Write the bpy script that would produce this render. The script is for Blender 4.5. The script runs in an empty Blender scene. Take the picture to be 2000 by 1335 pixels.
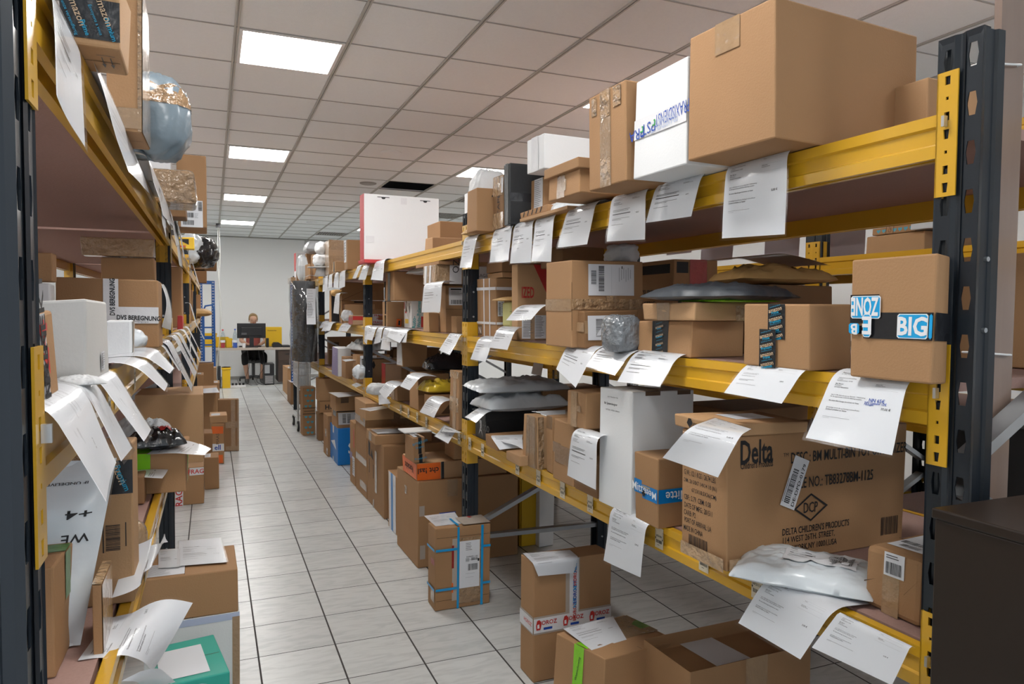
import bpy, bmesh, math, random
from mathutils import Vector, Matrix, noise
random.seed(7)
SC = bpy.context.scene
COL = SC.collection

# ------------------------------------------------------------------ camera, light, exposure
F_PX, YAW, PITCH, ROLL = 1403.63, 0.396145, -0.0423794, 0.0062074
H = 1.51905                                  # camera height
CEIL = 3.105
XR, SR = 1.29078, -0.0121249                 # right rack front plane  x = XR + SR*y
XL, SL = -0.175, 0.001                       # left rack front plane
ZT, ZM, ZL = 1.897, 1.387, 0.867             # right rack levels (top of the beams)
LT, LM, LLOW = 1.888, 1.404, 0.875          # left rack levels
WALL_Y = 16.75

_cy, _sy, _cp, _sp, _cr, _sr = (math.cos(YAW), math.sin(YAW), math.cos(PITCH), math.sin(PITCH), math.cos(ROLL), math.sin(ROLL))
FWD = Vector((_sy*_cp, _cy*_cp, _sp))
_R0 = Vector((_cy, -_sy, 0)); _U0 = _R0.cross(FWD)
RGT = _R0*_cr + _U0*_sr
UPV = _U0*_cr - _R0*_sr
cam_d = bpy.data.cameras.new('camera'); cam = bpy.data.objects.new('camera', cam_d); COL.objects.link(cam)
m3 = Matrix((RGT, UPV, -FWD)).transposed()
cam.matrix_world = Matrix.Translation((0, 0, H)) @ m3.to_4x4()
cam_d.sensor_width = 36.0; cam_d.lens = F_PX/2000*36.0; cam_d.clip_start = 0.02
SC.camera = cam

SC.view_settings.view_transform = 'Standard'; SC.view_settings.look = 'None'
SC.view_settings.exposure = 0.12; SC.view_settings.gamma = 1.0; SC.view_settings.use_curve_mapping = False
W = bpy.data.worlds.new('daylight'); SC.world = W; W.use_nodes = True
W.node_tree.nodes['Background'].inputs[0].default_value = (0.80, 0.90, 1.0, 1)
W.node_tree.nodes['Background'].inputs[1].default_value = 0.9
PANEL_POWER = 30.0

# ------------------------------------------------------------------ pixel -> place helpers
O = Vector((0, 0, H))
def ray(x, y): return RGT*((x-1000)/F_PX) + UPV*(-(y-667.5)/F_PX) + FWD
def onZ(x, y, z):
    d = ray(x, y); return O + d*((z-H)/d.z)
def onX(x, y, X, S=0.0):
    d = ray(x, y); return O + d*(X/(d.x-S*d.y))
def onY(x, y, Y):
    d = ray(x, y); return O + d*(Y/d.y)
def onR(x, y, dx=0.0): return onX(x, y, XR+dx, SR)
def onL(x, y, dx=0.0): return onX(x, y, XL+dx, SL)
def hit(x, y, P, e):
    """distance from P along the horizontal direction e to the vertical line seen at pixel x"""
    d = ray(x, y)
    det = d.x*(-e.y) + e.x*d.y
    s = (P.x*(-e.y) + e.x*P.y)/det
    return (d.x*s-P.x)*e.x + (d.y*s-P.y)*e.y
def zat(x, y, P):
    d = ray(x, y); s = math.hypot(P.x, P.y)/math.hypot(d.x, d.y); return H + d.z*s

# ------------------------------------------------------------------ materials
MATS = {}
def nd(nt, t, **k):
    n = nt.nodes.new(t)
    for a, v in k.items(): setattr(n, a, v)
    return n
def mat(name, col, rough=0.6, metal=0.0, var=0.06, scale=8.0, bump=0.0, bscale=60.0, stretch=(1, 1, 1), coat=0.0, spec=0.5, emit=None, est=0.0):
    if name in MATS: return MATS[name]
    m = bpy.data.materials.new(name); m.use_nodes = True; nt = m.node_tree
    b = nt.nodes['Principled BSDF']; MATS[name] = m
    b.inputs['Roughness'].default_value = rough; b.inputs['Metallic'].default_value = metal
    b.inputs['Specular IOR Level'].default_value = spec
    b.inputs['Coat Weight'].default_value = coat; b.inputs['Coat Roughness'].default_value = 0.12
    tc = nd(nt, 'ShaderNodeTexCoord'); mp = nd(nt, 'ShaderNodeMapping'); mp.inputs['Scale'].default_value = stretch
    nt.links.new(tc.outputs['Object'], mp.inputs['Vector'])
    nz = nd(nt, 'ShaderNodeTexNoise'); nz.inputs['Scale'].default_value = scale; nz.inputs['Detail'].default_value = 5
    nt.links.new(mp.outputs[0], nz.inputs['Vector'])
    oi = nd(nt, 'ShaderNodeObjectInfo')
    mx = nd(nt, 'ShaderNodeMix', data_type='RGBA')
    c = Vector(col)
    mx.inputs[6].default_value = (*(c*(1-var)), 1); mx.inputs[7].default_value = (*(c*(1+var)), 1)
    nt.links.new(nz.outputs['Fac'], mx.inputs[0])
    hs = nd(nt, 'ShaderNodeHueSaturation')
    mr = nd(nt, 'ShaderNodeMapRange'); mr.inputs[3].default_value = 1-var*1.6; mr.inputs[4].default_value = 1+var*1.2
    nt.links.new(oi.outputs['Random'], mr.inputs[0]); nt.links.new(mr.outputs[0], hs.inputs['Value'])
    nt.links.new(mx.outputs[2], hs.inputs['Color']); nt.links.new(hs.outputs[0], b.inputs['Base Color'])
    if bump > 0:
        n2 = nd(nt, 'ShaderNodeTexNoise'); n2.inputs['Scale'].default_value = bscale; n2.inputs['Detail'].default_value = 3
        nt.links.new(mp.outputs[0], n2.inputs['Vector'])
        bp = nd(nt, 'ShaderNodeBump'); bp.inputs['Strength'].default_value = bump; bp.inputs['Distance'].default_value = 0.03 if bump > 0.75 else 0.01
        nt.links.new(n2.outputs['Fac'], bp.inputs['Height']); nt.links.new(bp.outputs[0], b.inputs['Normal'])
    if emit:
        b.inputs['Emission Color'].default_value = (*emit, 1); b.inputs['Emission Strength'].default_value = est
    return m
def film(name, tint=(1, 1, 1), rough=0.08, fac=0.10, bump=0.25, bscale=18):
    if name in MATS: return MATS[name]
    m = bpy.data.materials.new(name); m.use_nodes = True; nt = m.node_tree; MATS[name] = m
    nt.nodes.remove(nt.nodes['Principled BSDF']); out = nt.nodes['Material Output']
    tr = nd(nt, 'ShaderNodeBsdfTransparent'); tr.inputs[0].default_value = (*tint, 1)
    gl = nd(nt, 'ShaderNodeBsdfGlossy'); gl.inputs['Roughness'].default_value = rough
    fr = nd(nt, 'ShaderNodeLayerWeight'); fr.inputs[0].default_value = 0.5
    pw = nd(nt, 'ShaderNodeMath', operation='POWER'); pw.inputs[1].default_value = 4.0; nt.links.new(fr.outputs['Facing'], pw.inputs[0])
    ad = nd(nt, 'ShaderNodeMath', operation='MULTIPLY_ADD'); ad.inputs[1].default_value = 0.5; ad.inputs[2].default_value = fac*0.5; nt.links.new(pw.outputs[0], ad.inputs[0])
    mx = nd(nt, 'ShaderNodeMixShader'); nt.links.new(ad.outputs[0], mx.inputs[0]); nt.links.new(tr.outputs[0], mx.inputs[1]); nt.links.new(gl.outputs[0], mx.inputs[2])
    tc = nd(nt, 'ShaderNodeTexCoord'); nz = nd(nt, 'ShaderNodeTexNoise'); nz.inputs['Scale'].default_value = bscale
    nt.links.new(tc.outputs['Object'], nz.inputs['Vector'])
    bp = nd(nt, 'ShaderNodeBump'); bp.inputs['Strength'].default_value = bump; bp.inputs['Distance'].default_value = 0.01
    nt.links.new(nz.outputs['Fac'], bp.inputs['Height']); nt.links.new(bp.outputs[0], gl.inputs['Normal'])
    nt.links.new(mx.outputs[0], out.inputs[0]); return m

mat('card', (0.370, 0.210, 0.104), 0.72, var=0.07, scale=5, bump=0.10, bscale=220, spec=0.25)
mat('card_light', (0.44, 0.265, 0.138), 0.7, var=0.06, scale=5, bump=0.10, bscale=220, spec=0.25)
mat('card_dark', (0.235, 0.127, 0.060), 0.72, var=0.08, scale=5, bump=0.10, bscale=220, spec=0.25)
mat('card_pink', (0.41, 0.27, 0.17), 0.7, var=0.05, scale=5, bump=0.08, bscale=220, spec=0.25)
mat('card_white', (0.74, 0.75, 0.76), 0.55, var=0.03, scale=6, bump=0.06, bscale=160)
mat('card_offwhite', (0.58, 0.57, 0.55), 0.6, var=0.04, scale=6, bump=0.06, bscale=160)
mat('card_black', (0.018, 0.02, 0.023), 0.5, var=0.1, bump=0.08, bscale=90)
mat('card_red', (0.52, 0.045, 0.05), 0.5, var=0.05)
mat('card_blue', (0.0, 0.16, 0.50), 0.45, var=0.04)
mat('card_teal', (0.02, 0.35, 0.27), 0.5, var=0.04)
mat('card_edge', (0.10, 0.06, 0.03), 0.9, var=0.1)
mat('ink', (0.012, 0.012, 0.014), 0.6, var=0.0)
mat('ink_grey', (0.085, 0.085, 0.09), 0.6, var=0.0)
mat('ink_mid', (0.20, 0.20, 0.21), 0.6, var=0.0)
mat('ink_faint', (0.42, 0.43, 0.45), 0.6, var=0.0)
mat('ink_brown', (0.11, 0.065, 0.035), 0.7, var=0.0)
mat('ink_red', (0.50, 0.03, 0.025), 0.5, var=0.0)
mat('ink_blue', (0.01, 0.06, 0.36), 0.5, var=0.0)
mat('ink_paleblue', (0.45, 0.50, 0.66), 0.5, var=0.0)
mat('ink_cyan', (0.0, 0.27, 0.46), 0.5, var=0.0)
mat('ink_sky', (0.0, 0.33, 0.68), 0.45, var=0.0)
mat('ink_green', (0.03, 0.35, 0.06), 0.5, var=0.0)
mat('ink_tan', (0.50, 0.35, 0.22), 0.5, var=0.0)
mat('ink_white', (0.75, 0.76, 0.78), 0.5, var=0.0)
mat('ink_yellow', (0.80, 0.52, 0.03), 0.5, var=0.0)
mat('ink_teal', (0.05, 0.36, 0.38), 0.5, var=0.0)
mat('ink_heart', (0.07, 0.33, 0.45), 0.5, var=0.0)
mat('ink_magenta', (0.35, 0.02, 0.20), 0.5, var=0.0)
mat('label_white', (0.70, 0.71, 0.74), 0.45, var=0.01)
mat('tape_brown', (0.205, 0.115, 0.055), 0.16, var=0.12, scale=14, bump=0.35, bscale=45, coat=0.4)
mat('tape_clear', (0.335, 0.215, 0.12), 0.14, var=0.16, scale=16, bump=0.4, bscale=45, coat=0.5)
mat('tape_shiny', (0.31, 0.195, 0.105), 0.08, var=0.2, scale=20, bump=0.9, bscale=32, coat=0.9)
mat('tape_black', (0.014, 0.015, 0.018), 0.25, var=0.1, bump=0.15, bscale=40)
mat('tape_white', (0.66, 0.66, 0.68), 0.25, var=0.05, bump=0.2, bscale=40)
mat('tape_grey', (0.42, 0.36, 0.31), 0.25, var=0.05, bump=0.2, bscale=40)
mat('tape_blue', (0.0, 0.17, 0.48), 0.3, var=0.05)
mat('tape_bluebright', (0.01, 0.27, 0.56), 0.3, var=0.05)
mat('tape_green', (0.22, 0.60, 0.015), 0.25, var=0.08, bump=0.2, bscale=40)
mat('tape_darkgreen', (0.09, 0.19, 0.03), 0.3, var=0.1, bump=0.2, bscale=40)
mat('tape_orange', (0.72, 0.13, 0.015), 0.3, var=0.08, bump=0.25, bscale=30)
mat('tape_red', (0.36, 0.02, 0.02), 0.3, var=0.15, bump=0.3, bscale=30)
mat('paper', (0.66, 0.68, 0.715), 0.42, var=0.012, scale=3)
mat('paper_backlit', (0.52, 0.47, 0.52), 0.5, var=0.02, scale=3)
mat('envelope_tan', (0.50, 0.30, 0.11), 0.65, var=0.07, bump=0.3, bscale=14)
mat('envelope_yellow', (0.62, 0.42, 0.10), 0.55, var=0.05, bump=0.2, bscale=14)
mat('bag_grey', (0.50, 0.53, 0.56), 0.32, var=0.05, bump=0.5, bscale=16, coat=0.25)
mat('bag_white', (0.66, 0.71, 0.75), 0.28, var=0.03, bump=0.25, bscale=22, coat=0.3)
mat('bag_bluegrey', (0.16, 0.21, 0.25), 0.3, var=0.06, bump=0.3, bscale=20, coat=0.3)
mat('bag_darkgrey', (0.04, 0.047, 0.057), 0.4, var=0.08, bump=0.2, bscale=20, coat=0.1)
mat('bag_silver', (0.20, 0.22, 0.24), 0.16, var=0.15, bump=0.9, bscale=26, coat=0.7)
mat('bag_black', (0.012, 0.013, 0.016), 0.22, var=0.1, bump=0.5, bscale=20, coat=0.5)
mat('bag_yellow', (0.60, 0.42, 0.03), 0.3, var=0.05, bump=0.3, bscale=20, coat=0.3)
mat('wrap_clear', (0.40, 0.26, 0.145), 0.09, var=0.12, scale=14, bump=0.8, bscale=28, coat=0.9)
mat('foam_yellow', (0.55, 0.53, 0.22), 0.7, var=0.05)
mat('yellow_paint', (0.62, 0.345, 0.018), 0.30, var=0.04, scale=3, coat=0.25)
mat('post_paint', (0.014, 0.019, 0.026), 0.36, var=0.10, scale=6, bump=0.04, bscale=12, coat=0.12, spec=0.35)
mat('galvanised', (0.42, 0.44, 0.46), 0.42, 0.75, var=0.08, scale=20)
mat('steel', (0.62, 0.62, 0.62), 0.3, 0.9, var=0.03)
mat('chipboard', (0.335, 0.205, 0.175), 0.75, var=0.13, scale=160, bump=0.1, bscale=200)
mat('chip_edge', (0.40, 0.25, 0.13), 0.8, var=0.25, scale=120)
mat('sticker', (0.66, 0.58, 0.44), 0.4, var=0.03)
mat('wall_white', (0.80, 0.805, 0.80), 0.8, var=0.015, scale=1.2, bump=0.06, bscale=90)
mat('runner', (0.44, 0.44, 0.41), 0.5, var=0.02)
mat('seam_dark', (0.36, 0.36, 0.34), 0.7, var=0.02)
mat('frame_white', (0.75, 0.75, 0.74), 0.4, var=0.01)
mat('black_void', (0.01, 0.011, 0.012), 0.9, var=0.1)
mat('vent_grey', (0.30, 0.29, 0.27), 0.5, var=0.02)
mat('blue_paint', (0.005, 0.085, 0.33), 0.35, var=0.04, coat=0.2)
mat('cabinet_brown', (0.016, 0.0095, 0.006), 0.38, var=0.08, scale=3, coat=0.05, spec=0.3)
mat('plank', (0.22, 0.155, 0.125), 0.25, var=0.12, scale=6, stretch=(6, 6, 0.6), coat=0.3)
mat('plastic_black', (0.012, 0.012, 0.014), 0.4, var=0.05)
mat('plastic_grey', (0.10, 0.105, 0.11), 0.45, var=0.05)
mat('plastic_white', (0.72, 0.72, 0.72), 0.4, var=0.02)
mat('crate_yellow', (0.70, 0.43, 0.01), 0.4, var=0.04)
mat('desk_top', (0.42, 0.36, 0.30), 0.45, var=0.05)
mat('wood_dark', (0.055, 0.035, 0.026), 0.5, var=0.1)
mat('skin', (0.55, 0.32, 0.22), 0.55, var=0.03)
mat('hair', (0.35, 0.23, 0.11), 0.5, var=0.12, scale=30)
mat('cloth_black', (0.012, 0.012, 0.014), 0.85, var=0.1)
mat('cloth_red', (0.45, 0.12, 0.10), 0.85, var=0.06)
mat('shoe_grey', (0.14, 0.14, 0.14), 0.7, var=0.1)
mat('red_plastic', (0.48, 0.02, 0.025), 0.35, var=0.04)
mat('rubber', (0.02, 0.02, 0.02), 0.7, var=0.1)
mat('garment', (0.035, 0.037, 0.041), 0.85, var=0.35, scale=3, stretch=(9, 9, 0.7))
mat('cable', (0.55, 0.54, 0.50), 0.6, var=0.02)
mat('pink_paper', (0.55, 0.30, 0.30), 0.6, var=0.04)
mat('lilac', (0.26, 0.22, 0.36), 0.6, var=0.08, scale=60)
mat('crumple_white', (0.62, 0.63, 0.64), 0.55, var=0.05, bump=0.6, bscale=25)
film('sleeve', rough=0.16, fac=0.06, bump=0.10, bscale=9); film('wrap_film', (0.86, 0.87, 0.88), 0.1, 0.16, 1.0, 14)
film('bottle_plastic', (0.82, 0.87, 0.9), 0.05, 0.08)
mat('bottle_red', (0.6, 0.05, 0.06), 0.4); mat('bottle_blue', (0.05, 0.12, 0.5), 0.4)
pm = mat('panel_glow', (0.9, 0.9, 0.9), 0.5, var=0, emit=(1.0, 0.985, 0.96), est=PANEL_POWER)

# ------------------------------------------------------------------ mesh builder
def link(o, parent=None):
    COL.objects.link(o)
    if parent: o.parent = parent
    return o
class MB:
    def __init__(s): s.v = []; s.f = []; s.m = []; s.mats = []; s.warp = None
    def mi(s, m):
        if m not in s.mats: s.mats.append(m)
        return s.mats.index(m)
    def poly(s, pts, m):
        n = len(s.v); s.v += [Vector(p) for p in pts]; s.f.append(tuple(range(n, n+len(pts)))); s.m.append(s.mi(m))
    def mesh(s, vs, fs, m):
        n = len(s.v); s.v += [Vector(p) for p in vs]; k = s.mi(m)
        for f in fs: s.f.append(tuple(i+n for i in f)); s.m.append(k)
    def box(s, a, b, m, M=None):
        x0, y0, z0 = a; x1, y1, z1 = b
        vs = [(x0, y0, z0), (x1, y0, z0), (x1, y1, z0), (x0, y1, z0), (x0, y0, z1), (x1, y0, z1), (x1, y1, z1), (x0, y1, z1)]
        if M is not None: vs = [M @ Vector(v) for v in vs]
        s.mesh(vs, [(0, 3, 2, 1), (4, 5, 6, 7), (0, 1, 5, 4), (1, 2, 6, 5), (2, 3, 7, 6), (3, 0, 4, 7)], m)
    def bar(s, p, q, w, h, m, up=(0, 0, 1)):
        p, q = Vector(p), Vector(q); d = (q-p); L = d.length; d.normalize(); u = Vector(up)
        r = d.cross(u)
        if r.length < 1e-4: r = d.cross(Vector((1, 0, 0)))
        r.normalize(); u = r.cross(d)
        M = Matrix((r, d, u)).transposed().to_4x4(); M.translation = p
        s.box((-w/2, 0, -h/2), (w/2, L, h/2), m, M)
    def tube(s, pts, r, m, n=8, cap=True):
        pts = [Vector(p) for p in pts]; rs = r if isinstance(r, (list, tuple)) else [r]*len(pts)
        base = len(s.v); k = s.mi(m); up = None
        for i, p in enumerate(pts):
            d = (pts[min(i+1, len(pts)-1)]-pts[max(i-1, 0)]).normalized()
            if up is None: up = d.orthogonal().normalized()
            else: up = (up-d*up.dot(d)).normalized()
            w = d.cross(up)
            for j in range(n):
                a = 2*math.pi*j/n; s.v.append(p+(up*math.cos(a)+w*math.sin(a))*rs[i])
        for i in range(len(pts)-1):
            for j in range(n):
                a = base+i*n+j; b = base+i*n+(j+1) % n; s.f.append((a, b, b+n, a+n)); s.m.append(k)
        if cap:
            s.f.append(tuple(base+j for j in reversed(range(n)))); s.m.append(k)
            s.f.append(tuple(base+(len(pts)-1)*n+j for j in range(n))); s.m.append(k)
    def lathe(s, c, prof, m, n=16):
        b = len(s.v); k = s.mi(m); c = Vector(c)
        for r, z in prof: s.v += [c+Vector((max(r, 1e-4)*math.cos(2*math.pi*j/n), max(r, 1e-4)*math.sin(2*math.pi*j/n), z)) for j in range(n)]
        for i in range(len(prof)-1):
            for j in range(n): s.f.append((b+i*n+j, b+i*n+(j+1) % n, b+(i+1)*n+(j+1) % n, b+(i+1)*n+j)); s.m.append(k)
        for q in (0, len(prof)-1): s.f.append(tuple(b+q*n+j for j in (range(n) if q else reversed(range(n))))); s.m.append(k)
    def extrude(s, prof, y0, y1, m):
        """closed x-z profile swept along y"""
        n = len(prof); vs = [(x, y0, z) for x, z in prof]+[(x, y1, z) for x, z in prof]
        fs = [(i, (i+1) % n, n+(i+1) % n, n+i) for i in range(n)]+[tuple(reversed(range(n))), tuple(range(n, 2*n))]
        s.mesh(vs, fs, m)
    def data(s, name):
        me = bpy.data.meshes.new(name); me.from_pydata([tuple(v) for v in s.v], [], s.f)
        for m in s.mats: me.materials.append(MATS[m])
        me.polygons.foreach_set('material_index', s.m); me.update(); return me
    def build(s, name, parent=None, loc=None, rz=0.0, smooth=False, bevel=0.0):
        me = s.data(name)
        if bevel > 0 or smooth:
            bm = bmesh.new(); bm.from_mesh(me)
            bmesh.ops.remove_doubles(bm, verts=bm.verts, dist=1e-5)
            bmesh.ops.recalc_face_normals(bm, faces=bm.faces)
            if bevel > 0: bmesh.ops.bevel(bm, geom=[e for e in bm.edges if len(e.link_faces) == 2 and e.calc_face_angle(0) > 0.6], offset=bevel, segments=2, affect='EDGES', profile=0.5)
            bm.to_mesh(me); bm.free()
        if smooth:
            me.polygons.foreach_set('use_smooth', [True]*len(me.polygons))
        o = bpy.data.objects.new(name, me); link(o, parent)
        if loc is not None: o.location = loc
        if rz: o.rotation_euler.z = rz
        return o
def tag(o, label=None, cat=None, group=None, kind=None):
    if label: o['label'] = label
    if cat: o['category'] = cat
    if group: o['group'] = group
    if kind: o['kind'] = kind
    return o
def empty(name, loc=(0, 0, 0), rz=0.0, parent=None):
    o = bpy.data.objects.new(name, None); o.empty_display_size = 0.1; link(o, parent); o.location = loc; o.rotation_euler.z = rz
    return o
def copy_tree(o, parent=None):
    c = o.copy(); COL.objects.link(c); c.parent = parent
    for ch in list(o.children): copy_tree(ch, c)
    return c

# ------------------------------------------------------------------ lettering
_TX = {}
def text2d(t, bold=0.0):
    k = (t, bold)
    if k in _TX: return _TX[k]
    cu = bpy.data.curves.new('t', 'FONT'); cu.body = t; cu.resolution_u = 2; cu.size = 1.0; cu.offset = bold; cu.space_line = 0.85
    ob = bpy.data.objects.new('t', cu); COL.objects.link(ob); bpy.context.view_layer.update()
    me = bpy.data.meshes.new_from_object(ob.evaluated_get(bpy.context.evaluated_depsgraph_get()))
    vs = [(v.co.x, v.co.y) for v in me.vertices]; fs = [tuple(p.vertices) for p in me.polygons]
    bpy.data.objects.remove(ob); bpy.data.curves.remove(cu); bpy.data.meshes.remove(me)
    if vs:
        x0 = min(v[0] for v in vs); x1 = max(v[0] for v in vs); y0 = min(v[1] for v in vs); y1 = max(v[1] for v in vs)
    else: x0 = x1 = y0 = y1 = 0
    _TX[k] = (vs, fs, x0, x1, y0, y1); return _TX[k]
def put_text(mb, fn, t, cx, cy, h=None, w=None, m='ink', rot=0.0, bold=0.0, mirror=False):
    """fn(x,y) maps metres on the face (y up) to space; text centred on cx,cy"""
    vs, fs, x0, x1, y0, y1 = text2d(t, bold)
    if not vs: return
    if h is None: s = sy = w/(x1-x0)
    else:
        sy = h/(y1-y0); s = sy if w is None else w/(x1-x0)
    c, sn = math.cos(math.radians(rot)), math.sin(math.radians(rot)); out = []
    for x, y in vs:
        a = (x-(x0+x1)/2)*s*(-1 if mirror else 1); b = (y-(y0+y1)/2)*sy
        out.append(fn(cx+a*c-b*sn, cy+a*sn+b*c))
    mb.mesh(out, fs, m)
def put_rect(mb, fn, x0, y0, x1, y1, m, nx=1, ny=1):
    vs = [fn(x0+(x1-x0)*i/nx, y0+(y1-y0)*j/ny) for j in range(ny+1) for i in range(nx+1)]
    fs = [(j*(nx+1)+i, j*(nx+1)+i+1, (j+1)*(nx+1)+i+1, (j+1)*(nx+1)+i) for j in range(ny) for i in range(nx)]
    mb.mesh(vs, fs, m)
def put_barcode(mb, fn, x0, y0, x1, y1, m='ink', vert=False, seed=1):
    rr = random.Random(seed); t = 0.0
    while t < 1:
        w = rr.choice((0.012, 0.02, 0.03)); e = min(1, t+w)
        if vert: put_rect(mb, fn, x0, y0+(y1-y0)*t, x1, y0+(y1-y0)*e, m)
        else: put_rect(mb, fn, x0+(x1-x0)*t, y0, x0+(x1-x0)*e, y1, m)
        t = e+rr.choice((0.012, 0.02, 0.028))
def put_lines(mb, fn, x0, y1, w, n, dy, th=0.0016, m='ink_grey', seed=3):
    rr = random.Random(seed)
    for i in range(n):
        put_rect(mb, fn, x0, y1-i*dy-th, x0+w*rr.uniform(0.55, 1.0), y1-i*dy, m)

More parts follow.
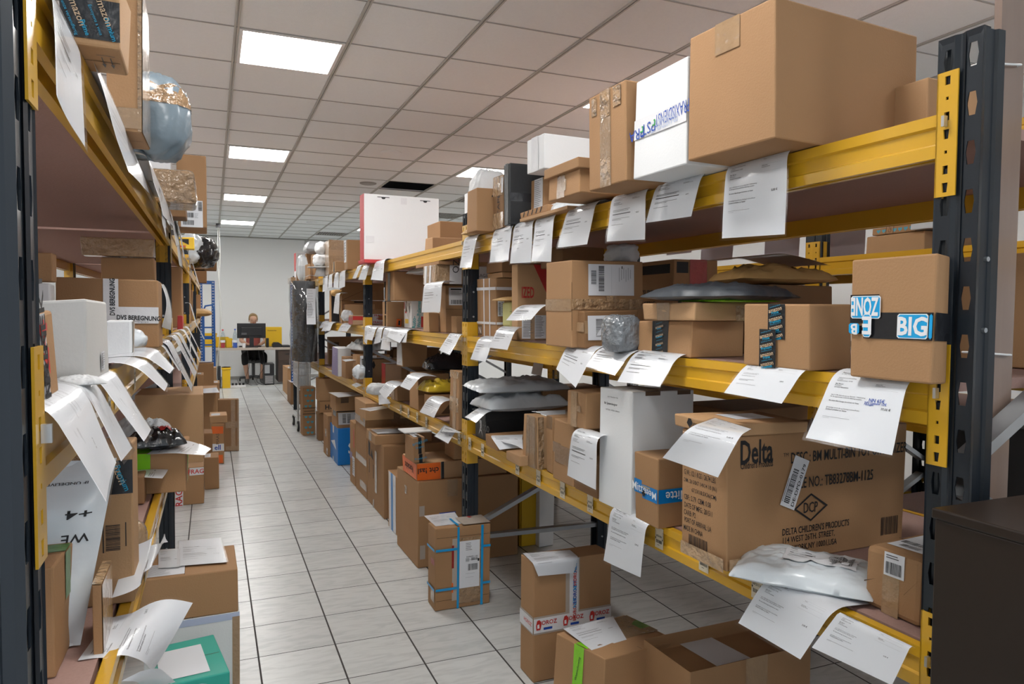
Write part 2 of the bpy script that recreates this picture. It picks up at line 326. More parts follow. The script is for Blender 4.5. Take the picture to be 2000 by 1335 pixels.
# ------------------------------------------------------------------ parcels
PARCEL = {}; RACKS = []; PW, BH = 0.083, 0.082
def crate(label, side, xa, xc, xs, yb, yt, z=None, dx=None, yaw=0.0, L=None, D=None, h=None, m='card', dec=(), name='cardboard_box', cat='box', group=None, C=None, seam=True, jit=0.004, key=None, bev=0.004, lift=0.0, open_top=False, norack=False):
    """box seen from the aisle: xa = far edge of the aisle face, xc = near corner, xs = far edge of the face towards the camera (pixels)"""
    s = side
    if C is None:
        if dx is None: C = onZ(xc, yb, z)
        else:
            C = (onR if s > 0 else onL)(xc, yb, dx)
            if z is not None: C = Vector((C.x, C.y, z))
    C = Vector(C); C.z += lift
    a = (math.atan(-SR) if s > 0 else math.atan(-SL)) + math.radians(yaw)
    e1 = Vector((-math.sin(a), math.cos(a), 0)); e2 = Vector((math.cos(a), math.sin(a), 0))*s
    if L is None: L = hit(xa, (yb+yt)/2, C, e1)
    if D is None: D = hit(xs, (yb+yt)/2, C, e2)
    if h is None: h = zat(xc, yt, C)-C.z
    for rk in RACKS:                                            # keep clear of posts, beams and boards
        if rk.side != s or norack: continue
        d0 = s*(C.x-(rk.X+rk.S*C.y))
        if d0 > 1.2 or d0+D < -0.012: continue
        for y in rk.posts:
            if C.y < y+PW+0.012 and C.y+L > y-0.012:
                if y-0.012-C.y > 0.25*L: L = y-0.012-C.y
                elif d0 > -0.03: e = y+PW+0.012-C.y; C = C+Vector((0, e, 0)); L = max(0.06, L-e)
                else: D = min(D, -d0-0.014)
        for zl in rk.levels:
            if C.z < zl-BH-0.02:
                top = zl-BH-0.006 if d0 < 0.05 else zl-0.026
                if C.z+h > top: h = top-C.z
        if d0+D > rk.depth-0.06 and rk.posts[0] < C.y < rk.posts[-1]: D = max(0.05, rk.depth-0.06-d0)
    L, D, h = max(L, 0.01), max(D, 0.01), max(h, 0.004)
    rr = random.Random(hash((xa, xc, yt)) % 99991)
    j = min(jit, 0.1*min(L, D, h))
    cor = {(i, k, n): Vector((rr.uniform(-j, j), rr.uniform(-j, j), rr.uniform(-j, j) if n else 0)) for i in (0, 1) for k in (0, 1) for n in (0, 1)}
    def warp(p):
        p = Vector(p); x, y, zz = abs(p.x)/D, p.y/L, p.z/h; o = Vector((0, 0, 0))
        for (i, k, n), c in cor.items():
            o += c*((x if i else 1-x)*(y if k else 1-y)*(zz if n else 1-zz))
        return p+o
    W_ = {'A': L, 'S': D, 'T': D, 'B': D, 'I': D}; H_ = {'A': h, 'S': h, 'T': L, 'B': L, 'I': L}
    def face(fc, off):
        if fc == 'A': return lambda x, y: warp((-s*off, (L-x) if s > 0 else x, y))
        if fc == 'S': return lambda x, y: warp((x if s > 0 else x-D, -off, y))
        if fc == 'T': return lambda x, y: warp((x if s > 0 else x-D, y, h+off))
        if fc == 'I': return lambda x, y: warp((x if s > 0 else x-D, y, h*0.86+off))
        return lambda x, y: warp((x if s > 0 else x-D, y, -off))
    bm = bmesh.new(); bmesh.ops.create_cube(bm, size=1.0)
    for v in bm.verts: v.co = Vector(((v.co.x+0.5)*D*s, (v.co.y+0.5)*L, (v.co.z+0.5)*h))
    if open_top:
        tf = [f for f in bm.faces if f.normal.z > 0.5 or all(v.co.z > h*0.99 for v in f.verts)]
        r = bmesh.ops.inset_region(bm, faces=tf, thickness=0.008); bmesh.ops.translate(bm, verts=list({v for f in tf for v in f.verts}), vec=(0, 0, -h*0.14))
    bmesh.ops.recalc_face_normals(bm, faces=bm.faces)
    b = min(bev, 0.12*min(L, D, h))
    bmesh.ops.bevel(bm, geom=list(bm.edges), offset=b, segments=2, affect='EDGES', profile=0.5)
    bm.verts.index_update()
    B = MB(); B.mesh([warp(v.co) for v in bm.verts], [tuple(v.index for v in f.verts) for f in bm.faces], m); bm.free()
    if seam and not open_top:
        for fc in ('T', 'B'):
            put_rect(B, face(fc, 0.0007), 0.006, L*0.5-0.0012, D-0.006, L*0.5+0.0012, 'card_edge') if D < L else put_rect(B, face(fc, 0.0007), D*0.5-0.0012, 0.006, D*0.5+0.0012, L-0.006, 'card_edge')
    parts = []; cur = None; oi = 0
    for d in dec:
        k = d[0]; oi += 1; off = 0.0012+0.00035*oi
        if k in ('tape', 'strap', 'sleeve'):
            nm = {'tape': 'packing_tape', 'strap': 'strap', 'sleeve': 'document_pouch'}[k]
            _, mm, fc, u0, v0, u1, v1 = d
            if cur is None or cur[0] != nm or cur[2] != mm: cur = (nm, MB(), mm); parts.append(cur)
            put_rect(cur[1], face(fc, off), u0*W_[fc], v0*H_[fc], u1*W_[fc], v1*H_[fc], mm)
        elif k == 'label':
            fc, u0, v0, u1, v1 = d[1:6]; st = d[6] if len(d) > 6 else 'bars'
            cur = ('shipping_label', MB(), 'label_white'); parts.append(cur); w, hh = (u1-u0)*W_[fc], (v1-v0)*H_[fc]
            f0 = face(fc, off); put_rect(cur[1], f0, u0*W_[fc], v0*H_[fc], u1*W_[fc], v1*H_[fc], 'label_white')
            f1 = face(fc, off+0.0006); X, Y = u0*W_[fc], v0*H_[fc]; fs = lambda x, y, f1=f1, X=X, Y=Y, w=w, hh=hh: f1(X+x*w, Y+y*hh)
            sd = int(u0*100+v0*37+xc)
            if st == 'bars':     # tall bar codes at the left, address lines at the right
                put_barcode(cur[1], fs, 0.06, 0.36, 0.17, 0.80, 'ink_grey', True, sd); put_barcode(cur[1], fs, 0.22, 0.14, 0.34, 0.95, 'ink', True, sd+1)
                put_rect(cur[1], fs, 0.72, 0.86, 0.74, 0.95, 'ink')
                for q in range(6): put_rect(cur[1], fs, 0.66+q*0.05, 0.45+0.05*(q % 3), 0.675+q*0.05, 0.9-0.06*(q % 2), 'ink_faint')
                put_rect(cur[1], fs, 0.5, 0.06, 0.504, 0.95, 'ink_faint')
            elif st == 'bars2':
                put_barcode(cur[1], fs, 0.17, 0.13, 0.31, 0.88, 'ink', True, sd); put_barcode(cur[1], fs, 0.36, 0.12, 0.5, 0.88, 'ink', True, sd+1)
                put_rect(cur[1], fs, 0.66, 0.78, 0.7, 0.97, 'ink'); put_lines(cur[1], fs, 0.72, 0.95, 0.24, 5, 0.04, 0.012, 'ink_grey', sd)
            elif st == 'dhl':
                put_barcode(cur[1], fs, 0.10, 0.36, 0.58, 0.54, 'ink', False, sd); put_barcode(cur[1], fs, 0.10, 0.08, 0.60, 0.26, 'ink', False, sd+1)
                put_barcode(cur[1], fs, 0.80, 0.62, 0.97, 0.96, 'ink', True, sd+2); put_rect(cur[1], fs, 0.1, 0.62, 0.6, 0.626, 'ink_grey'); put_lines(cur[1], fs, 0.62, 0.52, 0.2, 5, 0.04, 0.008, 'ink_grey', sd)
            elif st == 'addr':
                put_rect(cur[1], fs, 0.06, 0.86, 0.42, 0.94, 'ink'); put_lines(cur[1], fs, 0.08, 0.8, 0.45, 5, 0.05, 0.014, 'ink_grey', sd); put_barcode(cur[1], fs, 0.07, 0.06, 0.68, 0.30, 'ink', False, sd)
            elif st == 'dp':
                put_lines(cur[1], fs, 0.3, 0.95, 0.35, 5, 0.035, 0.01, 'ink_grey', sd); put_rect(cur[1], fs, 0.3, 0.585, 0.95, 0.59, 'ink_grey')
                put_text(cur[1], fs, 'EXPRESS 1-00', 0.62, 0.655, 0.03, 0.55, 'ink', 0, 0.01)
                put_barcode(cur[1], fs, 0.58, 0.57, 0.90, 0.63, 'ink', False, sd); put_barcode(cur[1], fs, 0.42, 0.36, 0.90, 0.50, 'ink', False, sd+1); put_rect(cur[1], fs, 0.9, 0.54, 0.98, 0.6, 'ink'); put_rect(cur[1], fs, 0.3, 0.55, 0.48, 0.63, 'ink_faint'); put_lines(cur[1], fs, 0.3, 0.30, 0.6, 2, 0.08, 0.006, 'ink_faint', sd)
            elif st == 'text':
                put_lines(cur[1], fs, 0.07, 0.95, 0.86, int(8+hh*60), 0.9/int(8+hh*60), 0.010, 'ink_grey', sd)
            elif st == 'cols':
                n = 17
                for q in (0.05, 0.55): put_lines(cur[1], fs, q, 0.96, 0.42, n, 0.92/n, 0.018, 'ink_grey', sd+int(q*10))
            elif st == 'mini':
                put_barcode(cur[1], fs, 0.1, 0.1, 0.9, 0.6, 'ink', False, sd); put_lines(cur[1], fs, 0.1, 0.9, 0.7, 2, 0.1, 0.04, 'ink_grey', sd)
            elif st == 'mini_v':
                put_barcode(cur[1], fs, 0.12, 0.1, 0.45, 0.9, 'ink', True, sd); put_lines(cur[1], fs, 0.55, 0.9, 0.35, 6, 0.12, 0.03, 'ink_grey', sd)
        elif k == 'text':
            _, fc, t, u, v, hh, ink = d[:7]; rot = d[7] if len(d) > 7 else 0; bold = d[8] if len(d) > 8 else 0; w = d[9] if len(d) > 9 else None; mir = d[10] if len(d) > 10 else False
            put_text(B, face(fc, 0.0012), t, u*W_[fc], v*H_[fc], hh, w, ink, rot, bold, mir)
        elif k == 'ttext':
            _, fc, t, u, v, hh, ink = d[:7]; rot = d[7] if len(d) > 7 else 0; bold = d[8] if len(d) > 8 else 0; w = d[9] if len(d) > 9 else None; mir = d[10] if len(d) > 10 else False
            put_text(cur[1], face(fc, off+0.0004), t, u*W_[fc], v*H_[fc], hh, w, ink, rot, bold, mir)
        elif k == 'tpoly':
            cur[1].poly([face(d[1], off+0.0003)(u*W_[d[1]], v*H_[d[1]]) for u, v in d[2]], d[3])
        elif k == 'rect':
            _, fc, u0, v0, u1, v1, ink = d; put_rect(B, face(fc, 0.001), u0*W_[fc], v0*H_[fc], u1*W_[fc], v1*H_[fc], ink)
        elif k == 'poly':
            B.poly([face(d[1], 0.001+0.0001*oi)(u*W_[d[1]], v*H_[d[1]]) for u, v in d[2]], d[3])
        elif k == 'bar':
            _, fc, u0, v0, u1, v1, ink, vert = d; put_barcode(B, face(fc, 0.001), u0*W_[fc], v0*H_[fc], u1*W_[fc], v1*H_[fc], ink, vert, int(xc))
        elif k == 'fn':
            d[1](B, face, L, D, h)
    o = B.build(name, None, C, a)
    tag(o, label, cat, group)
    for nm, pmesh, mm in parts: pmesh.build(nm, o)
    o['_d'] = 0; del o['_d']
    info = dict(o=o, C=C, e1=e1, e2=e2, L=L, D=D, h=h, a=a, top=C.z+h, face=face, s=s)
    if key: PARCEL[key] = info
    return info
def heart(cx, cy, r):
    pts = []
    for i in range(14):
        t = 2*math.pi*i/14; x = 16*math.sin(t)**3; y = 13*math.cos(t)-5*math.cos(2*t)-2*math.cos(3*t)-math.cos(4*t); pts.append((cx+x*r/16, cy+y*r/16))
    return pts
def hearts(fc, n, mrows, r, skip=None, flip=1):
    def f(B, face, L, D, h):
        W_, H_ = (L if fc == 'A' else D), h; fn = face(fc, 0.001)
        for j in range(mrows):
            for i in range(n):
                cx = W_*((i+0.5+(0.25 if j % 2 else -0.25))/n); cy = H_*(j+0.5)/mrows
                if skip and skip(cx/W_, cy/H_): continue
                if r < cx < W_-r and r < cy < H_-r: B.poly([fn(x, y) for x, y in heart(0, 0, r) for x, y in [(cx+x, cy+flip*y)]], 'ink_heart')
    return ('fn', f)
def prime_tape(face, u0, v0, u1, v1, vertical=True, n=8, h=0.011, rot=None):
    n = int(n*1.4); h *= 0.72
    """black tape printed with the shop's name"""
    out = [('tape', 'tape_black', face, u0, v0, u1, v1)]
    for i in range(n):
        t = (i+0.5)/n
        if vertical: u, v, r = (u0+u1)/2, v0+(v1-v0)*t, 12
        else: u, v, r = u0+(u1-u0)*t, (v0+v1)/2, -70
        if rot is not None: r = rot
        if i % 2 == 0:
            out.append(('ttext', face, 'amazon', u-(0.0 if vertical else 0.0), v+(0.008 if vertical else 0.12*(v1-v0)), h, 'ink_tan', r, 0.02))
            out.append(('ttext', face, 'Prime' if i % 4 else 'Premium', u, v-(0.03 if vertical else 0.2*(v1-v0)), h, 'ink_cyan', r, 0.02))
        else: out.append(('ttext', face, 'versandfertig weltweit', u, v, h*0.5, 'ink_cyan', r))
    return out

# ------------------------------------------------------------------ delivery notes
NOTE_LINES = True
def path_fn(A, E, B, rad=0.045, wob=0.0, seed=0, bulge=0.0):
    """surface A(tail) -> E(edge) -> B(bottom): each a pair of points (left, right); returns P(u, t) with t in metres from the tail, and the total length"""
    A = [Vector(p) for p in A]; E = [Vector(p) for p in E]; B = [Vector(p) for p in B]
    l1 = ((E[0]-A[0]).length+(E[1]-A[1]).length)/2; l2 = ((B[0]-E[0]).length+(B[1]-E[1]).length)/2
    r = min(rad, 0.8*l1, 0.45*l2) if l1 > 0.002 else 0
    def base(u, t):
        a, e, b = A[0].lerp(A[1], u), E[0].lerp(E[1], u), B[0].lerp(B[1], u)
        if l1 <= 0.002: return e+(b-e)*(t/l2)
        d1, d2 = (e-a)/l1, (b-e)/l2
        if t < l1-r: return a+d1*t
        if t > l1+r: return e+d2*(t-l1)
        k = (t-(l1-r))/(2*r); p0, p1, p2 = e-d1*r, e, e+d2*r
        return p0*(1-k)**2+p1*2*k*(1-k)+p2*k*k
    def nrm(u, t):
        du = base(min(u+0.02, 1), t)-base(max(u-0.02, 0), t); dt = base(u, t+0.003)-base(u, max(t-0.003, 0)); n = dt.cross(du)
        return n.normalized() if n.length > 1e-9 else Vector((0, 0, 1))
    def P(u, t, off=0.0):
        n = nrm(u, t); k = 0.0
        if wob: k = wob*(math.sin(u*3.1+seed)*0.6+math.sin(t*23+u*4+seed*2.3)*0.4)*min(1, max(0, (t-l1+r)/0.08))
        if bulge and t > l1: k += bulge*math.sin(math.pi*min(1, (t-l1)/l2))
        return base(u, t)+n*(off+k)
    return P, l1+l2, l1, l2
def note(label, A, E, B, detail=2, group='delivery notes hanging from the shelves', sleeve=True, price='5,00 €', wob=0.003, bulge=0.0, rad=0.045, page=None, m='paper', hdr='Paketdepot Geiger', seed=None, blank=False, hand=False, name='delivery_note', side_print=False, top_text=0.0, hanging=False):
    seed = random.random()*10 if seed is None else seed
    P, Lt, l1, l2 = path_fn(A, E, B, rad, wob, seed, bulge)
    wd = (Vector(E[1])-Vector(E[0])).length
    org = (Vector(E[0])+Vector(E[1]))/2
    nv = max(8, int(Lt/0.012)) if detail else 10; nu = 8 if detail else 4
    sh = MB()
    def grid(mb, u0, u1, t0, t1, off, mm, nu, nv):
        vs = [P(u0+(u1-u0)*i/nu, t0+(t1-t0)*jj/nv, off)-org for jj in range(nv+1) for i in range(nu+1)]
        fs = [(jj*(nu+1)+i, (jj+1)*(nu+1)+i, (jj+1)*(nu+1)+i+1, jj*(nu+1)+i+1) for jj in range(nv) for i in range(nu)]
        mb.mesh(vs, fs, mm)
    pl = l2/0.84 if hanging else (page or Lt)           # page length, its foot is at the bottom edge
    t_of = lambda v: Lt-pl*(1-v)
    mg = 0.03 if (sleeve and detail) else 0.0
    grid(sh, mg, 1-mg, 0, Lt-(0.006 if mg else 0), 0.0, m, nu, nv)
    pw = wd
    fn = lambda x, y: P(min(max(x/pw, 0), 1), max(0.0, min(Lt, t_of(0)-y)), 0.0009)-org        # x right, y up (negative down the page)
    if side_print:                                                   # page lies across: lines of text run down the hanging sheet
        pl = 0.297; t_of = lambda v: 0.02+v*0.0+0.2*(Lt > 0); pw = 0.21
        fn = lambda x, y: P(min(max(-y/pl, 0), 1), max(0.0, min(Lt, Lt-0.235+x)), 0.0009)-org
    if not blank:
        def ok(v): return t_of(v) > 0.004
        def ln(x, v, w, th=0.0017, ink='ink_mid'):
            if ok(v) and (side_print or t_of(v)+th*1.5 < Lt): put_rect(sh, fn, x*pw, -v*pl-th, (x+w)*pw, -v*pl, ink, 4 if detail else 1, 1)
        def tx(t, x, v, hh, ink='ink', bold=0.0):
            if not ok(v): return
            hh *= 1.15*(1 if side_print else min(1, pl/0.235)); bold = max(bold, 0.012)
            vs, fs, x0, x1, y0, y1 = text2d(t, bold); w = (x1-x0)*hh/(y1-y0)
            put_text(sh, fn, t, x*pw+w/2, -v*pl, hh, None, ink, 0, bold)
        if detail >= 3:
            tx(hdr, 0.12, 0.155+top_text, 0.0066, 'ink', 0.015); tx('Inh. Geiger, Hauptstrasse 40, D-79599 Lörrach', 0.12, 0.182+top_text, 0.0030, 'ink_grey')
            tx('Lieferschein und Abholquittung', 0.12, 0.245, 0.0033, 'ink'); tx('Empfänger', 0.12, 0.268, 0.003, 'ink_grey'); tx('Kundennummer: 10186', 0.12, 0.286, 0.003, 'ink_grey')
            tx('Datum', 0.62, 0.22, 0.0026, 'ink_grey'); tx('Absender', 0.62, 0.30, 0.003, 'ink_grey'); tx('Paketdepot Berlin', 0.62, 0.318, 0.003, 'ink_grey')
            for q, t in enumerate(('Max Muster', 'Musterweg 2', 'CH-4310 Rheinfelden')): tx(t, 0.12, 0.33+q*0.02, 0.003, 'ink_grey')
            tx('Am 3. d. M. haben wir von o.g. Absender 1 Paketsendung', 0.12, 0.46, 0.0034, 'ink_grey'); tx('für Sie angenommen und bis zur Abholung verwahrt.', 0.12, 0.48, 0.0034, 'ink_grey')
            tx('Für unsere Bemühungen berechnen wir Ihnen', 0.12, 0.525, 0.0037, 'ink', 0.012); tx(price, 0.76, 0.55, 0.0058, 'ink', 0.006)
            tx('Ich bestätige hiermit die o.g. Sendung in einwandfreiem', 0.12, 0.60, 0.0034, 'ink_grey'); tx('Zustand erhalten zu haben', 0.12, 0.62, 0.0034, 'ink_grey')
            ln(0.12, 0.70, 0.33, 0.0006); tx('Unterschrift', 0.12, 0.715, 0.0024, 'ink_faint')
            ln(0.60, 0.205, 0.30, 0.0004, 'ink_faint'); ln(0.60, 0.24, 0.30, 0.0004, 'ink_faint'); ln(0.60, 0.29, 0.30, 0.0004, 'ink_faint'); ln(0.60, 0.36, 0.30, 0.0004, 'ink_faint')
            if hand: tx('NN 65€', 0.60, 0.47, 0.008, 'ink_blue'); tx('NN Gebühr 12€', 0.56, 0.50, 0.0055, 'ink_blue'); tx('Paketgeb.', 0.56, 0.522, 0.0055, 'ink_blue')
        elif detail == 2:
            tx(hdr, 0.12, 0.155, 0.0064, 'ink', 0.015); ln(0.12, 0.178, 0.5, 0.0012)
            for v, w in ((0.245, 0.3), (0.268, 0.16), (0.286, 0.22), (0.33, 0.18), (0.35, 0.16), (0.37, 0.24)): ln(0.12, v, w, 0.0014)
            for v, w in ((0.22, 0.1), (0.30, 0.12), (0.318, 0.2)): ln(0.62, v, w, 0.0014)
            for v, w in ((0.46, 0.46), (0.48, 0.42)): ln(0.12, v, w, 0.0016)
            ln(0.12, 0.525, 0.48, 0.0024, 'ink'); tx(price, 0.74, 0.55, 0.0058, 'ink', 0.006)
            for v, w in ((0.60, 0.46), (0.62, 0.25), (0.70, 0.3)): ln(0.12, v, w, 0.0014)
        else:
            for v, w, th in ((0.15, 0.3, 0.004), (0.25, 0.25, 0.002), (0.28, 0.2, 0.002), (0.46, 0.45, 0.0022), (0.485, 0.4, 0.0022), (0.53, 0.48, 0.003), (0.60, 0.45, 0.002), (0.625, 0.25, 0.002)): ln(0.12, v, w, th*0.8, 'ink_mid')
            ln(0.75, 0.55, 0.1, 0.004, 'ink_mid')
    if sleeve and detail:
        sl = MB(); grid(sl, 0, 1, 0, Lt, 0.0018, 'sleeve', nu, nv)
        root = sl.build('document_sleeve', None, org, 0, True); root.name = name
        s2 = sh.build('printed_sheet', root, None, 0, False)
        for p in s2.data.polygons: p.use_smooth = True
    else:
        root = sh.build(name, None, org, 0, True)
    tag(root, label, 'paper', group)
    return root
def plane_hit(x, y, S, sgn, k, c):
    """solve x - S*y - sgn*k*z = c along the pixel ray"""
    d = ray(x, y); a = d.x-S*d.y-sgn*k*d.z; b = c+sgn*k*O.z
    return O+d*(b/a)
def hang(label, side, tl, tr, br, bl, z, th=12, tail=0.10, dx=0.0, **kw):
    """sheet laid on a shelf edge and hanging into the aisle; four picture corners of the hanging part"""
    S, X0 = (SR, XR) if side > 0 else (SL, XL)
    ax = X0+dx-side*0.030
    zt = z+0.016
    E = []
    for q in (tl, tr):
        p = onX(q[0], q[1], ax, S); E.append(Vector((p.x, p.y, zt)))
    ys = sorted(e.y for e in E)
    for rk in RACKS:
        if rk.side == side and any(ys[0] < y+PW+0.005 and ys[1] > y-0.005 for y in rk.posts) and abs(z-rk.levels[0])+abs(z-rk.levels[-1]) < 9: tail = min(tail, 0.012)
    k = math.tan(math.radians(th)); c = ax-side*k*zt
    Bq = [plane_hit(q[0], q[1], S, side, k, c) for q in (bl, br)]
    e2 = Vector((side, 0, 0)); A = [e+e2*tail-Vector((0, 0, 0.010)) for e in E]
    return note(label, A, E, Bq, hanging=True, **kw)
def far_hang(label, side, x0, x1, X, z, drop, th=15, tail=0.03, **kw):
    """far sheet given by the picture columns of its two upper corners on the plane x = X"""
    y0, y1 = sorted((onX(x0, 600, X).y, onX(x1, 600, X).y)); y1 = min(y1, y0+0.24)
    if side > 0: y0, y1 = y1, y0
    E = [Vector((X, y0, z+0.016)), Vector((X, y1, z+0.016))]; k = math.tan(math.radians(min(th, 24)))
    return note(label, [e+Vector((side*tail, 0, -0.008)) for e in E], E, [e+Vector((-side*k*drop, 0, -drop)) for e in E], **kw)
def flat(label, q, z, curl=(0, 0, 0, 0), split=0.5, **kw):
    """sheet lying on a level surface; q = picture corners tl,tr,br,bl in reading order"""
    P = [onZ(x, y, z+0.003) for x, y in q]
    P = [p+Vector((0, 0, c)) for p, c in zip(P, curl)]
    E = [P[0].lerp(P[3], split), P[1].lerp(P[2], split)]
    E = [Vector((e.x, e.y, z+0.003)) if max(curl) > 0.004 else e for e in E]
    kw.setdefault('rad', 0.08); kw.setdefault('wob', 0.0)
    return note(label, [P[0], P[1]], E, [P[3], P[2]], **kw)
def drape(label, t, e, b, z, off=0.004, plane=None, **kw):
    """t, e: picture corners (left, right) of the far edge and the fold on level z; b: bottom corners on a vertical plane through the fold, pushed by off"""
    A = [onZ(x, y, z+0.003) for x, y in t]; E = [onZ(x, y, z+0.003) for x, y in e]
    d = (E[1]-E[0]); d.z = 0; d.normalize(); n = Vector((d.y, -d.x, 0))
    out = []
    for x, y in b:
        r = ray(x, y); s = ((E[0]-O).dot(n)+off)/r.dot(n); out.append(O+r*s)
    return note(label, A, E, out, **kw)

# ------------------------------------------------------------------ soft parcels
def bag(label, c, size, rz=0, m='bag_grey', seed=1, pw=3.0, name='mailing_bag', cat='bag', wr=0.10, tilt=(0, 0), labels=(), flat_b=0.25, group=None, nx=44, parts=(), seam=0.012):
    """pillow-shaped soft parcel; c = centre of its underside"""
    lx, ly, lz = size; M = Matrix.Rotation(math.radians(rz), 4, 'Z') @ Matrix.Rotation(math.radians(tilt[0]), 4, 'X') @ Matrix.Rotation(math.radians(tilt[1]), 4, 'Y')
    def prof(x, y): return max(0.0, (1-abs(x)**pw))**0.5*max(0.0, (1-abs(y)**pw))**0.5
    def wrk(x, y, k):
        r1 = 1-abs(noise.noise((x*3.1+seed*7.1, y*1.6+k*3.3, seed)))*2; r2 = 1-abs(noise.noise((x*2.2+y*4+seed, y*5.5-x*3+k, seed*1.7)))*2
        return noise.noise((x*1.7+seed*3.1, y*1.7+k, seed))*0.9+0.75*r1*abs(r1)+0.55*r2*abs(r2)-0.45
    def S(x, y, side, off=0.0):
        p = prof(x, y); w = wrk(x, y, side)*wr*(0.25+p)*min(1, 0.08/lz)
        z = lz*(flat_b+(1-flat_b)*p*(1+1.6*w)+0.40*wr*min(1, 0.08/lz)*wrk(x, y, 9)*min(1, p*3+0.2)) if side > 0 else lz*(flat_b*(1-p)*(1+w)+0.0)
        ex = 1+0.05*noise.noise((x*3, y*3, seed+4)); return Vector((x*lx/2*ex, y*ly/2*ex, max(0, z)+off+0.003))
    ny = max(8, int(nx*ly/lx)) if ly < lx else nx; mb = MB()
    n1 = nx+1
    for sd in (1, -1):
        vs = [M @ S(-1+2*i/nx, -1+2*j/ny, sd) for j in range(ny+1) for i in range(n1)]
        fs = [((j*n1+i, j*n1+i+1, (j+1)*n1+i+1, (j+1)*n1+i) if sd > 0 else (j*n1+i, (j+1)*n1+i, (j+1)*n1+i+1, j*n1+i+1)) for j in range(ny) for i in range(nx)]
        mb.mesh(vs, fs, m)
    o = mb.build(name, None, Vector(c), 0, True)
    tag(o, label, cat, group)
    for (x0, y0, x1, y1, mm, st) in labels:
        lb = MB(); fn = lambda x, y: M @ S(x, y, 1, 0.004); put_rect(lb, fn, x0, y0, x1, y1, mm, 10, 6)
        f2 = lambda x, y: M @ S(x0+(x1-x0)*x, y0+(y1-y0)*y, 1, 0.0055)
        if st == 'bars':
            put_barcode(lb, f2, 0.62, 0.55, 0.95, 0.9, 'ink', False, 3); put_barcode(lb, f2, 0.62, 0.1, 0.95, 0.45, 'ink', False, 4); put_lines(lb, f2, 0.06, 0.9, 0.45, 6, 0.12, 0.03, 'ink_grey')
        elif st == 'line': put_lines(lb, f2, 0.06, 0.9, 0.85, 5, 0.17, 0.04, 'ink_grey')
        lb.build('shipping_label' if mm == 'label_white' else 'packing_tape', o, None, 0, True)
    return o
def blob(label, c, r, m, seed=1, name='wrapped_parcel', cat='parcel', wr=0.12, group=None, sq=2.6, seg=40, rz=0, tape=None):
    """rounded wrapped bundle, c = centre of its underside, r = half sizes"""
    mb = MB(); n = seg; k = seg//2; M = Matrix.Rotation(math.radians(rz), 4, 'Z')
    sp = lambda v: math.copysign(abs(v)**(2/sq), v)
    def S(a, b, off=0.0):
        d = Vector((sp(math.cos(a))*sp(math.cos(b)), sp(math.sin(a))*sp(math.cos(b)), sp(math.sin(b))))
        rg = 1-abs(noise.noise((d.x*3.2+seed, d.y*3.2, d.z*3.2)))*2.2; r2 = 1-abs(noise.noise((d.x*6+seed, d.y*6+2, d.z*6)))*2.2
        w = 1+wr*(noise.noise((d.x*1.6+seed*3, d.y*1.6, d.z*1.6))*0.7+0.5*rg+0.3*r2-0.35)+off
        p = Vector((d.x*r[0]*w, d.y*r[1]*w, r[2]+d.z*r[2]*w)); p.z = max(0, p.z)+0.003; return M @ p
    vs = [S(2*math.pi*i/n, -math.pi/2+math.pi*j/k) for j in range(k+1) for i in range(n)]
    fs = [(j*n+i, j*n+(i+1) % n, (j+1)*n+(i+1) % n, (j+1)*n+i) for j in range(k) for i in range(n)]
    mb.mesh(vs, fs, m); o = mb.build(name, None, Vector(c), 0, True); tag(o, label, cat, group)
    if tape:
        tb = MB(); mm, b0, b1 = tape
        vs = [S(2*math.pi*i/n, b0+(b1-b0)*j/4, 0.012) for j in range(5) for i in range(n)]
        tb.mesh(vs, [(j*n+i, j*n+(i+1) % n, (j+1)*n+(i+1) % n, (j+1)*n+i) for j in range(4) for i in range(n)], mm); tb.build('packing_tape', o, None, 0, True)
    return o

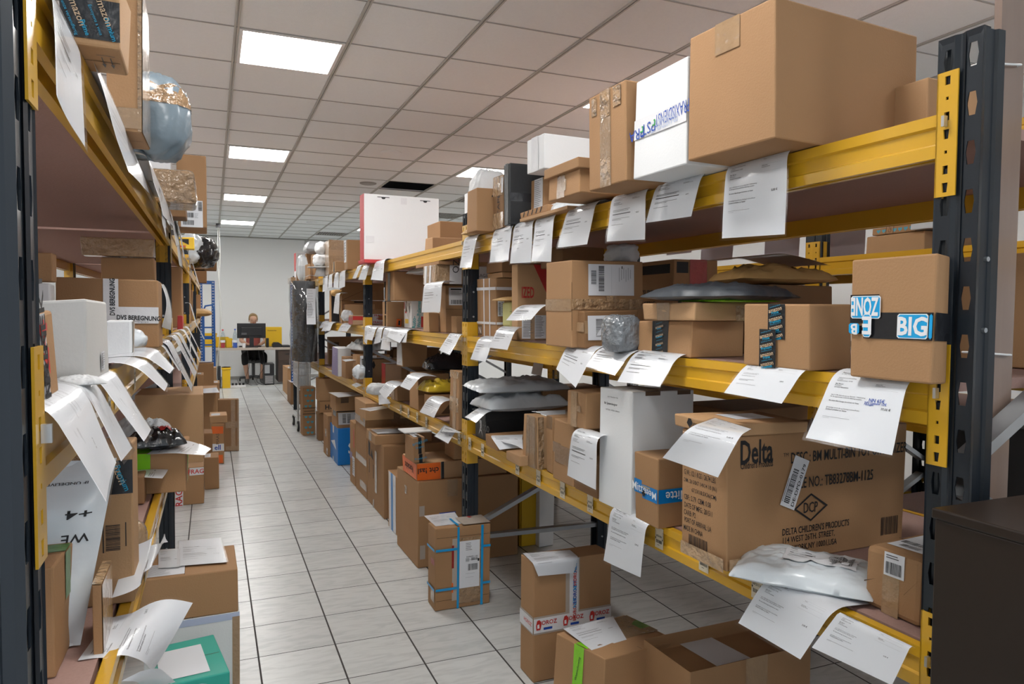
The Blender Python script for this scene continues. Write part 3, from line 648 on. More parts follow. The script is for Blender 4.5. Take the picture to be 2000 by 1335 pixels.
# ------------------------------------------------------------------ the room
def struct(mb, name, **k):
    o = mb.build(name, **k); o['kind'] = 'structure'; return o
X0W, X1W, Y0W = -3.4, 5.1, -3.2
TILE, TX0, TY0 = 0.33, 0.17455, 2.943
def floor_mat():
    m = bpy.data.materials.new('floor_tiles'); m.use_nodes = True; nt = m.node_tree; b = nt.nodes['Principled BSDF']; MATS['floor_tiles'] = m
    tc = nd(nt, 'ShaderNodeTexCoord'); sx = nd(nt, 'ShaderNodeSeparateXYZ'); nt.links.new(tc.outputs['Object'], sx.inputs[0])
    def M(op, a, bb=None, c=None):
        n = nd(nt, 'ShaderNodeMath', operation=op)
        for i, v in enumerate((a, bb, c)):
            if v is None: continue
            if isinstance(v, (int, float)): n.inputs[i].default_value = v
            else: nt.links.new(v, n.inputs[i])
        return n.outputs[0]
    def joint(s, o0, w):
        q = M('DIVIDE', M('SUBTRACT', s, o0), TILE); fr = M('SUBTRACT', q, M('FLOOR', q)); d = M('MINIMUM', fr, M('SUBTRACT', 1.0, fr))
        return M('LESS_THAN', d, w/2/TILE), M('FLOOR', q)
    jx, ix = joint(sx.outputs[0], TX0, 0.0075); jy, iy = joint(sx.outputs[1], TY0, 0.0052)
    j = M('MAXIMUM', jx, jy)
    wn = nd(nt, 'ShaderNodeTexWhiteNoise', noise_dimensions='2D'); cb = nd(nt, 'ShaderNodeCombineXYZ'); nt.links.new(ix, cb.inputs[0]); nt.links.new(iy, cb.inputs[1]); nt.links.new(cb.outputs[0], wn.inputs['Vector'])
    mp = nd(nt, 'ShaderNodeMapping'); mp.inputs['Scale'].default_value = (7, 26, 1); mp.inputs['Rotation'].default_value = (0, 0, 0.5); nt.links.new(tc.outputs['Object'], mp.inputs[0])
    ad = nd(nt, 'ShaderNodeVectorMath', operation='ADD'); nt.links.new(mp.outputs[0], ad.inputs[0]); nt.links.new(wn.outputs['Color'], ad.inputs[1])
    nz = nd(nt, 'ShaderNodeTexNoise'); nz.inputs['Scale'].default_value = 1.1; nz.inputs['Detail'].default_value = 6; nz.inputs['Distortion'].default_value = 0.8; nt.links.new(ad.outputs[0], nz.inputs['Vector'])
    cr = nd(nt, 'ShaderNodeValToRGB'); cr.color_ramp.elements[0].position = 0.36; cr.color_ramp.elements[0].color = (0.50, 0.512, 0.508, 1); cr.color_ramp.elements[1].position = 0.56; cr.color_ramp.elements[1].color = (0.57, 0.583, 0.575, 1)
    nt.links.new(nz.outputs['Fac'], cr.inputs[0])
    hs = nd(nt, 'ShaderNodeHueSaturation'); nt.links.new(cr.outputs[0], hs.inputs['Color']); mr = nd(nt, 'ShaderNodeMapRange'); mr.inputs[3].default_value = 0.95; mr.inputs[4].default_value = 1.05
    nt.links.new(wn.outputs['Value'], mr.inputs[0]); nt.links.new(mr.outputs[0], hs.inputs['Value'])
    mx = nd(nt, 'ShaderNodeMix', data_type='RGBA'); nt.links.new(j, mx.inputs[0]); nt.links.new(hs.outputs[0], mx.inputs[6]); mx.inputs[7].default_value = (0.035, 0.03, 0.028, 1)
    nt.links.new(mx.outputs[2], b.inputs['Base Color']); rg = M('ADD', M('MULTIPLY', j, 0.5), 0.27); nt.links.new(rg, b.inputs['Roughness'])
    bp = nd(nt, 'ShaderNodeBump'); bp.inputs['Strength'].default_value = 0.4; bp.inputs['Distance'].default_value = 0.002; bp.invert = True; nt.links.new(j, bp.inputs['Height']); nt.links.new(bp.outputs[0], b.inputs['Normal'])
floor_mat()
mat('ceiling_tile', (0.79, 0.825, 0.83), 0.9, var=0.035, scale=60, bump=0.25, bscale=240)
fl = MB(); fl.box((X0W, Y0W, -0.1), (X1W, WALL_Y, 0), 'floor_tiles'); struct(fl, 'floor')
# ceiling boards with one board missing and openings for the lamps
CA, CB, CX0, CY0 = 0.6212, 0.6252, 0.1489, 3.7665
i0, i1 = math.floor((X0W-CX0)/CA), math.ceil((X1W-CX0)/CA); j0, j1 = math.floor((Y0W-CY0)/CB), math.ceil((WALL_Y-CY0)/CB)
hole = (3, 8)
hp = onZ(790, 360, CEIL); hole = (math.floor((hp.x-CX0)/CA), math.floor((hp.y-CY0)/CB))
lamps = [(i, j) for i in (-4, 0, 4) for j in (-9, -4, 1, 6, 11, 16) if X0W < CX0+(i+0.5)*CA < X1W]
vp = [onZ(637, 458, CEIL), onZ(907, 392, CEIL), onZ(868, 425, CEIL)]
vents = [(math.floor((p.x-CX0)/CA), math.floor((p.y-CY0)/CB)) for p in vp]
ce = MB(); sk = set(lamps) | {hole} | set(vents)
for i in range(i0, i1):
    for j in range(j0, j1):
        if (i, j) in sk: continue
        xa, xb, ya, yb = max(X0W, CX0+i*CA), min(X1W, CX0+(i+1)*CA), max(Y0W, CY0+j*CB), min(WALL_Y, CY0+(j+1)*CB)
        ce.box((xa, ya+0.003, CEIL+0.004), (xb, yb-0.003, CEIL+0.02), 'ceiling_tile')
struct(ce, 'ceiling')
vd = MB(); vd.box((X0W, Y0W, CEIL+0.45), (X1W, WALL_Y, CEIL+0.5), 'black_void'); struct(vd, 'trim_2')
g = MB()
for i in range(i0, i1+1):
    x = CX0+i*CA
    if X0W < x < X1W:
        for a, b, zz in ((-0.014, -0.004, 0.0), (0.004, 0.014, 0.0), (-0.005, 0.005, 0.006)): g.box((x+a, Y0W, CEIL-0.004+zz), (x+b, WALL_Y, CEIL+0.004+zz), 'runner')
for j in range(j0, j1+1):
    y = CY0+j*CB
    if Y0W < y < WALL_Y: g.box((X0W, y-0.0035, CEIL-0.001), (X1W, y+0.0035, CEIL+0.006), 'seam_dark')
struct(g, 'trim_1')
w = MB(); w.box((X0W-0.1, WALL_Y, 0), (X1W+0.1, WALL_Y+0.12, CEIL+0.5), 'wall_white'); struct(w, 'wall_back')
w = MB(); w.box((X0W-0.12, Y0W, 0), (X0W, WALL_Y, CEIL+0.5), 'wall_white'); struct(w, 'wall_left')
w = MB(); w.box((X1W, Y0W, 0), (X1W+0.12, WALL_Y, CEIL+0.5), 'wall_white'); struct(w, 'wall_right')
t = MB(); t.box((X0W, WALL_Y-0.025, CEIL-0.022), (X1W, WALL_Y, CEIL-0.002), 'seam_dark'); struct(t, 'trim_3')
t = MB(); t.box((X0W, WALL_Y-0.012, 0), (X1W, WALL_Y, 0.07), 'vent_grey'); struct(t, 'baseboard_back')

# recessed lamps
def lamp(i, j, label, proto=[]):
    c = (CX0+(i+0.5)*CA, CY0+(j+0.5)*CB, CEIL)
    if not proto:
        r = empty('ceiling_light', c); f = MB(); a, b = CA/2-0.016, CB/2-0.006
        for x0, y0, x1, y1 in ((-a, -b, a, -b+0.02), (-a, b-0.02, a, b), (-a, -b, -a+0.02, b), (a-0.02, -b, a, b)): f.box((x0, y0, -0.006), (x1, y1, 0.02), 'frame_white')
        f.box((-a, -b, 0.03), (a, b, 0.034), 'frame_white'); f.build('lamp_frame', r)
        d = MB(); d.box((-a+0.02, -b+0.02, 0.004), (a-0.02, b-0.02, 0.008), 'panel_glow'); d.build('diffuser', r); proto.append(r)
    else: r = copy_tree(proto[0]); r.location = c
    return tag(r, label, 'light', 'recessed ceiling lights')
LN = {(0, 1): 'square glowing ceiling light above the aisle, nearest and largest of the row', (0, 6): 'glowing ceiling light above the aisle, second from the front', (0, 11): 'glowing ceiling light above the aisle, third from the front', (0, 16): 'glowing ceiling light above the aisle, last before the back wall',
      (4, 1): 'ceiling light mostly hidden behind the taped box on the right rack', (4, 6): 'glowing ceiling light above the right rack, left of the white box', (4, 11): 'ceiling light hidden behind the big white flat carton', (4, 16): 'far ceiling light peeking out left of the white flat carton'}
for i, j in lamps: lamp(i, j, LN.get((i, j), 'recessed square ceiling light outside the aisle view'))
for k, (i, j) in enumerate(vents):
    v = MB(); x, y = CX0+i*CA, CY0+j*CB
    v.box((x+0.015, y+0.01, CEIL+0.02), (x+CA-0.015, y+CB-0.01, CEIL+0.024), 'black_void'); r = v.build('ceiling_vent'); vs = MB()
    for q in range(12): vs.box((x+0.02+q*(CA-0.04)/12, y+0.01, CEIL+0.002), (x+0.045+q*(CA-0.04)/12, y+CB-0.01, CEIL+0.012), 'vent_grey')
    vs.build('slats', r); tag(r, ('slatted air vent in the ceiling by the back wall', 'slatted air vent in the ceiling left of the brown box and white paper bag', 'slatted ceiling vent above the brown boxes behind the white flat carton')[k], 'vent')
for k, q in enumerate(((764, 298), (719, 358), (610, 434))):
    p = onZ(*q, CEIL); v = MB(); v.lathe((p.x, p.y, CEIL-0.012), [(0.0, 0), (0.085, 0), (0.10, 0.006), (0.105, 0.016)], 'vent_grey' if k == 1 else 'ceiling_tile', 24)
    v.build('ceiling_speaker'); tag(bpy.data.objects[v and 'ceiling_speaker' + ('' if k == 0 else '.%03d' % k)], ('round flush ceiling speaker, nearest of the three', 'round ceiling speaker just left of the missing board', 'round faint ceiling speaker farthest down the aisle')[k], 'speaker')

# ------------------------------------------------------------------ pallet racks
PD = 0.06                      # post width along the rack, depth
def post_mesh(hh):
    mb = MB(); bm = bmesh.new(); p = 0.0885; n = int(hh/p)
    vd = {}
    def V(x, y, z):
        k = (round(x, 5), round(y, 5), round(z, 5))
        if k not in vd: vd[k] = bm.verts.new(k)
        return vd[k]
    def Q(*pts): bm.faces.new([V(*q) for q in pts])
    for i in range(n):
        z0, z1 = i*p, (i+1)*p; zm = z0+p*0.5; hz = 0.0215
        for ya, yb in ((0.0, PW/2-0.006), (PW/2+0.006, PW)):
            yc = (ya+yb)/2; w, b = 0.0062, 0.0035
            zt, zb = zm+hz, zm-hz; ym0, ym1 = yc-w-b, yc+w+b
            Q((0, ya, z1), (0, yb, z1), (0, yc+w, zt), (0, yc-w, zt)); Q((0, yb, z0), (0, ya, z0), (0, yc-w, zb), (0, yc+w, zb))
            Q((0, ya, z0), (0, ya, zm), (0, ym0, zm), (0, yc-w, zb)); Q((0, ya, zm), (0, ya, z1), (0, yc-w, zt), (0, ym0, zm))
            Q((0, yb, zm), (0, yb, z0), (0, yc+w, zb), (0, ym1, zm)); Q((0, yb, z1), (0, yb, zm), (0, ym1, zm), (0, yc+w, zt))
    zt = n*p
    def strip(pl):
        for (xa, ya), (xb, yb) in zip(pl, pl[1:]): Q((xa, ya, 0), (xb, yb, 0), (xb, yb, zt), (xa, ya, zt))
    a, b = PW/2-0.006, PW/2+0.006
    strip([(0, a), (0.004, a+0.003), (0.004, b-0.003), (0, b)])
    for s_ in (0, 1):
        f = (lambda y: y) if s_ == 0 else (lambda y: PW-y)
        strip([(0, f(0)), (0.019, f(0.0)), (0.022, f(0.005)), (0.038, f(0.005)), (0.041, f(0.0)), (PD, f(0.0)), (PD, f(0.016))])
    bmesh.ops.recalc_face_normals(bm, faces=bm.faces); bmesh.ops.solidify(bm, geom=list(bm.faces), thickness=0.0022)
    me = bpy.data.meshes.new('upright'); bm.to_mesh(me); bm.free(); me.materials.append(MATS['post_paint']); return me
BEAM_PROF = [(0, 0), (0.012, 0), (0.012, 0.04), (0.027, 0.04), (0.027, 0), (0.042, 0), (0.042, BH-0.022), (0.022, BH-0.022), (0.022, BH), (0, BH), (0, BH-0.022), (0.006, BH-0.026), (0.006, 0.028), (0, 0.024)]
class Rack:
    def __init__(s, X, S, side, name, label, depth, posts, hh, top_extra=0):
        s.X, s.S, s.side, s.depth, s.posts, s.levels = X, S, side, depth, posts, []; RACKS.append(s)
        s.root = empty(name, (X+S*posts[0], posts[0], 0), math.atan(-S)); tag(s.root, label, 'rack'); s.Y0 = posts[0]; s.c = 1/math.cos(math.atan(-S))
        me = post_mesh(hh); s.feet = MB()
        for y in posts:
            for back in (0, 1):
                o = bpy.data.objects.new('upright', me); link(o, s.root)
                o.location = ((depth if back else 0)*side, s.l(y), 0); o.scale = (side*(-1 if back else 1), 1, 1)
                s.feet.box((o.location.x-0.06*side if back else o.location.x-0.01, s.l(y)-0.01, 0), (o.location.x+0.01*side if back else o.location.x+0.09*side, s.l(y)+PW+0.01, 0.005), 'post_paint')
                if y > posts[min(2, len(posts)-1)]: continue
                for z in (0.22, 0.42, 0.92, 1.0, 1.49, 1.62):
                    if not hasattr(Rack, 'bm_'):
                        bl = MB(); bl.tube([(0, -0.004, 0), (0, 0.007, 0)], 0.0048, 'galvanised', 8); Rack.bm_ = bl.data('bolt')
                    bo = bpy.data.objects.new('bolt', Rack.bm_); link(bo, o); bo.location = (0.030, 0.002, z)
            s.brace(y, hh)
        s.feet.build('base_plate', s.root)
    def l(s, y): return (y-s.Y0)*s.c
    def brace(s, y, hh):
        d = s.depth*s.side; yy = s.l(y)+PW/2
        for a, b in (((0.05, 0.30), (s.depth-0.05, 0.285)), ((0.05, 0.36), (s.depth-0.05, 0.70)), ((0.05, 1.18), (s.depth-0.05, 0.78)), ((0.05, 1.24), (s.depth-0.05, 1.66))):
            if b[1] > hh: continue
            m = MB(); m.bar((a[0]*s.side, yy, a[1]), (b[0]*s.side, yy, b[1]), 0.022, 0.042, 'galvanised', up=(0, 1, 0)); m.build('brace', s.root)
    def level(s, z, bays=None, board=True, stickers=(), back=True, pin_seed=0):
        s.levels.append(z)
        for k, (ya, yb) in enumerate(zip(s.posts, s.posts[1:])):
            if bays is not None and k not in bays: continue
            y0, y1 = s.l(ya)+PW, s.l(yb)
            for bk in ((0, 1) if back else (0,)):
                m = MB(); pr = [((x-0.004)*s.side*(-1 if bk else 1)+(s.depth*s.side if bk else 0), zz+z-BH) for x, zz in BEAM_PROF]
                m.extrude(pr, y0, y1, 'yellow_paint'); be = m.build('beam', s.root)
                for en, yy, dr in ((0, y0, -1), (1, y1, 1)):
                    s.connector(be, bk, yy, dr, z)
                if not bk and stickers:
                    for (t, yc) in stickers[k] if k < len(stickers) else ():
                        st = MB(); xx = -0.0055*s.side; yl = s.l(yc); sg = -s.side; fn = lambda x, y, yl=yl, xx=xx: (xx, yl+x*sg, z-BH*0.5+y); put_rect(st, fn, -0.021, -0.032, 0.021, 0.032, 'sticker')
                        fn2 = lambda x, y, yl=yl, xx=xx: (xx-0.0006*s.side, yl+x*sg, z-BH*0.5+y)
                        put_text(st, fn2, t, 0, 0.006, 0.007, 0.029, 'ink', 0, 0.02); put_barcode(st, fn2, -0.015, -0.016, 0.015, -0.006, 'ink', False, int(yc*100)); put_lines(st, fn2, -0.008, -0.021, 0.016, 1, 0.01, 0.0016, 'ink_grey')
                        for q in (-0.0175, 0.0175): put_rect(st, fn2, q-0.0006, -0.004, q+0.0006, 0.022, 'ink'); st.poly([fn2(q-0.003, 0.0), fn2(q, -0.007), fn2(q+0.003, 0.0)], 'ink')
                        st.build('location_sticker', be)
            if board:
                m = MB(); nb = 3; x0, x1 = 0.026, s.depth-0.026
                m.box((min(x0*s.side, x1*s.side), y0+0.004, z-0.0215), (max(x0*s.side, x1*s.side), y1-0.004, z+0.001), 'chipboard'); m.build('shelf_board', s.root)
    def connector(s, be, bk, yy, dr, z):
        """dr=-1: bolted on the post before the bay, +1: on the post after it"""
        side = s.side*(-1 if bk else 1); xo = s.depth*s.side if bk else 0.0
        zb, zt = z-BH-0.075, z+0.075; m = MB(); xf = xo-0.005*side
        bm = bmesh.new(); w = 0.0415; ya, yb = (yy-w, yy) if dr < 0 else (yy, yy+w); vd = {}
        def V(y, zz):
            k = (round(y, 5), round(zz, 5))
            if k not in vd: vd[k] = bm.verts.new((xf, *k))
            return vd[k]
        yc = (ya+yb)/2; n = 7; ph = (zt-zb)/n
        for i in range(n):
            z0, z1 = zb+i*ph, zb+(i+1)*ph; zm = (z0+z1)/2
            kind = 'tdrtdrd'[i]
            if kind == 't': hw, hw2, hh = 0.0042, 0.0060, 0.009
            elif kind == 'd': hw, hw2, hh = 0.0052, 0.0052, 0.008
            else: hw, hw2, hh = 0.0028, 0.0028, 0.003
            a, b_, c, d = V(ya, z0), V(yb, z0), V(yb, z1), V(ya, z1)
            e, f_, g_, h_ = V(yc-hw, zm-hh), V(yc+hw, zm-hh), V(yc+hw2, zm+hh), V(yc-hw2, zm+hh)
            for fc in ((a, b_, f_, e), (b_, c, g_, f_), (c, d, h_, g_), (d, a, e, h_)): bm.faces.new(fc)
        xs = xo+0.056*side; ys = yy
        vs = [bm.verts.new(q) for q in ((xf, ys, zb), (xf, ys, zt), (xs, ys, zt), (xs, ys, zb))]
        bm.faces.new(vs); bmesh.ops.recalc_face_normals(bm, faces=bm.faces); bmesh.ops.solidify(bm, geom=list(bm.faces), thickness=0.003)
        me = bpy.data.meshes.new('beam_connector'); bm.to_mesh(me); bm.free(); me.materials.append(MATS['yellow_paint']); link(bpy.data.objects.new('beam_connector', me), be)
        p = MB(); zz = zb+(zt-zb)*0.60; p.bar((xf-0.006*side, yc, zz-0.010), (xf-0.006*side, yc, zz+0.010), 0.006, 0.010, 'steel'); p.build('safety_pin', be)

# ------------------------------------------------------------------ racks
STK = lambda n, y0, dy, pre='60C': [('%s%04dA' % (pre, 100+n-k), y0+dy*k) for k in range(9)]
RR = Rack(XR, SR, 1, 'pallet_rack', 'yellow and black pallet rack along the right side of the aisle', 0.86, [0.882, 3.582, 6.157, 8.76, 11.36], 2.07)
def stick(px):
    out = []
    for t, x, y in px:
        p = onR(x, y, -0.004); out.append((t, p.y))
    return out
low1 = stick([('60C0111A', 1480, 1150), ('60C0110A', 1375, 1108), ('60C0109A', 1288, 1060), ('60C0108A', 1220, 1020), ('60C0107A', 1153, 988), ('60C0106A', 1099, 962), ('60C0105A', 1052, 934), ('60C0104A', 1011, 911), ('60C0103A', 943, 876), ('60C0102A', 918, 864)])
low2 = stick([('60C0093A', 897, 852), ('60C0092A', 833, 822), ('60C0091A', 815, 810), ('60C0090A', 798, 800), ('60C0089A', 783, 793), ('60C0088A', 760, 780)])
RR.level(ZT); RR.level(ZM); RR.level(ZL, stickers=[low1, low2])
LR = Rack(XL, SL, -1, 'pallet_rack', 'yellow and black pallet rack along the left side of the aisle', 0.86, [0.831, 3.61, 6.39, 9.17, 11.95], 2.07)
def stickL(px): return [(t, onL(x, y, 0.004).y) for t, x, y in px]
lm1 = stickL([('60C0041A', 262, 735), ('60C0042A', 225, 765), ('60C0043A', 212, 790)])
LR.level(LT); LR.level(LM, stickers=[lm1]); LR.level(LLOW, stickers=[stickL([('60C0061A', 318, 985), ('60C0062A', 305, 1025), ('60C0063A', 283, 1105), ('60C0064A', 245, 1280)])])

# ------------------------------------------------------------------ right rack, top shelf, first bay
crate('huge plain brown carton on the top right shelf, nearest to the post', 1, 1347, 1513, 1790, 272, -8, ZT, yaw=4, m='card', lift=0.003, key='T1', dec=[('tape', 'tape_clear', 'A', 0.33, 0.76, 0.62, 1.0)])
crate('white carton with blue printed tape between two brown cartons on the top right shelf', 1, 1240, 1341, 1352, 322, 106, ZT, D=0.34, m='card_white', lift=0.003, key='T2', dec=[
    ('tape', 'tape_white', 'A', 0.0, 0.40, 1.0, 0.60), ('ttext', 'A', 'PRAXISDIENST', 0.74, 0.525, 0.034, 'ink_blue', 183, 0.0, 0.15), ('ttext', 'A', 'PRAXISDIENST', 0.60, 0.470, 0.028, 'ink_paleblue', 183, 0.0, 0.12),
    ('ttext', 'A', 'PRA', 0.06, 0.45, 0.030, 'ink_blue', 183, 0.0), ('ttext', 'A', 'PST', 0.30, 0.475, 0.032, 'ink_blue', 183, 0.0),
    ('tpoly', 'A', [(0.14, 0.455), (0.20, 0.455), (0.20, 0.515), (0.17, 0.515), (0.17, 0.50), (0.185, 0.50), (0.185, 0.468), (0.14, 0.468)], 'ink_green'),
    ('tpoly', 'A', [(0.385, 0.475), (0.44, 0.475), (0.44, 0.535), (0.41, 0.535), (0.41, 0.52), (0.425, 0.52), (0.425, 0.488), (0.385, 0.488)], 'ink_green')])
crate('tall brown carton with shiny vertical tape beside the white printed carton, top right shelf', 1, 1150, 1221, 1242, 354, 156, ZT, D=0.36, m='card', lift=0.003, dec=[
    ('tape', 'tape_clear', 'A', 0.33, 0.0, 0.62, 1.0), ('tape', 'tape_shiny', 'A', 0.34, 0.06, 0.60, 0.30), ('tape', 'tape_shiny', 'A', 0.10, 0.78, 0.24, 0.97), ('tape', 'tape_shiny', 'A', 0.36, 0.72, 0.6, 0.98), ('tape', 'tape_shiny', 'A', 0.70, 0.78, 0.9, 0.98)])
T4 = crate('brown lidded carton with brown tape, second shelf box left of the tall taped carton', 1, 1071, 1131, 1172, 386, 324, ZT, D=0.30, m='card', lift=0.018, key='T4', dec=[('tape', 'tape_brown', 'A', 0.30, 0.0, 0.55, 1.0), ('tape', 'tape_clear', 'A', 0.33, 0.25, 0.6, 0.7)])
def lid(info, over=0.012, hh=0.03, m='card', dz=0.0):
    L, D, s = info['L'], info['D'], info['s']; b = MB(); x0, x1 = sorted((-over*s, (D+over)*s))
    b.box((x0, -over, info['h']-hh*0.2+dz), (x1, L+over, info['h']+hh*0.8+dz), m); b.build('lid', info['o'], bevel=0.003)
lid(T4, 0.012, 0.035)
crate('white square carton perched on top of smaller parcels, top right shelf', 1, 1030, 1061, 1180, 328, 260, None, dx=-0.02, D=0.36, m='card_white', key='T5', dec=[('tape', 'tape_white', 'A', 0.28, 0, 0.68, 1.0), ('tape', 'tape_white', 'A', 0.30, 0.03, 0.66, 0.1)])
T5 = PARCEL['T5']
crate('small brown carton with white label carrying the white square carton', 1, 1052, 1063, 1071, 388, 338, ZT+0.035, dx=0.05, h=T5['C'].z-(ZT+0.037), L=0.16, D=0.25, m='card', dec=[('label', 'A', 0.42, 0.02, 0.95, 0.99, 'text')])
crate('flat brown book mailer lying under the lidded carton on the shelf edge', 1, 1015, 1108, 1160, 405, 400, ZT, dx=-0.05, D=0.24, h=0.014, m='card_light', seam=False)
crate('brown padded mailer with black zigzag print stacked on a flat mailer, top right shelf', 1, 1019, 1069, 1100, 392, 380, ZT+0.017, dx=-0.03, L=0.26, D=0.2, h=0.028, m='card', seam=False, dec=[('poly', 'A', [(0.1+i*0.16, 0.2), (0.14+i*0.16, 0.2), (0.2+i*0.16, 0.9), (0.16+i*0.16, 0.9)], 'ink') for i in range(5)])
p6 = crate('tall black carton wrapped in black tape on the top right shelf', 1, 984, 996, 1050, 438, 316, ZT, D=0.30, m='card_black', lift=0.002, dec=[('tape', 'tape_black', 'S', 0, 0.38, 1, 0.52), ('tape', 'tape_black', 'A', 0.3, 0, 0.8, 1), ('label', 'S', 0.78, 0.40, 0.98, 0.62, 'text'), ('tpoly', 'S', [(0.78, 0.58), (0.98, 0.58), (0.98, 0.62), (0.78, 0.62)], 'ink_red')])
bag('pale grey-blue mailing bag squeezed between the black carton and flat mailers', Vector((1.35, 2.62, ZT)), (0.22, 0.20, 0.06), 5, 'bag_white', 3)
crate('upright brown carton wrapped in clear tape left of the tall black carton', 1, 963, 984, 1003, 440, 338, ZT, dx=-0.03, D=0.28, m='card_dark', lift=0.002, dec=[('tape', 'wrap_clear', 'A', 0.0, 0.0, 1.0, 0.3), ('tape', 'wrap_clear', 'A', 0.0, 0.62, 1.0, 0.98), ('text', 'A', 'TAPE', 0.55, 0.45, 0.03, 'ink', 90, 0, 0.10), ('label', 'A', 0.82, 0.66, 0.98, 0.94, 'text')])
blob('white crumpled paper bag between two brown cartons, top right shelf', onR(953, 432, 0.06)*1.0, (0.09, 0.075, 0.145), 'crumple_white', 4, 'paper_bag', 'bag', 0.16, sq=3.2)
bpy.data.objects['paper_bag'].location.z = ZT+0.04
crate('narrow upright brown carton with arrow beside the post on the top right shelf', 1, 912, 931, 946, 451, 365, ZT, D=0.30, m='card', lift=0.002, key='T9', dec=[('poly', 'S', [(0.25, 0.80), (0.65, 0.80), (0.65, 0.77), (0.9, 0.82), (0.65, 0.87), (0.65, 0.84), (0.25, 0.84)], 'ink')])
crate('white carton behind the narrow upright carton and paper bag', 1, 916, 930, 965, 372, 347, ZT, dx=0.16, L=0.2, D=0.22, h=0.32, m='card_white')
bag('small tan padded envelope under the white paper bag on the shelf edge', onR(951, 446, 0.05)*1.0, (0.20, 0.20, 0.05), 8, 'envelope_tan', 6, name='padded_envelope', cat='envelope')
bpy.data.objects['padded_envelope'].location.z = ZT+0.001

# right rack, top shelf, notes hanging in front (near to far)
G1 = 'delivery notes on the top right shelf'
hang('delivery note hanging below the huge brown carton, top right shelf', 1, (1416, 340), (1540, 312), (1537, 462), (1407, 470), ZT, 3, 0.12, detail=3, group=G1, page=0.297, seed=1.0)
hang('delivery note hanging below the white printed carton, top right shelf', 1, (1283, 372), (1374, 345), (1352, 426), (1258, 439), ZT, 8, 0.12, detail=2, group=G1, seed=2)
hang('delivery note hanging below the tall taped carton, top right shelf', 1, (1192, 389), (1264, 375), (1261, 471), (1183, 475), ZT, 4, 0.12, detail=2, group=G1, seed=3)
hang('creased delivery note hanging below the lidded carton, top right shelf', 1, (1108, 410), (1167, 396), (1149, 480), (1086, 486), ZT, 8, 0.12, detail=2, group=G1, seed=4)
hang('delivery note below the flat mailers, right of its two neighbours, top right shelf', 1, (1045, 425), (1085, 418), (1078, 514), (1035, 513), ZT, 4, 0.12, detail=2, group=G1, seed=5)
hang('delivery note below the black carton, middle of three close together, top right shelf', 1, (1003, 435), (1043, 428), (1038, 515), (995, 517), ZT, 4, 0.12, detail=2, group=G1, seed=6)
hang('delivery note below the paper bag and taped carton, left of three close together', 1, (965, 446), (1001, 440), (994, 510), (955, 515), ZT, 5, 0.12, detail=2, group=G1, seed=7)
hang('curled delivery note hanging in front of the second right post, top shelf', 1, (908, 460), (934, 454), (920, 524), (897, 525), ZT, 9, 0.10, detail=2, group=G1, seed=8)

# ------------------------------------------------------------------ right rack, middle shelf, first bay
BIGT = [('tape', 'tape_black', 'A', 0.0, 0.37, 0.40, 0.44), ('tape', 'tape_black', 'A', 0.0, 0.46, 0.37, 0.70), ('tape', 'tape_black', 'A', 0.18, 0.335, 1.0, 0.55), ('tape', 'tape_black', 'S', 0.0, 0.335, 1.0, 0.55)]
def rrect(u0, v0, u1, v1, r=0.02):
    return [(u0+r, v0), (u1-r, v0), (u1, v0+r*0.7), (u1, v1-r*0.7), (u1-r, v1), (u0+r, v1), (u0, v1-r*0.7), (u0, v0+r*0.7)]
crate('tall brown carton with black and blue lettered tape beside the near right post, middle shelf', 1, 1663, 1820, 1838, 753, 498, ZM, D=0.34, m='card', lift=0.002, key='M1', dec=BIGT+[
    ('tpoly', 'A', rrect(0.60, 0.345, 0.95, 0.54), 'ink_white'), ('tpoly', 'A', rrect(0.61, 0.352, 0.94, 0.533), 'ink_sky'), ('ttext', 'A', 'BIG', 0.775, 0.443, 0.036, 'ink_white', 0, 0.03, 0.062),
    ('tpoly', 'A', rrect(0.965, 0.345, 1.0, 0.54), 'ink_sky'), ('tpoly', 'A', rrect(0.02, 0.50, 0.40, 0.69), 'ink_white'), ('tpoly', 'A', rrect(0.03, 0.507, 0.39, 0.683), 'ink_sky'), ('ttext', 'A', 'ZONE', 0.20, 0.60, 0.038, 'ink_white', 180, 0.03, 0.065),
    ('tpoly', 'A', rrect(0.0, 0.37, 0.14, 0.46), 'ink_sky'), ('ttext', 'A', 'B', 0.07, 0.41, 0.022, 'ink_white', 180, 0.03), ('tpoly', 'A', rrect(0.19, 0.345, 0.29, 0.54), 'ink_white'), ('tpoly', 'A', rrect(0.195, 0.352, 0.285, 0.533), 'ink_sky'), ('ttext', 'A', 'E', 0.24, 0.443, 0.036, 'ink_white', 180, 0.03)])
crate('brown carton with stepped black printed tape, left of the tall lettered carton', 1, 1455, 1581, 1664, 726, 594, ZM, m='card', lift=0.002, key='M2', dec=prime_tape('A', 0.40, 0.45, 0.66, 1.0, True, 6, 0.010)+prime_tape('A', 0.29, 0.0, 0.545, 0.60, True, 6, 0.010))
M3 = crate('brown carton with black printed tape, lower of two stacked on the middle right shelf', 1, 1246, 1348, 1454, 700, 627, ZM, m='card', lift=0.002, key='M3', dec=prime_tape('A', 0.30, 0.0, 0.60, 1.0, True, 6, 0.009))
M3b = crate('flat brown carton with clear tape stacked on the black-taped carton, middle right shelf', 1, 1254, 1357, 1457, 627, 592, M3['top']+0.002, dx=-0.03, m='card_light', key='M3b', dec=[('tape', 'tape_clear', 'A', 0.3, 0, 0.55, 1.0), ('tape', 'tape_shiny', 'S', 0.78, 0.0, 0.95, 0.85)])
bag('dark grey mailing bag lying on the stacked cartons, middle right shelf', Vector((M3b['C'].x+0.13, M3b['C'].y+0.06, M3b['top']+0.004)), (0.30, 0.36, 0.05), 20, 'bag_darkgrey', 5, wr=0.14)
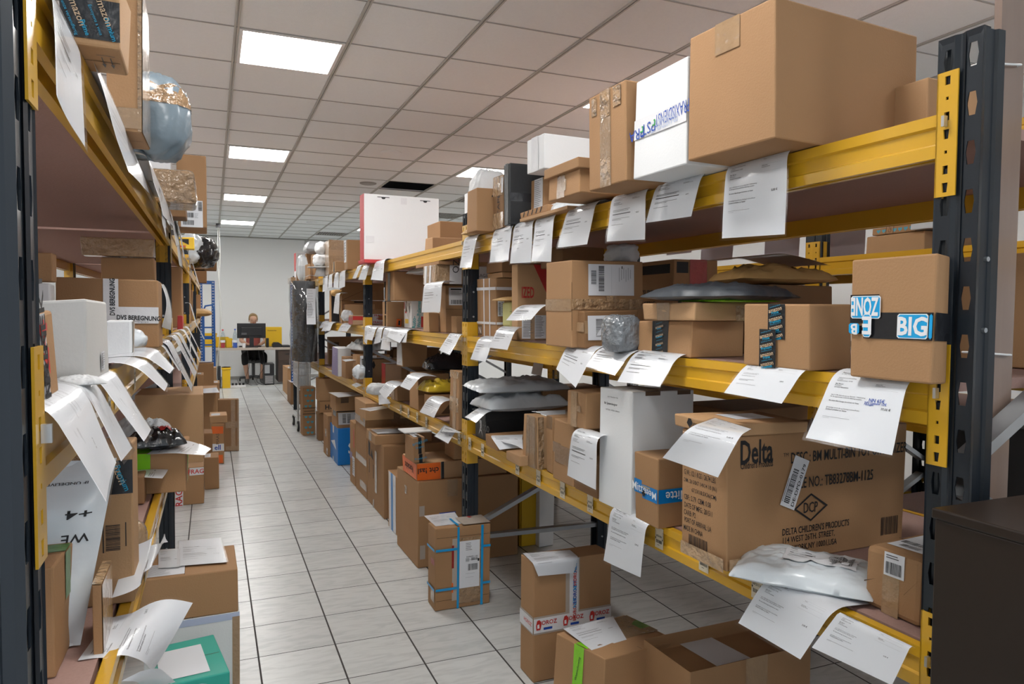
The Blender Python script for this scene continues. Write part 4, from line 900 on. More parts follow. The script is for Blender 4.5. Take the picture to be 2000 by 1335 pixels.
bag('bright green flat bag under the dark grey mailing bag', Vector((M3b['C'].x+0.14, M3b['C'].y+0.03, M3b['top']+0.001)), (0.22, 0.20, 0.012), 8, 'tape_green', 2)
ev = onR(1450, 580, 0.30)
crate('small brown carton at the back of the middle shelf under the tan envelope', 1, 1372, 1400, 1520, 596, 585, ZM, C=Vector((ev.x, ev.y-0.12, ZM+0.002)), L=0.28, D=0.26, h=0.215, m='card_dark')
bag('tan crumpled padded envelope lying behind the dark grey bag, middle right shelf', Vector((ev.x+0.10, ev.y-0.02, ZM+0.22)), (0.34, 0.22, 0.055), -8, 'envelope_tan', 8, name='padded_envelope', cat='envelope', wr=0.2)
P_ = Vector((ev.x+0.03, ev.y+0.02, ZM+0.30))
note('clear sleeve with brown paper lying on the tan padded envelope', [P_+Vector((-.12, .1, .0)), P_+Vector((-.10, -.12, .0))], [P_+Vector((.03, .1, .02)), P_+Vector((.04, -.13, .02))], [P_+Vector((.22, .08, -.015)), P_+Vector((.22, -.14, -.015))], detail=1, m='card_pink', blank=True, group='loose papers on parcels')
blob('grey plastic wrapped round parcel leaning by the big labelled carton, middle right shelf', onZ(1219, 689, ZM)+Vector((0, 0.02, 0)), (0.052, 0.06, 0.060), 'bag_silver', 3, 'wrapped_parcel', 'parcel', 0.08, sq=4.0)
crate('big brown carton with large white shipping label at its top, middle right shelf', 1, 1066, 1115, 1256, 680, 507, ZM, m='card', lift=0.002, key='M5', dec=[('tape', 'tape_clear', 'A', 0, 0.42, 1, 0.56), ('tape', 'tape_shiny', 'S', 0.0, 0.44, 1.0, 0.56), ('tape', 'tape_shiny', 'S', 0.47, 0.5, 0.62, 0.66), ('label', 'S', 0.225, 0.60, 0.865, 0.96, 'bars'), ('rect', 'S', 0.004, 0.2, 0.010, 0.75, 'card_edge')])
M5 = PARCEL['M5']
q = M5['C']+M5['e1']*(-0.062)+M5['e2']*0.02
crate('thin brown carton with two bar codes leaning against the big labelled carton', 1, 1126, 1137, 1244, 680, 596, ZM, C=Vector((q.x, q.y, ZM+0.002)), L=0.055, h=0.135, m='card_dark', dec=[('label', 'S', 0.06, 0.22, 0.93, 0.88, 'bars2'), ('tape', 'tape_clear', 'S', 0.0, 0.4, 0.06, 0.75), ('tape', 'tape_clear', 'A', 0, 0.45, 1, 0.7)])
crate('brown carton with red triangle print behind a hanging note, middle right shelf', 1, 1000, 1009, 1080, 668, 516, ZM, dx=0.02, D=0.36, m='card_light', lift=0.002, key='M7', dec=[('text', 'S', 'IZED', 0.145, 0.63, 0.05, 'ink_red', 0, 0.02, 0.062), ('poly', 'S', [(0.22, 1.0), (0.42, 1.0), (0.42, 0.60)], 'ink_red'), ('label', 'S', 0.06, 0.02, 0.40, 0.33, 'cols'), ('tape', 'tape_clear', 'S', 0.18, 0.0, 0.24, 0.36)])
M8 = crate('brown carton bound with white straps beside the second post, middle right shelf', 1, 932, 969, 1020, 660, 542, ZM, m='card', lift=0.002, dec=[('strap', 'tape_white', 'A', 0.36, 0, 0.41, 1), ('strap', 'tape_white', 'A', 0.66, 0, 0.71, 1), ('strap', 'tape_white', 'A', 0, 0.80, 1, 0.85), ('strap', 'tape_white', 'S', 0, 0.80, 1, 0.85), ('strap', 'tape_white', 'A', 0, 0.22, 1, 0.26), ('strap', 'tape_white', 'S', 0, 0.22, 1, 0.26), ('strap', 'tape_white', 'T', 0, 0.3, 1, 0.34), ('strap', 'tape_white', 'T', 0, 0.62, 1, 0.66), ('rect', 'A', 0.03, 0.02, 0.26, 0.2, 'ink_brown'), ('text', 'A', 'N', 0.145, 0.11, 0.035, 'ink_white'), ('label', 'S', 0.05, 0.36, 0.30, 0.62, 'mini_v')])
q = onR(976, 622, 0.055)
crate('pale yellow foam box in front of the white strapped carton', 1, 975, 978, 1016, 623, 583, None, C=Vector((q.x, q.y-0.13, ZM+0.06)), L=0.10, D=0.16, h=0.115, m='foam_yellow', name='foam_box', bev=0.008, dec=[('rect', 'S', 0.0, 0.60, 1.0, 0.615, 'ink_grey')])
crate('flat brown carton under the pale yellow foam box, middle right shelf', 1, 975, 978, 1016, 655, 625, None, C=Vector((q.x-0.01, q.y-0.14, ZM+0.001)), L=0.13, D=0.2, h=0.057, m='card')
bag('tan envelope on top of the pale yellow foam box', Vector((q.x+0.07, q.y-0.07, ZM+0.177)), (0.22, 0.15, 0.022), 5, 'envelope_tan', 11, name='padded_envelope', cat='envelope')
crate('flat dark brown parcel with black lettering on the white strapped carton', 1, 935, 960, 992, 530, 512, None, C=Vector((M8['C'].x+0.02, M8['C'].y-0.02, M8['top']+0.03)), L=0.2, D=0.3, h=0.05, m='card_dark', dec=[('text', 'S', 'OZON', 0.6, 0.5, 0.026, 'ink', 0, 0.02)])
crate('shallow brown carton between the lettered parcel and the strapped carton', 1, 940, 965, 1018, 542, 530, None, C=Vector((M8['C'].x+0.03, M8['C'].y-0.0, M8['top']+0.002)), L=0.2, D=0.34, h=0.026, m='card_light', dec=[('tape', 'tape_clear', 'S', 0.6, 0, 0.9, 1)])
crate('brown carton pushed under the top shelf on the big labelled carton', 1, 1090, 1098, 1179, 508, 481, M5['top']+0.003, dx=0.10, L=0.22, h=0.088, m='card_dark')
blob('crumpled white packing paper behind the brown carton under the top shelf', Vector((M5['C'].x+0.33, M5['C'].y+0.2, M5['top']+0.003)), (0.06, 0.07, 0.04), 'crumple_white', 12, 'packing_paper', 'paper', 0.3)
crate('dark brown electronics carton at the back of the middle shelf with black lettering', 1, 1180, 1316, 1402, 585, 506, ZM, dx=0.47, yaw=0, L=0.5, m='card', lift=0.002, key='MIT', dec=[
    ('text', 'A', 'MITSUBISHI', 0.62, 0.62, 0.022, 'ink', 0, 0.02), ('text', 'A', 'ELECTRIC', 0.62, 0.48, 0.022, 'ink', 0, 0.02), ('text', 'A', '50E', 0.6, 0.2, 0.03, 'ink', 0, 0.02), ('rect', 'A', 0.5, 0.84, 0.95, 0.95, 'ink'), ('tape', 'tape_red', 'S', 0.35, 0.0, 0.74, 1.0), ('rect', 'S', 0.06, 0.84, 0.32, 0.97, 'ink'),
    ('poly', 'S', [(0.14, 0.57), (0.19, 0.48), (0.14, 0.39), (0.09, 0.48)], 'ink'), ('poly', 'S', [(0.08, 0.46), (0.13, 0.37), (0.03, 0.37)], 'ink'), ('poly', 'S', [(0.20, 0.46), (0.25, 0.37), (0.15, 0.37)], 'ink')])

G2 = 'delivery notes on the middle right shelf'
hang('large delivery note with blue handwriting below the tall lettered carton, middle right shelf', 1, (1625, 745), (1782, 765), (1748, 896), (1566, 858), ZM, 22, 0.12, detail=3, group=G2, price='77,00 €', hand=True, page=0.31, seed=11)
hang('delivery note below the stepped-tape carton, middle right shelf', 1, (1458, 716), (1580, 730), (1528, 793), (1408, 770), ZM, 30, 0.12, detail=3, group=G2, price='3,00 €', page=0.40, seed=12)
hang('delivery note below the two stacked cartons, middle right shelf', 1, (1240, 695), (1328, 704), (1290, 759), (1201, 748), ZM, 34, 0.12, detail=2, group=G2, seed=13)
hang('delivery note hanging below the grey wrapped parcel, middle right shelf', 1, (1170, 685), (1240, 692), (1201, 733), (1140, 718), ZM, 40, 0.10, detail=2, group=G2, seed=14)
hang('tilted delivery note below the big labelled carton, middle right shelf', 1, (1108, 682), (1167, 688), (1123, 761), (1085, 722), ZM, 30, 0.10, detail=2, group=G2, seed=15)
hang('delivery note hanging in front of the red triangle carton', 1, (1015, 577), (1066, 575), (1038, 626), (985, 627), ZM+0.15, 30, 0.08, dx=-0.02, detail=2, group=G2, seed=16)
hang('delivery note hanging below the pale yellow foam box', 1, (973, 626), (1012, 628), (992, 686), (951, 680), ZM+0.055, 25, 0.06, dx=-0.015, detail=2, group=G2, seed=17)
hang('delivery note below the white strapped carton beside the second post', 1, (936, 659), (966, 661), (949, 709), (917, 703), ZM, 22, 0.08, detail=2, group=G2, seed=18)

# ------------------------------------------------------------------ right rack, lower shelf, first bay
D5 = crate('large brown toy organizer carton with black printing on the lower right shelf', 1, 1330, 1415, 1765, 1118, 855, ZL, m='card', lift=0.002, key='D', dec=[
    ('text', 'S', 'Delta', 0.15, 0.875, 0.062, 'ink', 0, 0.02, 0.105), ('text', 'S', "Children's Products", 0.15, 0.78, 0.018, 'ink', 0, 0.01, 0.105), ('text', 'S', 'TM', 0.30, 0.83, 0.009, 'ink'),
    ('text', 'S', 'DESC.: BM MULTI-BIN TOY ORGANIZER', 0.665, 0.80, 0.029, 'ink', 0, 0.012, 0.43), ('text', 'S', 'STYLE NO.: TB83278BM-1125', 0.555, 0.60, 0.029, 'ink', 0, 0.012, 0.31),
    ('poly', 'S', [(0.345, 0.40), (0.44, 0.51), (0.445, 0.50), (0.36, 0.40)], 'ink'), ('poly', 'S', [(0.345, 0.40), (0.36, 0.40), (0.445, 0.30), (0.44, 0.29)], 'ink'), ('poly', 'S', [(0.535, 0.40), (0.44, 0.51), (0.435, 0.50), (0.52, 0.40)], 'ink'), ('poly', 'S', [(0.535, 0.40), (0.52, 0.40), (0.435, 0.30), (0.44, 0.29)], 'ink'),
    ('text', 'S', 'DCP', 0.44, 0.40, 0.028, 'ink', 0, 0.01, 0.05), ('text', 'S', "DELTA CHILDREN'S PRODUCTS", 0.475, 0.235, 0.0185, 'ink', 0, 0.012, 0.24), ('text', 'S', '114 WEST 26TH. STREET,', 0.435, 0.165, 0.0185, 'ink', 0, 0.006, 0.185), ('text', 'S', 'NEW YORK,NY 10001,USA', 0.44, 0.095, 0.0185, 'ink', 0, 0.006, 0.195),
    ('bar', 'S', 0.86, 0.08, 0.965, 0.23, 'ink', False),
    ('text', 'A', 'C/NO.: CF 1400', 0.32, 0.80, 0.014, 'ink', 0, 0.006), ('text', 'A', 'N.W.: 11.6 KGS / 25.64 LBS', 0.42, 0.725, 0.014, 'ink', 0, 0.006, 0.13), ('text', 'A', 'G.W.: 12.1 KGS / 26.74 LBS', 0.42, 0.655, 0.014, 'ink', 0, 0.006, 0.13), ('text', 'A', 'DIM.: 26 5/8X7 1/4X14 1/8 (IN.)', 0.43, 0.585, 0.014, 'ink', 0, 0.006, 0.135), ('text', 'A', '67.5X18.5X36(CM)', 0.52, 0.52, 0.014, 'ink', 0, 0.006, 0.1), ('text', 'A', 'CBF.: 2.79  CBM: 0.08', 0.37, 0.455, 0.014, 'ink', 0, 0.006, 0.11), ('text', 'A', 'DATE OF MFG.: 201511', 0.39, 0.39, 0.014, 'ink', 0, 0.006, 0.115), ('text', 'A', 'CARB: P2', 0.20, 0.33, 0.014, 'ink', 0, 0.006, 0.05), ('text', 'A', 'PORT OF ARRIVAL: LA', 0.38, 0.27, 0.014, 'ink', 0, 0.006, 0.11), ('text', 'A', 'MADE IN CHINA', 0.28, 0.205, 0.014, 'ink', 0, 0.006, 0.08), ('bar', 'A', 0.18, 0.03, 0.60, 0.165, 'ink', False),
    ('tape', 'wrap_clear', 'A', 0.05, -0.0, 1.0, 0.10), ('tape', 'wrap_clear', 'S', 0.0, 0.0, 0.10, 0.10)])
# slanted parcel sticker on the toy carton
def sticker(info, fc, u, v, w, h, rot, name='shipping_label'):
    W_, H_ = (info['L'] if fc == 'A' else info['D']), info['h']; f = info['face'](fc, 0.0042); g2 = info['face'](fc, 0.0048); c, s_ = math.cos(math.radians(rot)), math.sin(math.radians(rot))
    m = MB(); fn = lambda x, y, f=f: f(u*W_+x*c-y*s_, v*H_+x*s_+y*c); fg = lambda x, y: fn(x, y, g2)
    put_rect(m, fn, -w/2, -h/2, w/2, h/2, 'label_white'); put_barcode(m, fg, -w*0.42, -h*0.02, w*0.25, h*0.34, 'ink', False, 5); put_text(m, fg, 'DE-DPD-0179', -w*0.02, -h*0.27, h*0.2, w*0.85, 'ink', 0, 0.01); put_lines(m, fg, -w*0.42, h*0.46, w*0.7, 2, 0.006, 0.0016, 'ink_grey')
    return m.build(name, info['o'])
sticker(D5, 'S', 0.345, 0.61, 0.135, 0.052, 68)
q = D5['C']+D5['e2']*0.02+D5['e1']*0.0
crate('flat opened brown mailer with a white label lying on the toy organizer carton', 1, 1342, 1464, 1585, 855, 835, None, C=Vector((q.x-0.045, q.y-0.005, D5['top']+0.003)), L=0.21, D=0.27, h=0.032, m='card_light', seam=False, yaw=-4, dec=[('label', 'T', 0.35, 0.30, 0.80, 0.75, 'text'), ('text', 'A', 'Shop', 0.45, 0.5, 0.016, 'ink', 0, 0.01), ('poly', 'A', [(0.30, 0.5), (0.34, 0.9), (0.40, 0.9), (0.42, 0.5), (0.36, 0.12)], 'ink')])
note('delivery note hanging over the aisle face of the toy organizer carton', [onZ(1395, 815, D5['top']+0.04), onZ(1470, 838, D5['top']+0.04)], [onZ(1345, 832, D5['top']+0.036), onZ(1446, 852, D5['top']+0.036)], [plane_hit(1289, 895, SR, 1, 0.45, XR-0.16-0.45*(D5['top']+0.036)), plane_hit(1404, 937, SR, 1, 0.45, XR-0.16-0.45*(D5['top']+0.036))], detail=3, group='delivery notes on the lower right shelf', price='5,00 €', page=0.30, seed=21)
crate('small brown carton with a blue printed tape beside the toy organizer carton, lower shelf', 1, 1240, 1284, 1338, 1034, 897, ZL, m='card', lift=0.002, key='MM', D=0.22, dec=[('tape', 'tape_blue', 'A', 0.0, 0.41, 0.45, 0.61), ('ttext', 'A', 'Mitte', 0.22, 0.50, 0.026, 'ink_white', 0, 0.01), ('tape', 'tape_blue', 'A', 0.36, 0.36, 1.0, 0.56), ('tape', 'tape_blue', 'S', 0.0, 0.36, 1.0, 0.56), ('ttext', 'A', 'Meer', 0.70, 0.46, 0.022, 'ink_white', 180, 0.01), ('ttext', 'A', 'Saftladen', 0.55, 0.53, 0.008, 'ink_yellow', 180), ('ttext', 'S', 'Mitte', 0.3, 0.46, 0.028, 'ink_white', 180, 0.01), ('ttext', 'A', '♣', 0.44, 0.44, 0.02, 'ink')])
crate('tall white dirty carton standing on the lower right shelf', 1, 1169, 1230, 1354, 1009, 766, ZL, m='card_white', lift=0.002, key='W', dec=[('text', 'A', 'gegen Aktualisieren Ges.', 0.42, 0.93, 0.006, 'ink_grey'), ('text', 'A', 'für Systemdesigner', 0.36, 0.87, 0.010, 'ink', 0, 0.01), ('text', 'A', 'mit Puder, Indizien, Inklusive', 0.42, 0.82, 0.006, 'ink_grey'), ('rect', 'S', 0.20, 0.965, 0.44, 1.0, 'ink_brown'), ('rect', 'S', 0.72, 0.965, 0.94, 1.0, 'ink_brown'), ('rect', 'T', 0.2, 0.0, 0.44, 0.06, 'ink_brown'), ('rect', 'T', 0.1, 0.48, 0.95, 0.50, 'ink_brown')])
L7 = crate('brown carton with brown tape left of the tall white carton, lower right shelf', 1, 1081, 1119, 1172, 952, 830, ZL, m='card', lift=0.002, D=0.3, dec=[('tape', 'tape_brown', 'A', 0.1, 0.30, 0.95, 0.60), ('tape', 'tape_brown', 'A', 0, 0.45, 0.4, 0.62)])
crate('small brown square carton on top of other cartons, left of the tall white carton', 1, 1108, 1143, 1172, 845, 768, L7['top']+0.002, dx=-0.05, D=0.2, m='card', dec=[('tape', 'tape_clear', 'A', 0.22, 0, 0.55, 1.0), ('tape', 'tape_clear', 'A', 0.25, 0.45, 0.75, 0.62)])
crate('low brown carton behind the long hanging note beside the tall white carton', 1, 1122, 1166, 1180, 975, 905, ZL, D=0.22, m='card_dark', lift=0.002, dx=-0.035)
crate('thin brown carton standing between two taped cartons, lower right shelf', 1, 1067, 1080, 1096, 926, 815, ZL, m='card', lift=0.002, D=0.26, dec=[('tape', 'tape_brown', 'A', 0.1, 0.78, 0.95, 1.0)])
L9 = crate('brown carton with torn taped edge standing on the lower right shelf', 1, 1021, 1048, 1066, 918, 816, ZL, m='card_light', lift=0.002, D=0.26, dec=[('tape', 'tape_clear', 'A', 0.25, 0.0, 0.48, 1.0), ('tape', 'tape_clear', 'A', 0.5, 0.0, 0.9, 1.0), ('poly', 'A', [(0.97, 0.02), (0.985, 0.2), (0.96, 0.4), (0.985, 0.6), (0.965, 0.8), (0.99, 0.95), (1.0, 0.95), (1.0, 0.02)], 'card_edge'), ('tape', 'tape_shiny', 'S', 0.02, 0, 0.12, 1)])
zt9 = L9['top']+0.006
note('sheets of paper lying across the taped cartons with a strip hanging down', [onZ(1035, 803, zt9), onZ(1106, 800, zt9)], [onZ(1055, 806, zt9), onZ(1106, 826, zt9)], [onZ(1058, 808, zt9)+Vector((0, -0.005, -0.02)), onZ(1106, 828, zt9)+Vector((0, 0, -0.02))], detail=1, blank=True, group='loose papers on parcels', rad=0.02)
crate('small open brown tray holding papers on the lower right shelf', 1, 985, 1015, 1020, 897, 879, ZL, D=0.16, L=0.15, m='card_light', lift=0.002, dx=-0.07, open_top=True, h=0.045, name='cardboard_tray', cat='tray')
crate('small brown carton under the curved paper by the black shoebox', 1, 951, 972, 1010, 877, 850, ZL, D=0.22, L=0.16, m='card', lift=0.002, dx=-0.03, h=0.06)
zz = ZL+0.066
note('white paper curving over the small carton beside the shoebox', [onZ(960, 850, zz), onZ(1021, 848, zz)], [onZ(959, 853, zz), onZ(1020, 858, zz)], [onZ(976, 878, ZL+0.02), onZ(1020, 874, ZL+0.03)], detail=1, sleeve=False, group='loose papers on parcels', rad=0.02)
note('white paper lying over the small open tray', [onZ(978, 860, ZL+0.055), onZ(1021, 858, ZL+0.055)], [onZ(985, 864, ZL+0.052), onZ(1021, 870, ZL+0.052)], [onZ(1008, 868, ZL+0.05), onZ(1022, 878, ZL+0.045)], detail=1, blank=True, sleeve=False, group='loose papers on parcels')
SH = crate('black shoebox with a scratched end beside the second right post, lower shelf', 1, 917, 949, 1030, 861, 812, ZL, D=0.30, L=0.15, m='card_black', lift=0.002, name='shoebox', dec=[('text', 'A', 'ecco', 0.86, 0.50, 0.035, 'ink_grey', 0, 0.01), ('poly', 'A', [(0.35, 0.15), (0.5, 0.5), (0.38, 0.85), (0.62, 0.75), (0.6, 0.4), (0.72, 0.1), (0.55, 0.35)], 'ink_faint')])
lid(SH, 0.004, 0.05, 'card_black', -0.02)
zb = SH['top']+0.02
bag('grey mailing bag with black print, lower of two on the black shoebox', Vector((SH['C'].x+0.20, SH['C'].y+0.02, zb)), (0.46, 0.26, 0.10), 4, 'bag_grey', 21, wr=0.2, labels=[(0.80, -0.5, 0.84, 0.6, 'tape_black', ''), (0.87, -0.3, 0.93, 0.4, 'tape_black', '')])
bag('grey mailing bag, upper of two on the black shoebox', Vector((SH['C'].x+0.17, SH['C'].y+0.02, zb+0.100)), (0.50, 0.25, 0.06), 2, 'bag_grey', 22, tilt=(3, 0), wr=0.2)
hang('delivery note hanging out from under the grey mailing bags by the second post', 1, (935, 790), (957, 796), (930, 826), (905, 815), SH['top']+0.03, 50, 0.08, detail=1, group='delivery notes on the lower right shelf', seed=31, dx=0.02)
hang('long delivery note hanging left of the tall white carton, lower right shelf', 1, (1118, 842), (1166, 850), (1166, 961), (1106, 930), L7['top']-0.004, 6, 0.06, dx=-0.055, detail=2, group='delivery notes on the lower right shelf', seed=32)
hang('delivery note hanging below the tall white carton on the lower beam', 1, (1193, 1000), (1264, 1035), (1252, 1132), (1177, 1096), ZL, 3, 0.05, dx=-0.02, detail=3, group='delivery notes on the lower right shelf', price='3,00 €', page=0.26, seed=33, top_text=0.02)
hang('delivery note below the white mailing bag, left of two, lower right shelf', 1, (1494, 1142), (1632, 1192), (1564, 1294), (1437, 1218), ZL, 22, 0.12, dx=-0.01, detail=3, group='delivery notes on the lower right shelf', price='3,00 €', page=0.30, seed=34)
hang('delivery note nearest the dark cabinet, right of two, lower right shelf', 1, (1636, 1190), (1786, 1240), (1745, 1345), (1578, 1266), ZL, 20, 0.12, dx=-0.01, detail=3, group='delivery notes on the lower right shelf', price='3,00 €', page=0.33, seed=35)
p = onZ(1580, 1135, ZL+0.01)
bag('white mailing bag with a large shipping label on the lower right shelf front', Vector((p.x+0.015, p.y+0.03, ZL+0.004)), (0.31, 0.23, 0.048), -52, 'bag_white', 33, wr=0.10, pw=5, labels=[(-0.30, -0.35, 0.75, 0.45, 'label_white', 'bars')])
crate('brown paper wrapped parcel with bar code label beside the near right post', 1, 1686, 1800, 1830, 1231, 1100, ZL, D=0.20, yaw=0, m='card', lift=0.002, name='paper_parcel', cat='parcel', bev=0.012, key='PP', dec=[('tape', 'tape_clear', 'A', 0.34, 0.0, 0.64, 0.85), ('label', 'T', 0.2, 0.1, 1.0, 0.85, 'bars'), ('label', 'A', 0.36, 0.62, 0.72, 0.99, 'mini'), ('poly', 'A', [(0.0, 0.38), (0.22, 0.5), (0.0, 0.40)], 'card_edge'), ('poly', 'A', [(0.72, 0.40), (1.0, 0.75), (0.73, 0.42)], 'card_edge')])

tq = PARCEL['T1']
crate('brown carton mostly hidden behind the huge plain carton, top right shelf', 1, 0, 0, 0, 0, 0, C=tq['C']+Vector((0.40, -0.05, 0)), L=0.3, D=0.28, h=0.17, m='card_light')

# ------------------------------------------------------------------ right rack, second bay
G3 = 'delivery notes on the right rack beyond the second post'
rb = crate('flat red carton lying under the upright white and red carton, top right shelf', 1, 700, 712, 752, 513, 506, ZT, m='card_red', lift=0.002, D=0.5)
crate('large flat white carton with red edge standing upright on the top right shelf', 1, 703.5, 711, 858, 506, 377, rb['top']+0.002, m='card_white', key='WF', name='flat_carton', dec=[('rect', 'A', 0, 0, 1, 1, 'card_red'), ('rect', 'S', 0.17, 0.955, 0.33, 0.965, 'ink'), ('poly', 'S', [(0.22, 0.96), (0.28, 0.96), (0.27, 0.935), (0.25, 0.93), (0.23, 0.935)], 'ink'), ('rect', 'S', 0.74, 0.945, 0.88, 0.955, 'ink'), ('poly', 'S', [(0.78, 0.95), (0.84, 0.95), (0.83, 0.925), (0.81, 0.92), (0.79, 0.925)], 'ink'), ('tape', 'tape_white', 'S', 0.48, 0.87, 0.56, 0.97), ('tape', 'tape_white', 'S', 0.02, 0.26, 0.13, 0.36), ('tape', 'tape_white', 'S', 0.88, 0.25, 0.98, 0.35)])
bb = crate('brown carton right of the upright white and red carton, top right shelf', 1, 830, 845, 915, 482, 462, ZT, dx=0.10, m='card_light', lift=0.002)
crate('brown carton behind another, right of the white and red carton, top right shelf', 1, 850, 858, 935, 482, 447, ZT, C=Vector((bb['C'].x+0.12, bb['C'].y+bb['L']+0.05, ZT+0.002)), L=0.3, D=0.5, h=0.24, m='card')
t2 = crate('brown carton with large white address label, middle shelf left of the second post', 1, 858, 871, 920, 650, 556, ZM, m='card', lift=0.002, D=0.33, key='A2', dec=[('label', 'S', 0.06, 0.58, 0.64, 0.95, 'addr'), ('rect', 'S', 0.0, 0.49, 1.0, 0.495, 'card_edge')])
crate('narrow brown carton in front of the address label carton, middle right shelf', 1, 832, 837, 858, 649, 610, ZM, m='card_light', lift=0.002, L=0.12)
t3 = crate('brown taped carton with white bands on the address label carton', 1, 827, 850, 912, 554, 517, t2['top']+0.002, dx=-0.04, m='wrap_clear', D=0.34, dec=[('tape', 'tape_white', 'A', 0.12, 0, 0.32, 1), ('tape', 'tape_white', 'A', 0.55, 0, 0.68, 1), ('tape', 'tape_white', 'S', 0.26, 0, 0.48, 1), ('tape', 'tape_white', 'S', 0.8, 0, 1.0, 1), ('ttext', 'S', 'FRAGILE', 0.88, 0.5, 0.02, 'ink_grey')])
crate('opened curled brown mailer squeezed under the top shelf', 1, 812, 857, 904, 515, 500, t3['top']+0.003, dx=-0.03, m='card', D=0.3, h=0.055, seam=False, dec=[('text', 'S', 'OZA', 0.35, 0.5, 0.04, 'ink', 90)])
crate('small beige carton against the second post, middle right shelf', 1, 888, 891, 908, 651, 616, ZM, m='card_light', lift=0.002, L=0.08, D=0.12)
AW = crate('white boxed car polishing machine with teal lettering, middle right shelf', 1, 782, 804, 838, 641, 568, ZM, m='card_offwhite', lift=0.002, key='AW', L=0.22, dec=[
    ('text', 'A', 'Auto', 0.18, 0.93, 0.022, 'ink_teal', 0, 0.02), ('text', 'A', 'Poliermaschine', 0.5, 0.80, 0.022, 'ink_teal', 0, 0.02, 0.17), ('poly', 'A', [(0.22, 0.44), (0.28, 0.60), (0.34, 0.74), (0.42, 0.74), (0.5, 0.60), (0.56, 0.44)], 'ink_brown'), ('rect', 'A', 0.16, 0.40, 0.6, 0.46, 'ink_red'), ('rect', 'A', 0.2, 0.24, 0.6, 0.40, 'ink_white'), ('rect', 'A', 0.14, 0.12, 0.62, 0.24, 'ink_yellow'), ('rect', 'A', 0.03, 0.52, 0.12, 0.70, 'ink_red'), ('rect', 'A', 0.68, 0.40, 0.75, 0.68, 'ink'), ('rect', 'A', 0.80, 0.42, 0.84, 0.6, 'ink'),
    ('text', 'S', 'Wachs-/Poliermaschine', 0.42, 0.48, 0.030, 'ink_teal', 90, 0.02, 0.26), ('text', 'S', 'Auto-', 0.14, 0.15, 0.030, 'ink_teal', 90, 0.02), ('rect', 'S', 0.55, 0.02, 0.92, 0.32, 'ink_red'), ('rect', 'S', 0.72, 0.68, 0.95, 0.97, 'ink_blue'), ('rect', 'S', 0.16, 0.75, 0.27, 0.97, 'tape_orange')])
t4 = crate('brown carton with black tape stripe, lower of two left of the polishing machine box', 1, 747, 756, 790, 638, 589, ZM, m='card_light', lift=0.002, D=0.24, dec=[('tape', 'tape_black', 'A', 0.48, 0.0, 0.78, 0.45), ('tape', 'tape_black', 'A', 0.58, 0.5, 0.85, 1.0)])
crate('tall brown carton with black tape stripe, upper of two left of the polishing machine box', 1, 753, 770, 832, 588, 530, t4['top']+0.002, dx=0.03, m='card', D=0.5, dec=[('tape', 'tape_black', 'A', 0.28, 0.0, 0.56, 1.0)])
crate('small orange box beside the polishing machine box', 1, 771, 775, 784, 638, 623, ZM, m='tape_orange', lift=0.002, L=0.06, dec=[('rect', 'S', 0.3, 0.2, 0.7, 0.8, 'ink')])
crate('small carton covered in red printed tape, middle right shelf by the third post', 1, 722, 726, 746, 632, 604, ZM, m='card', lift=0.002, D=0.17, dec=[('tape', 'tape_white', 'S', 0, 0.0, 1, 0.68), ('ttext', 'S', 'FRAGILE', 0.5, 0.58, 0.02, 'ink_red', 0, 0.02, 0.12), ('ttext', 'S', 'FRAGILE', 0.55, 0.36, 0.018, 'ink_red', 0, 0.02, 0.09), ('ttext', 'S', 'FRAGILE', 0.45, 0.1, 0.02, 'ink_red', 0, 0.02, 0.13)])
crate('small open brown box right behind the third post, middle right shelf', 1, 708, 712, 725, 632, 612, ZM, m='card_dark', lift=0.002, D=0.12, L=0.1, open_top=True)
bag('grey plastic film bundle squeezed under the top right shelf', Vector((1.45, 4.75, ZM+0.38)), (0.3, 0.6, 0.06), 4, 'bag_grey', 14, wr=0.3)
for k, (lab, q) in enumerate((('delivery note at the third post, topmost shelf, leftmost of three', ((700, 519), (707, 517), (696, 545), (687, 544))), ('delivery note at the third post, top shelf, middle of three', ((711, 516), (724, 513), (714, 547), (699, 547))), ('delivery note at the third post, top shelf, rightmost of three', ((733, 512), (752, 509), (748, 549), (724, 547))))):
    hang(lab, 1, *q, ZT, 14, 0.1, detail=1, group=G3)
for k, (lab, q, th) in enumerate((('narrow delivery note right beside the third post, middle shelf', ((713, 632), (722, 634), (717, 674), (710, 667)), 12), ('second delivery note from the third post, middle right shelf', ((724, 634), (737, 636), (727, 666), (711, 663)), 20), ('third delivery note from the third post, middle right shelf', ((737, 636), (748, 637), (744, 669), (729, 673)), 12), ('fourth delivery note from the third post, longest one, middle right shelf', ((750, 638), (762, 640), (762, 686), (743, 683)), 8), ('crooked folded delivery note below the polishing machine box', ((763, 639), (800, 642), (780, 671), (755, 658)), 26), ('delivery note behind the crooked one below the polishing machine box', ((766, 640), (797, 643), (795, 670), (752, 668)), 16), ('delivery note left of the second post, middle right shelf', ((880, 652), (902, 655), (878, 695), (856, 685)), 32))):
    hang(lab, 1, *q, ZM, th, 0.1, detail=1 if k < 6 else 2, group=G3, dx=-0.004*(k % 2))
hang('long delivery note hanging from the taped carton in front of the address label', 1, (828, 558), (864, 556), (860, 611), (823, 612), t2['top']+0.002, 6, 0.08, dx=-0.03, detail=2, group=G3)

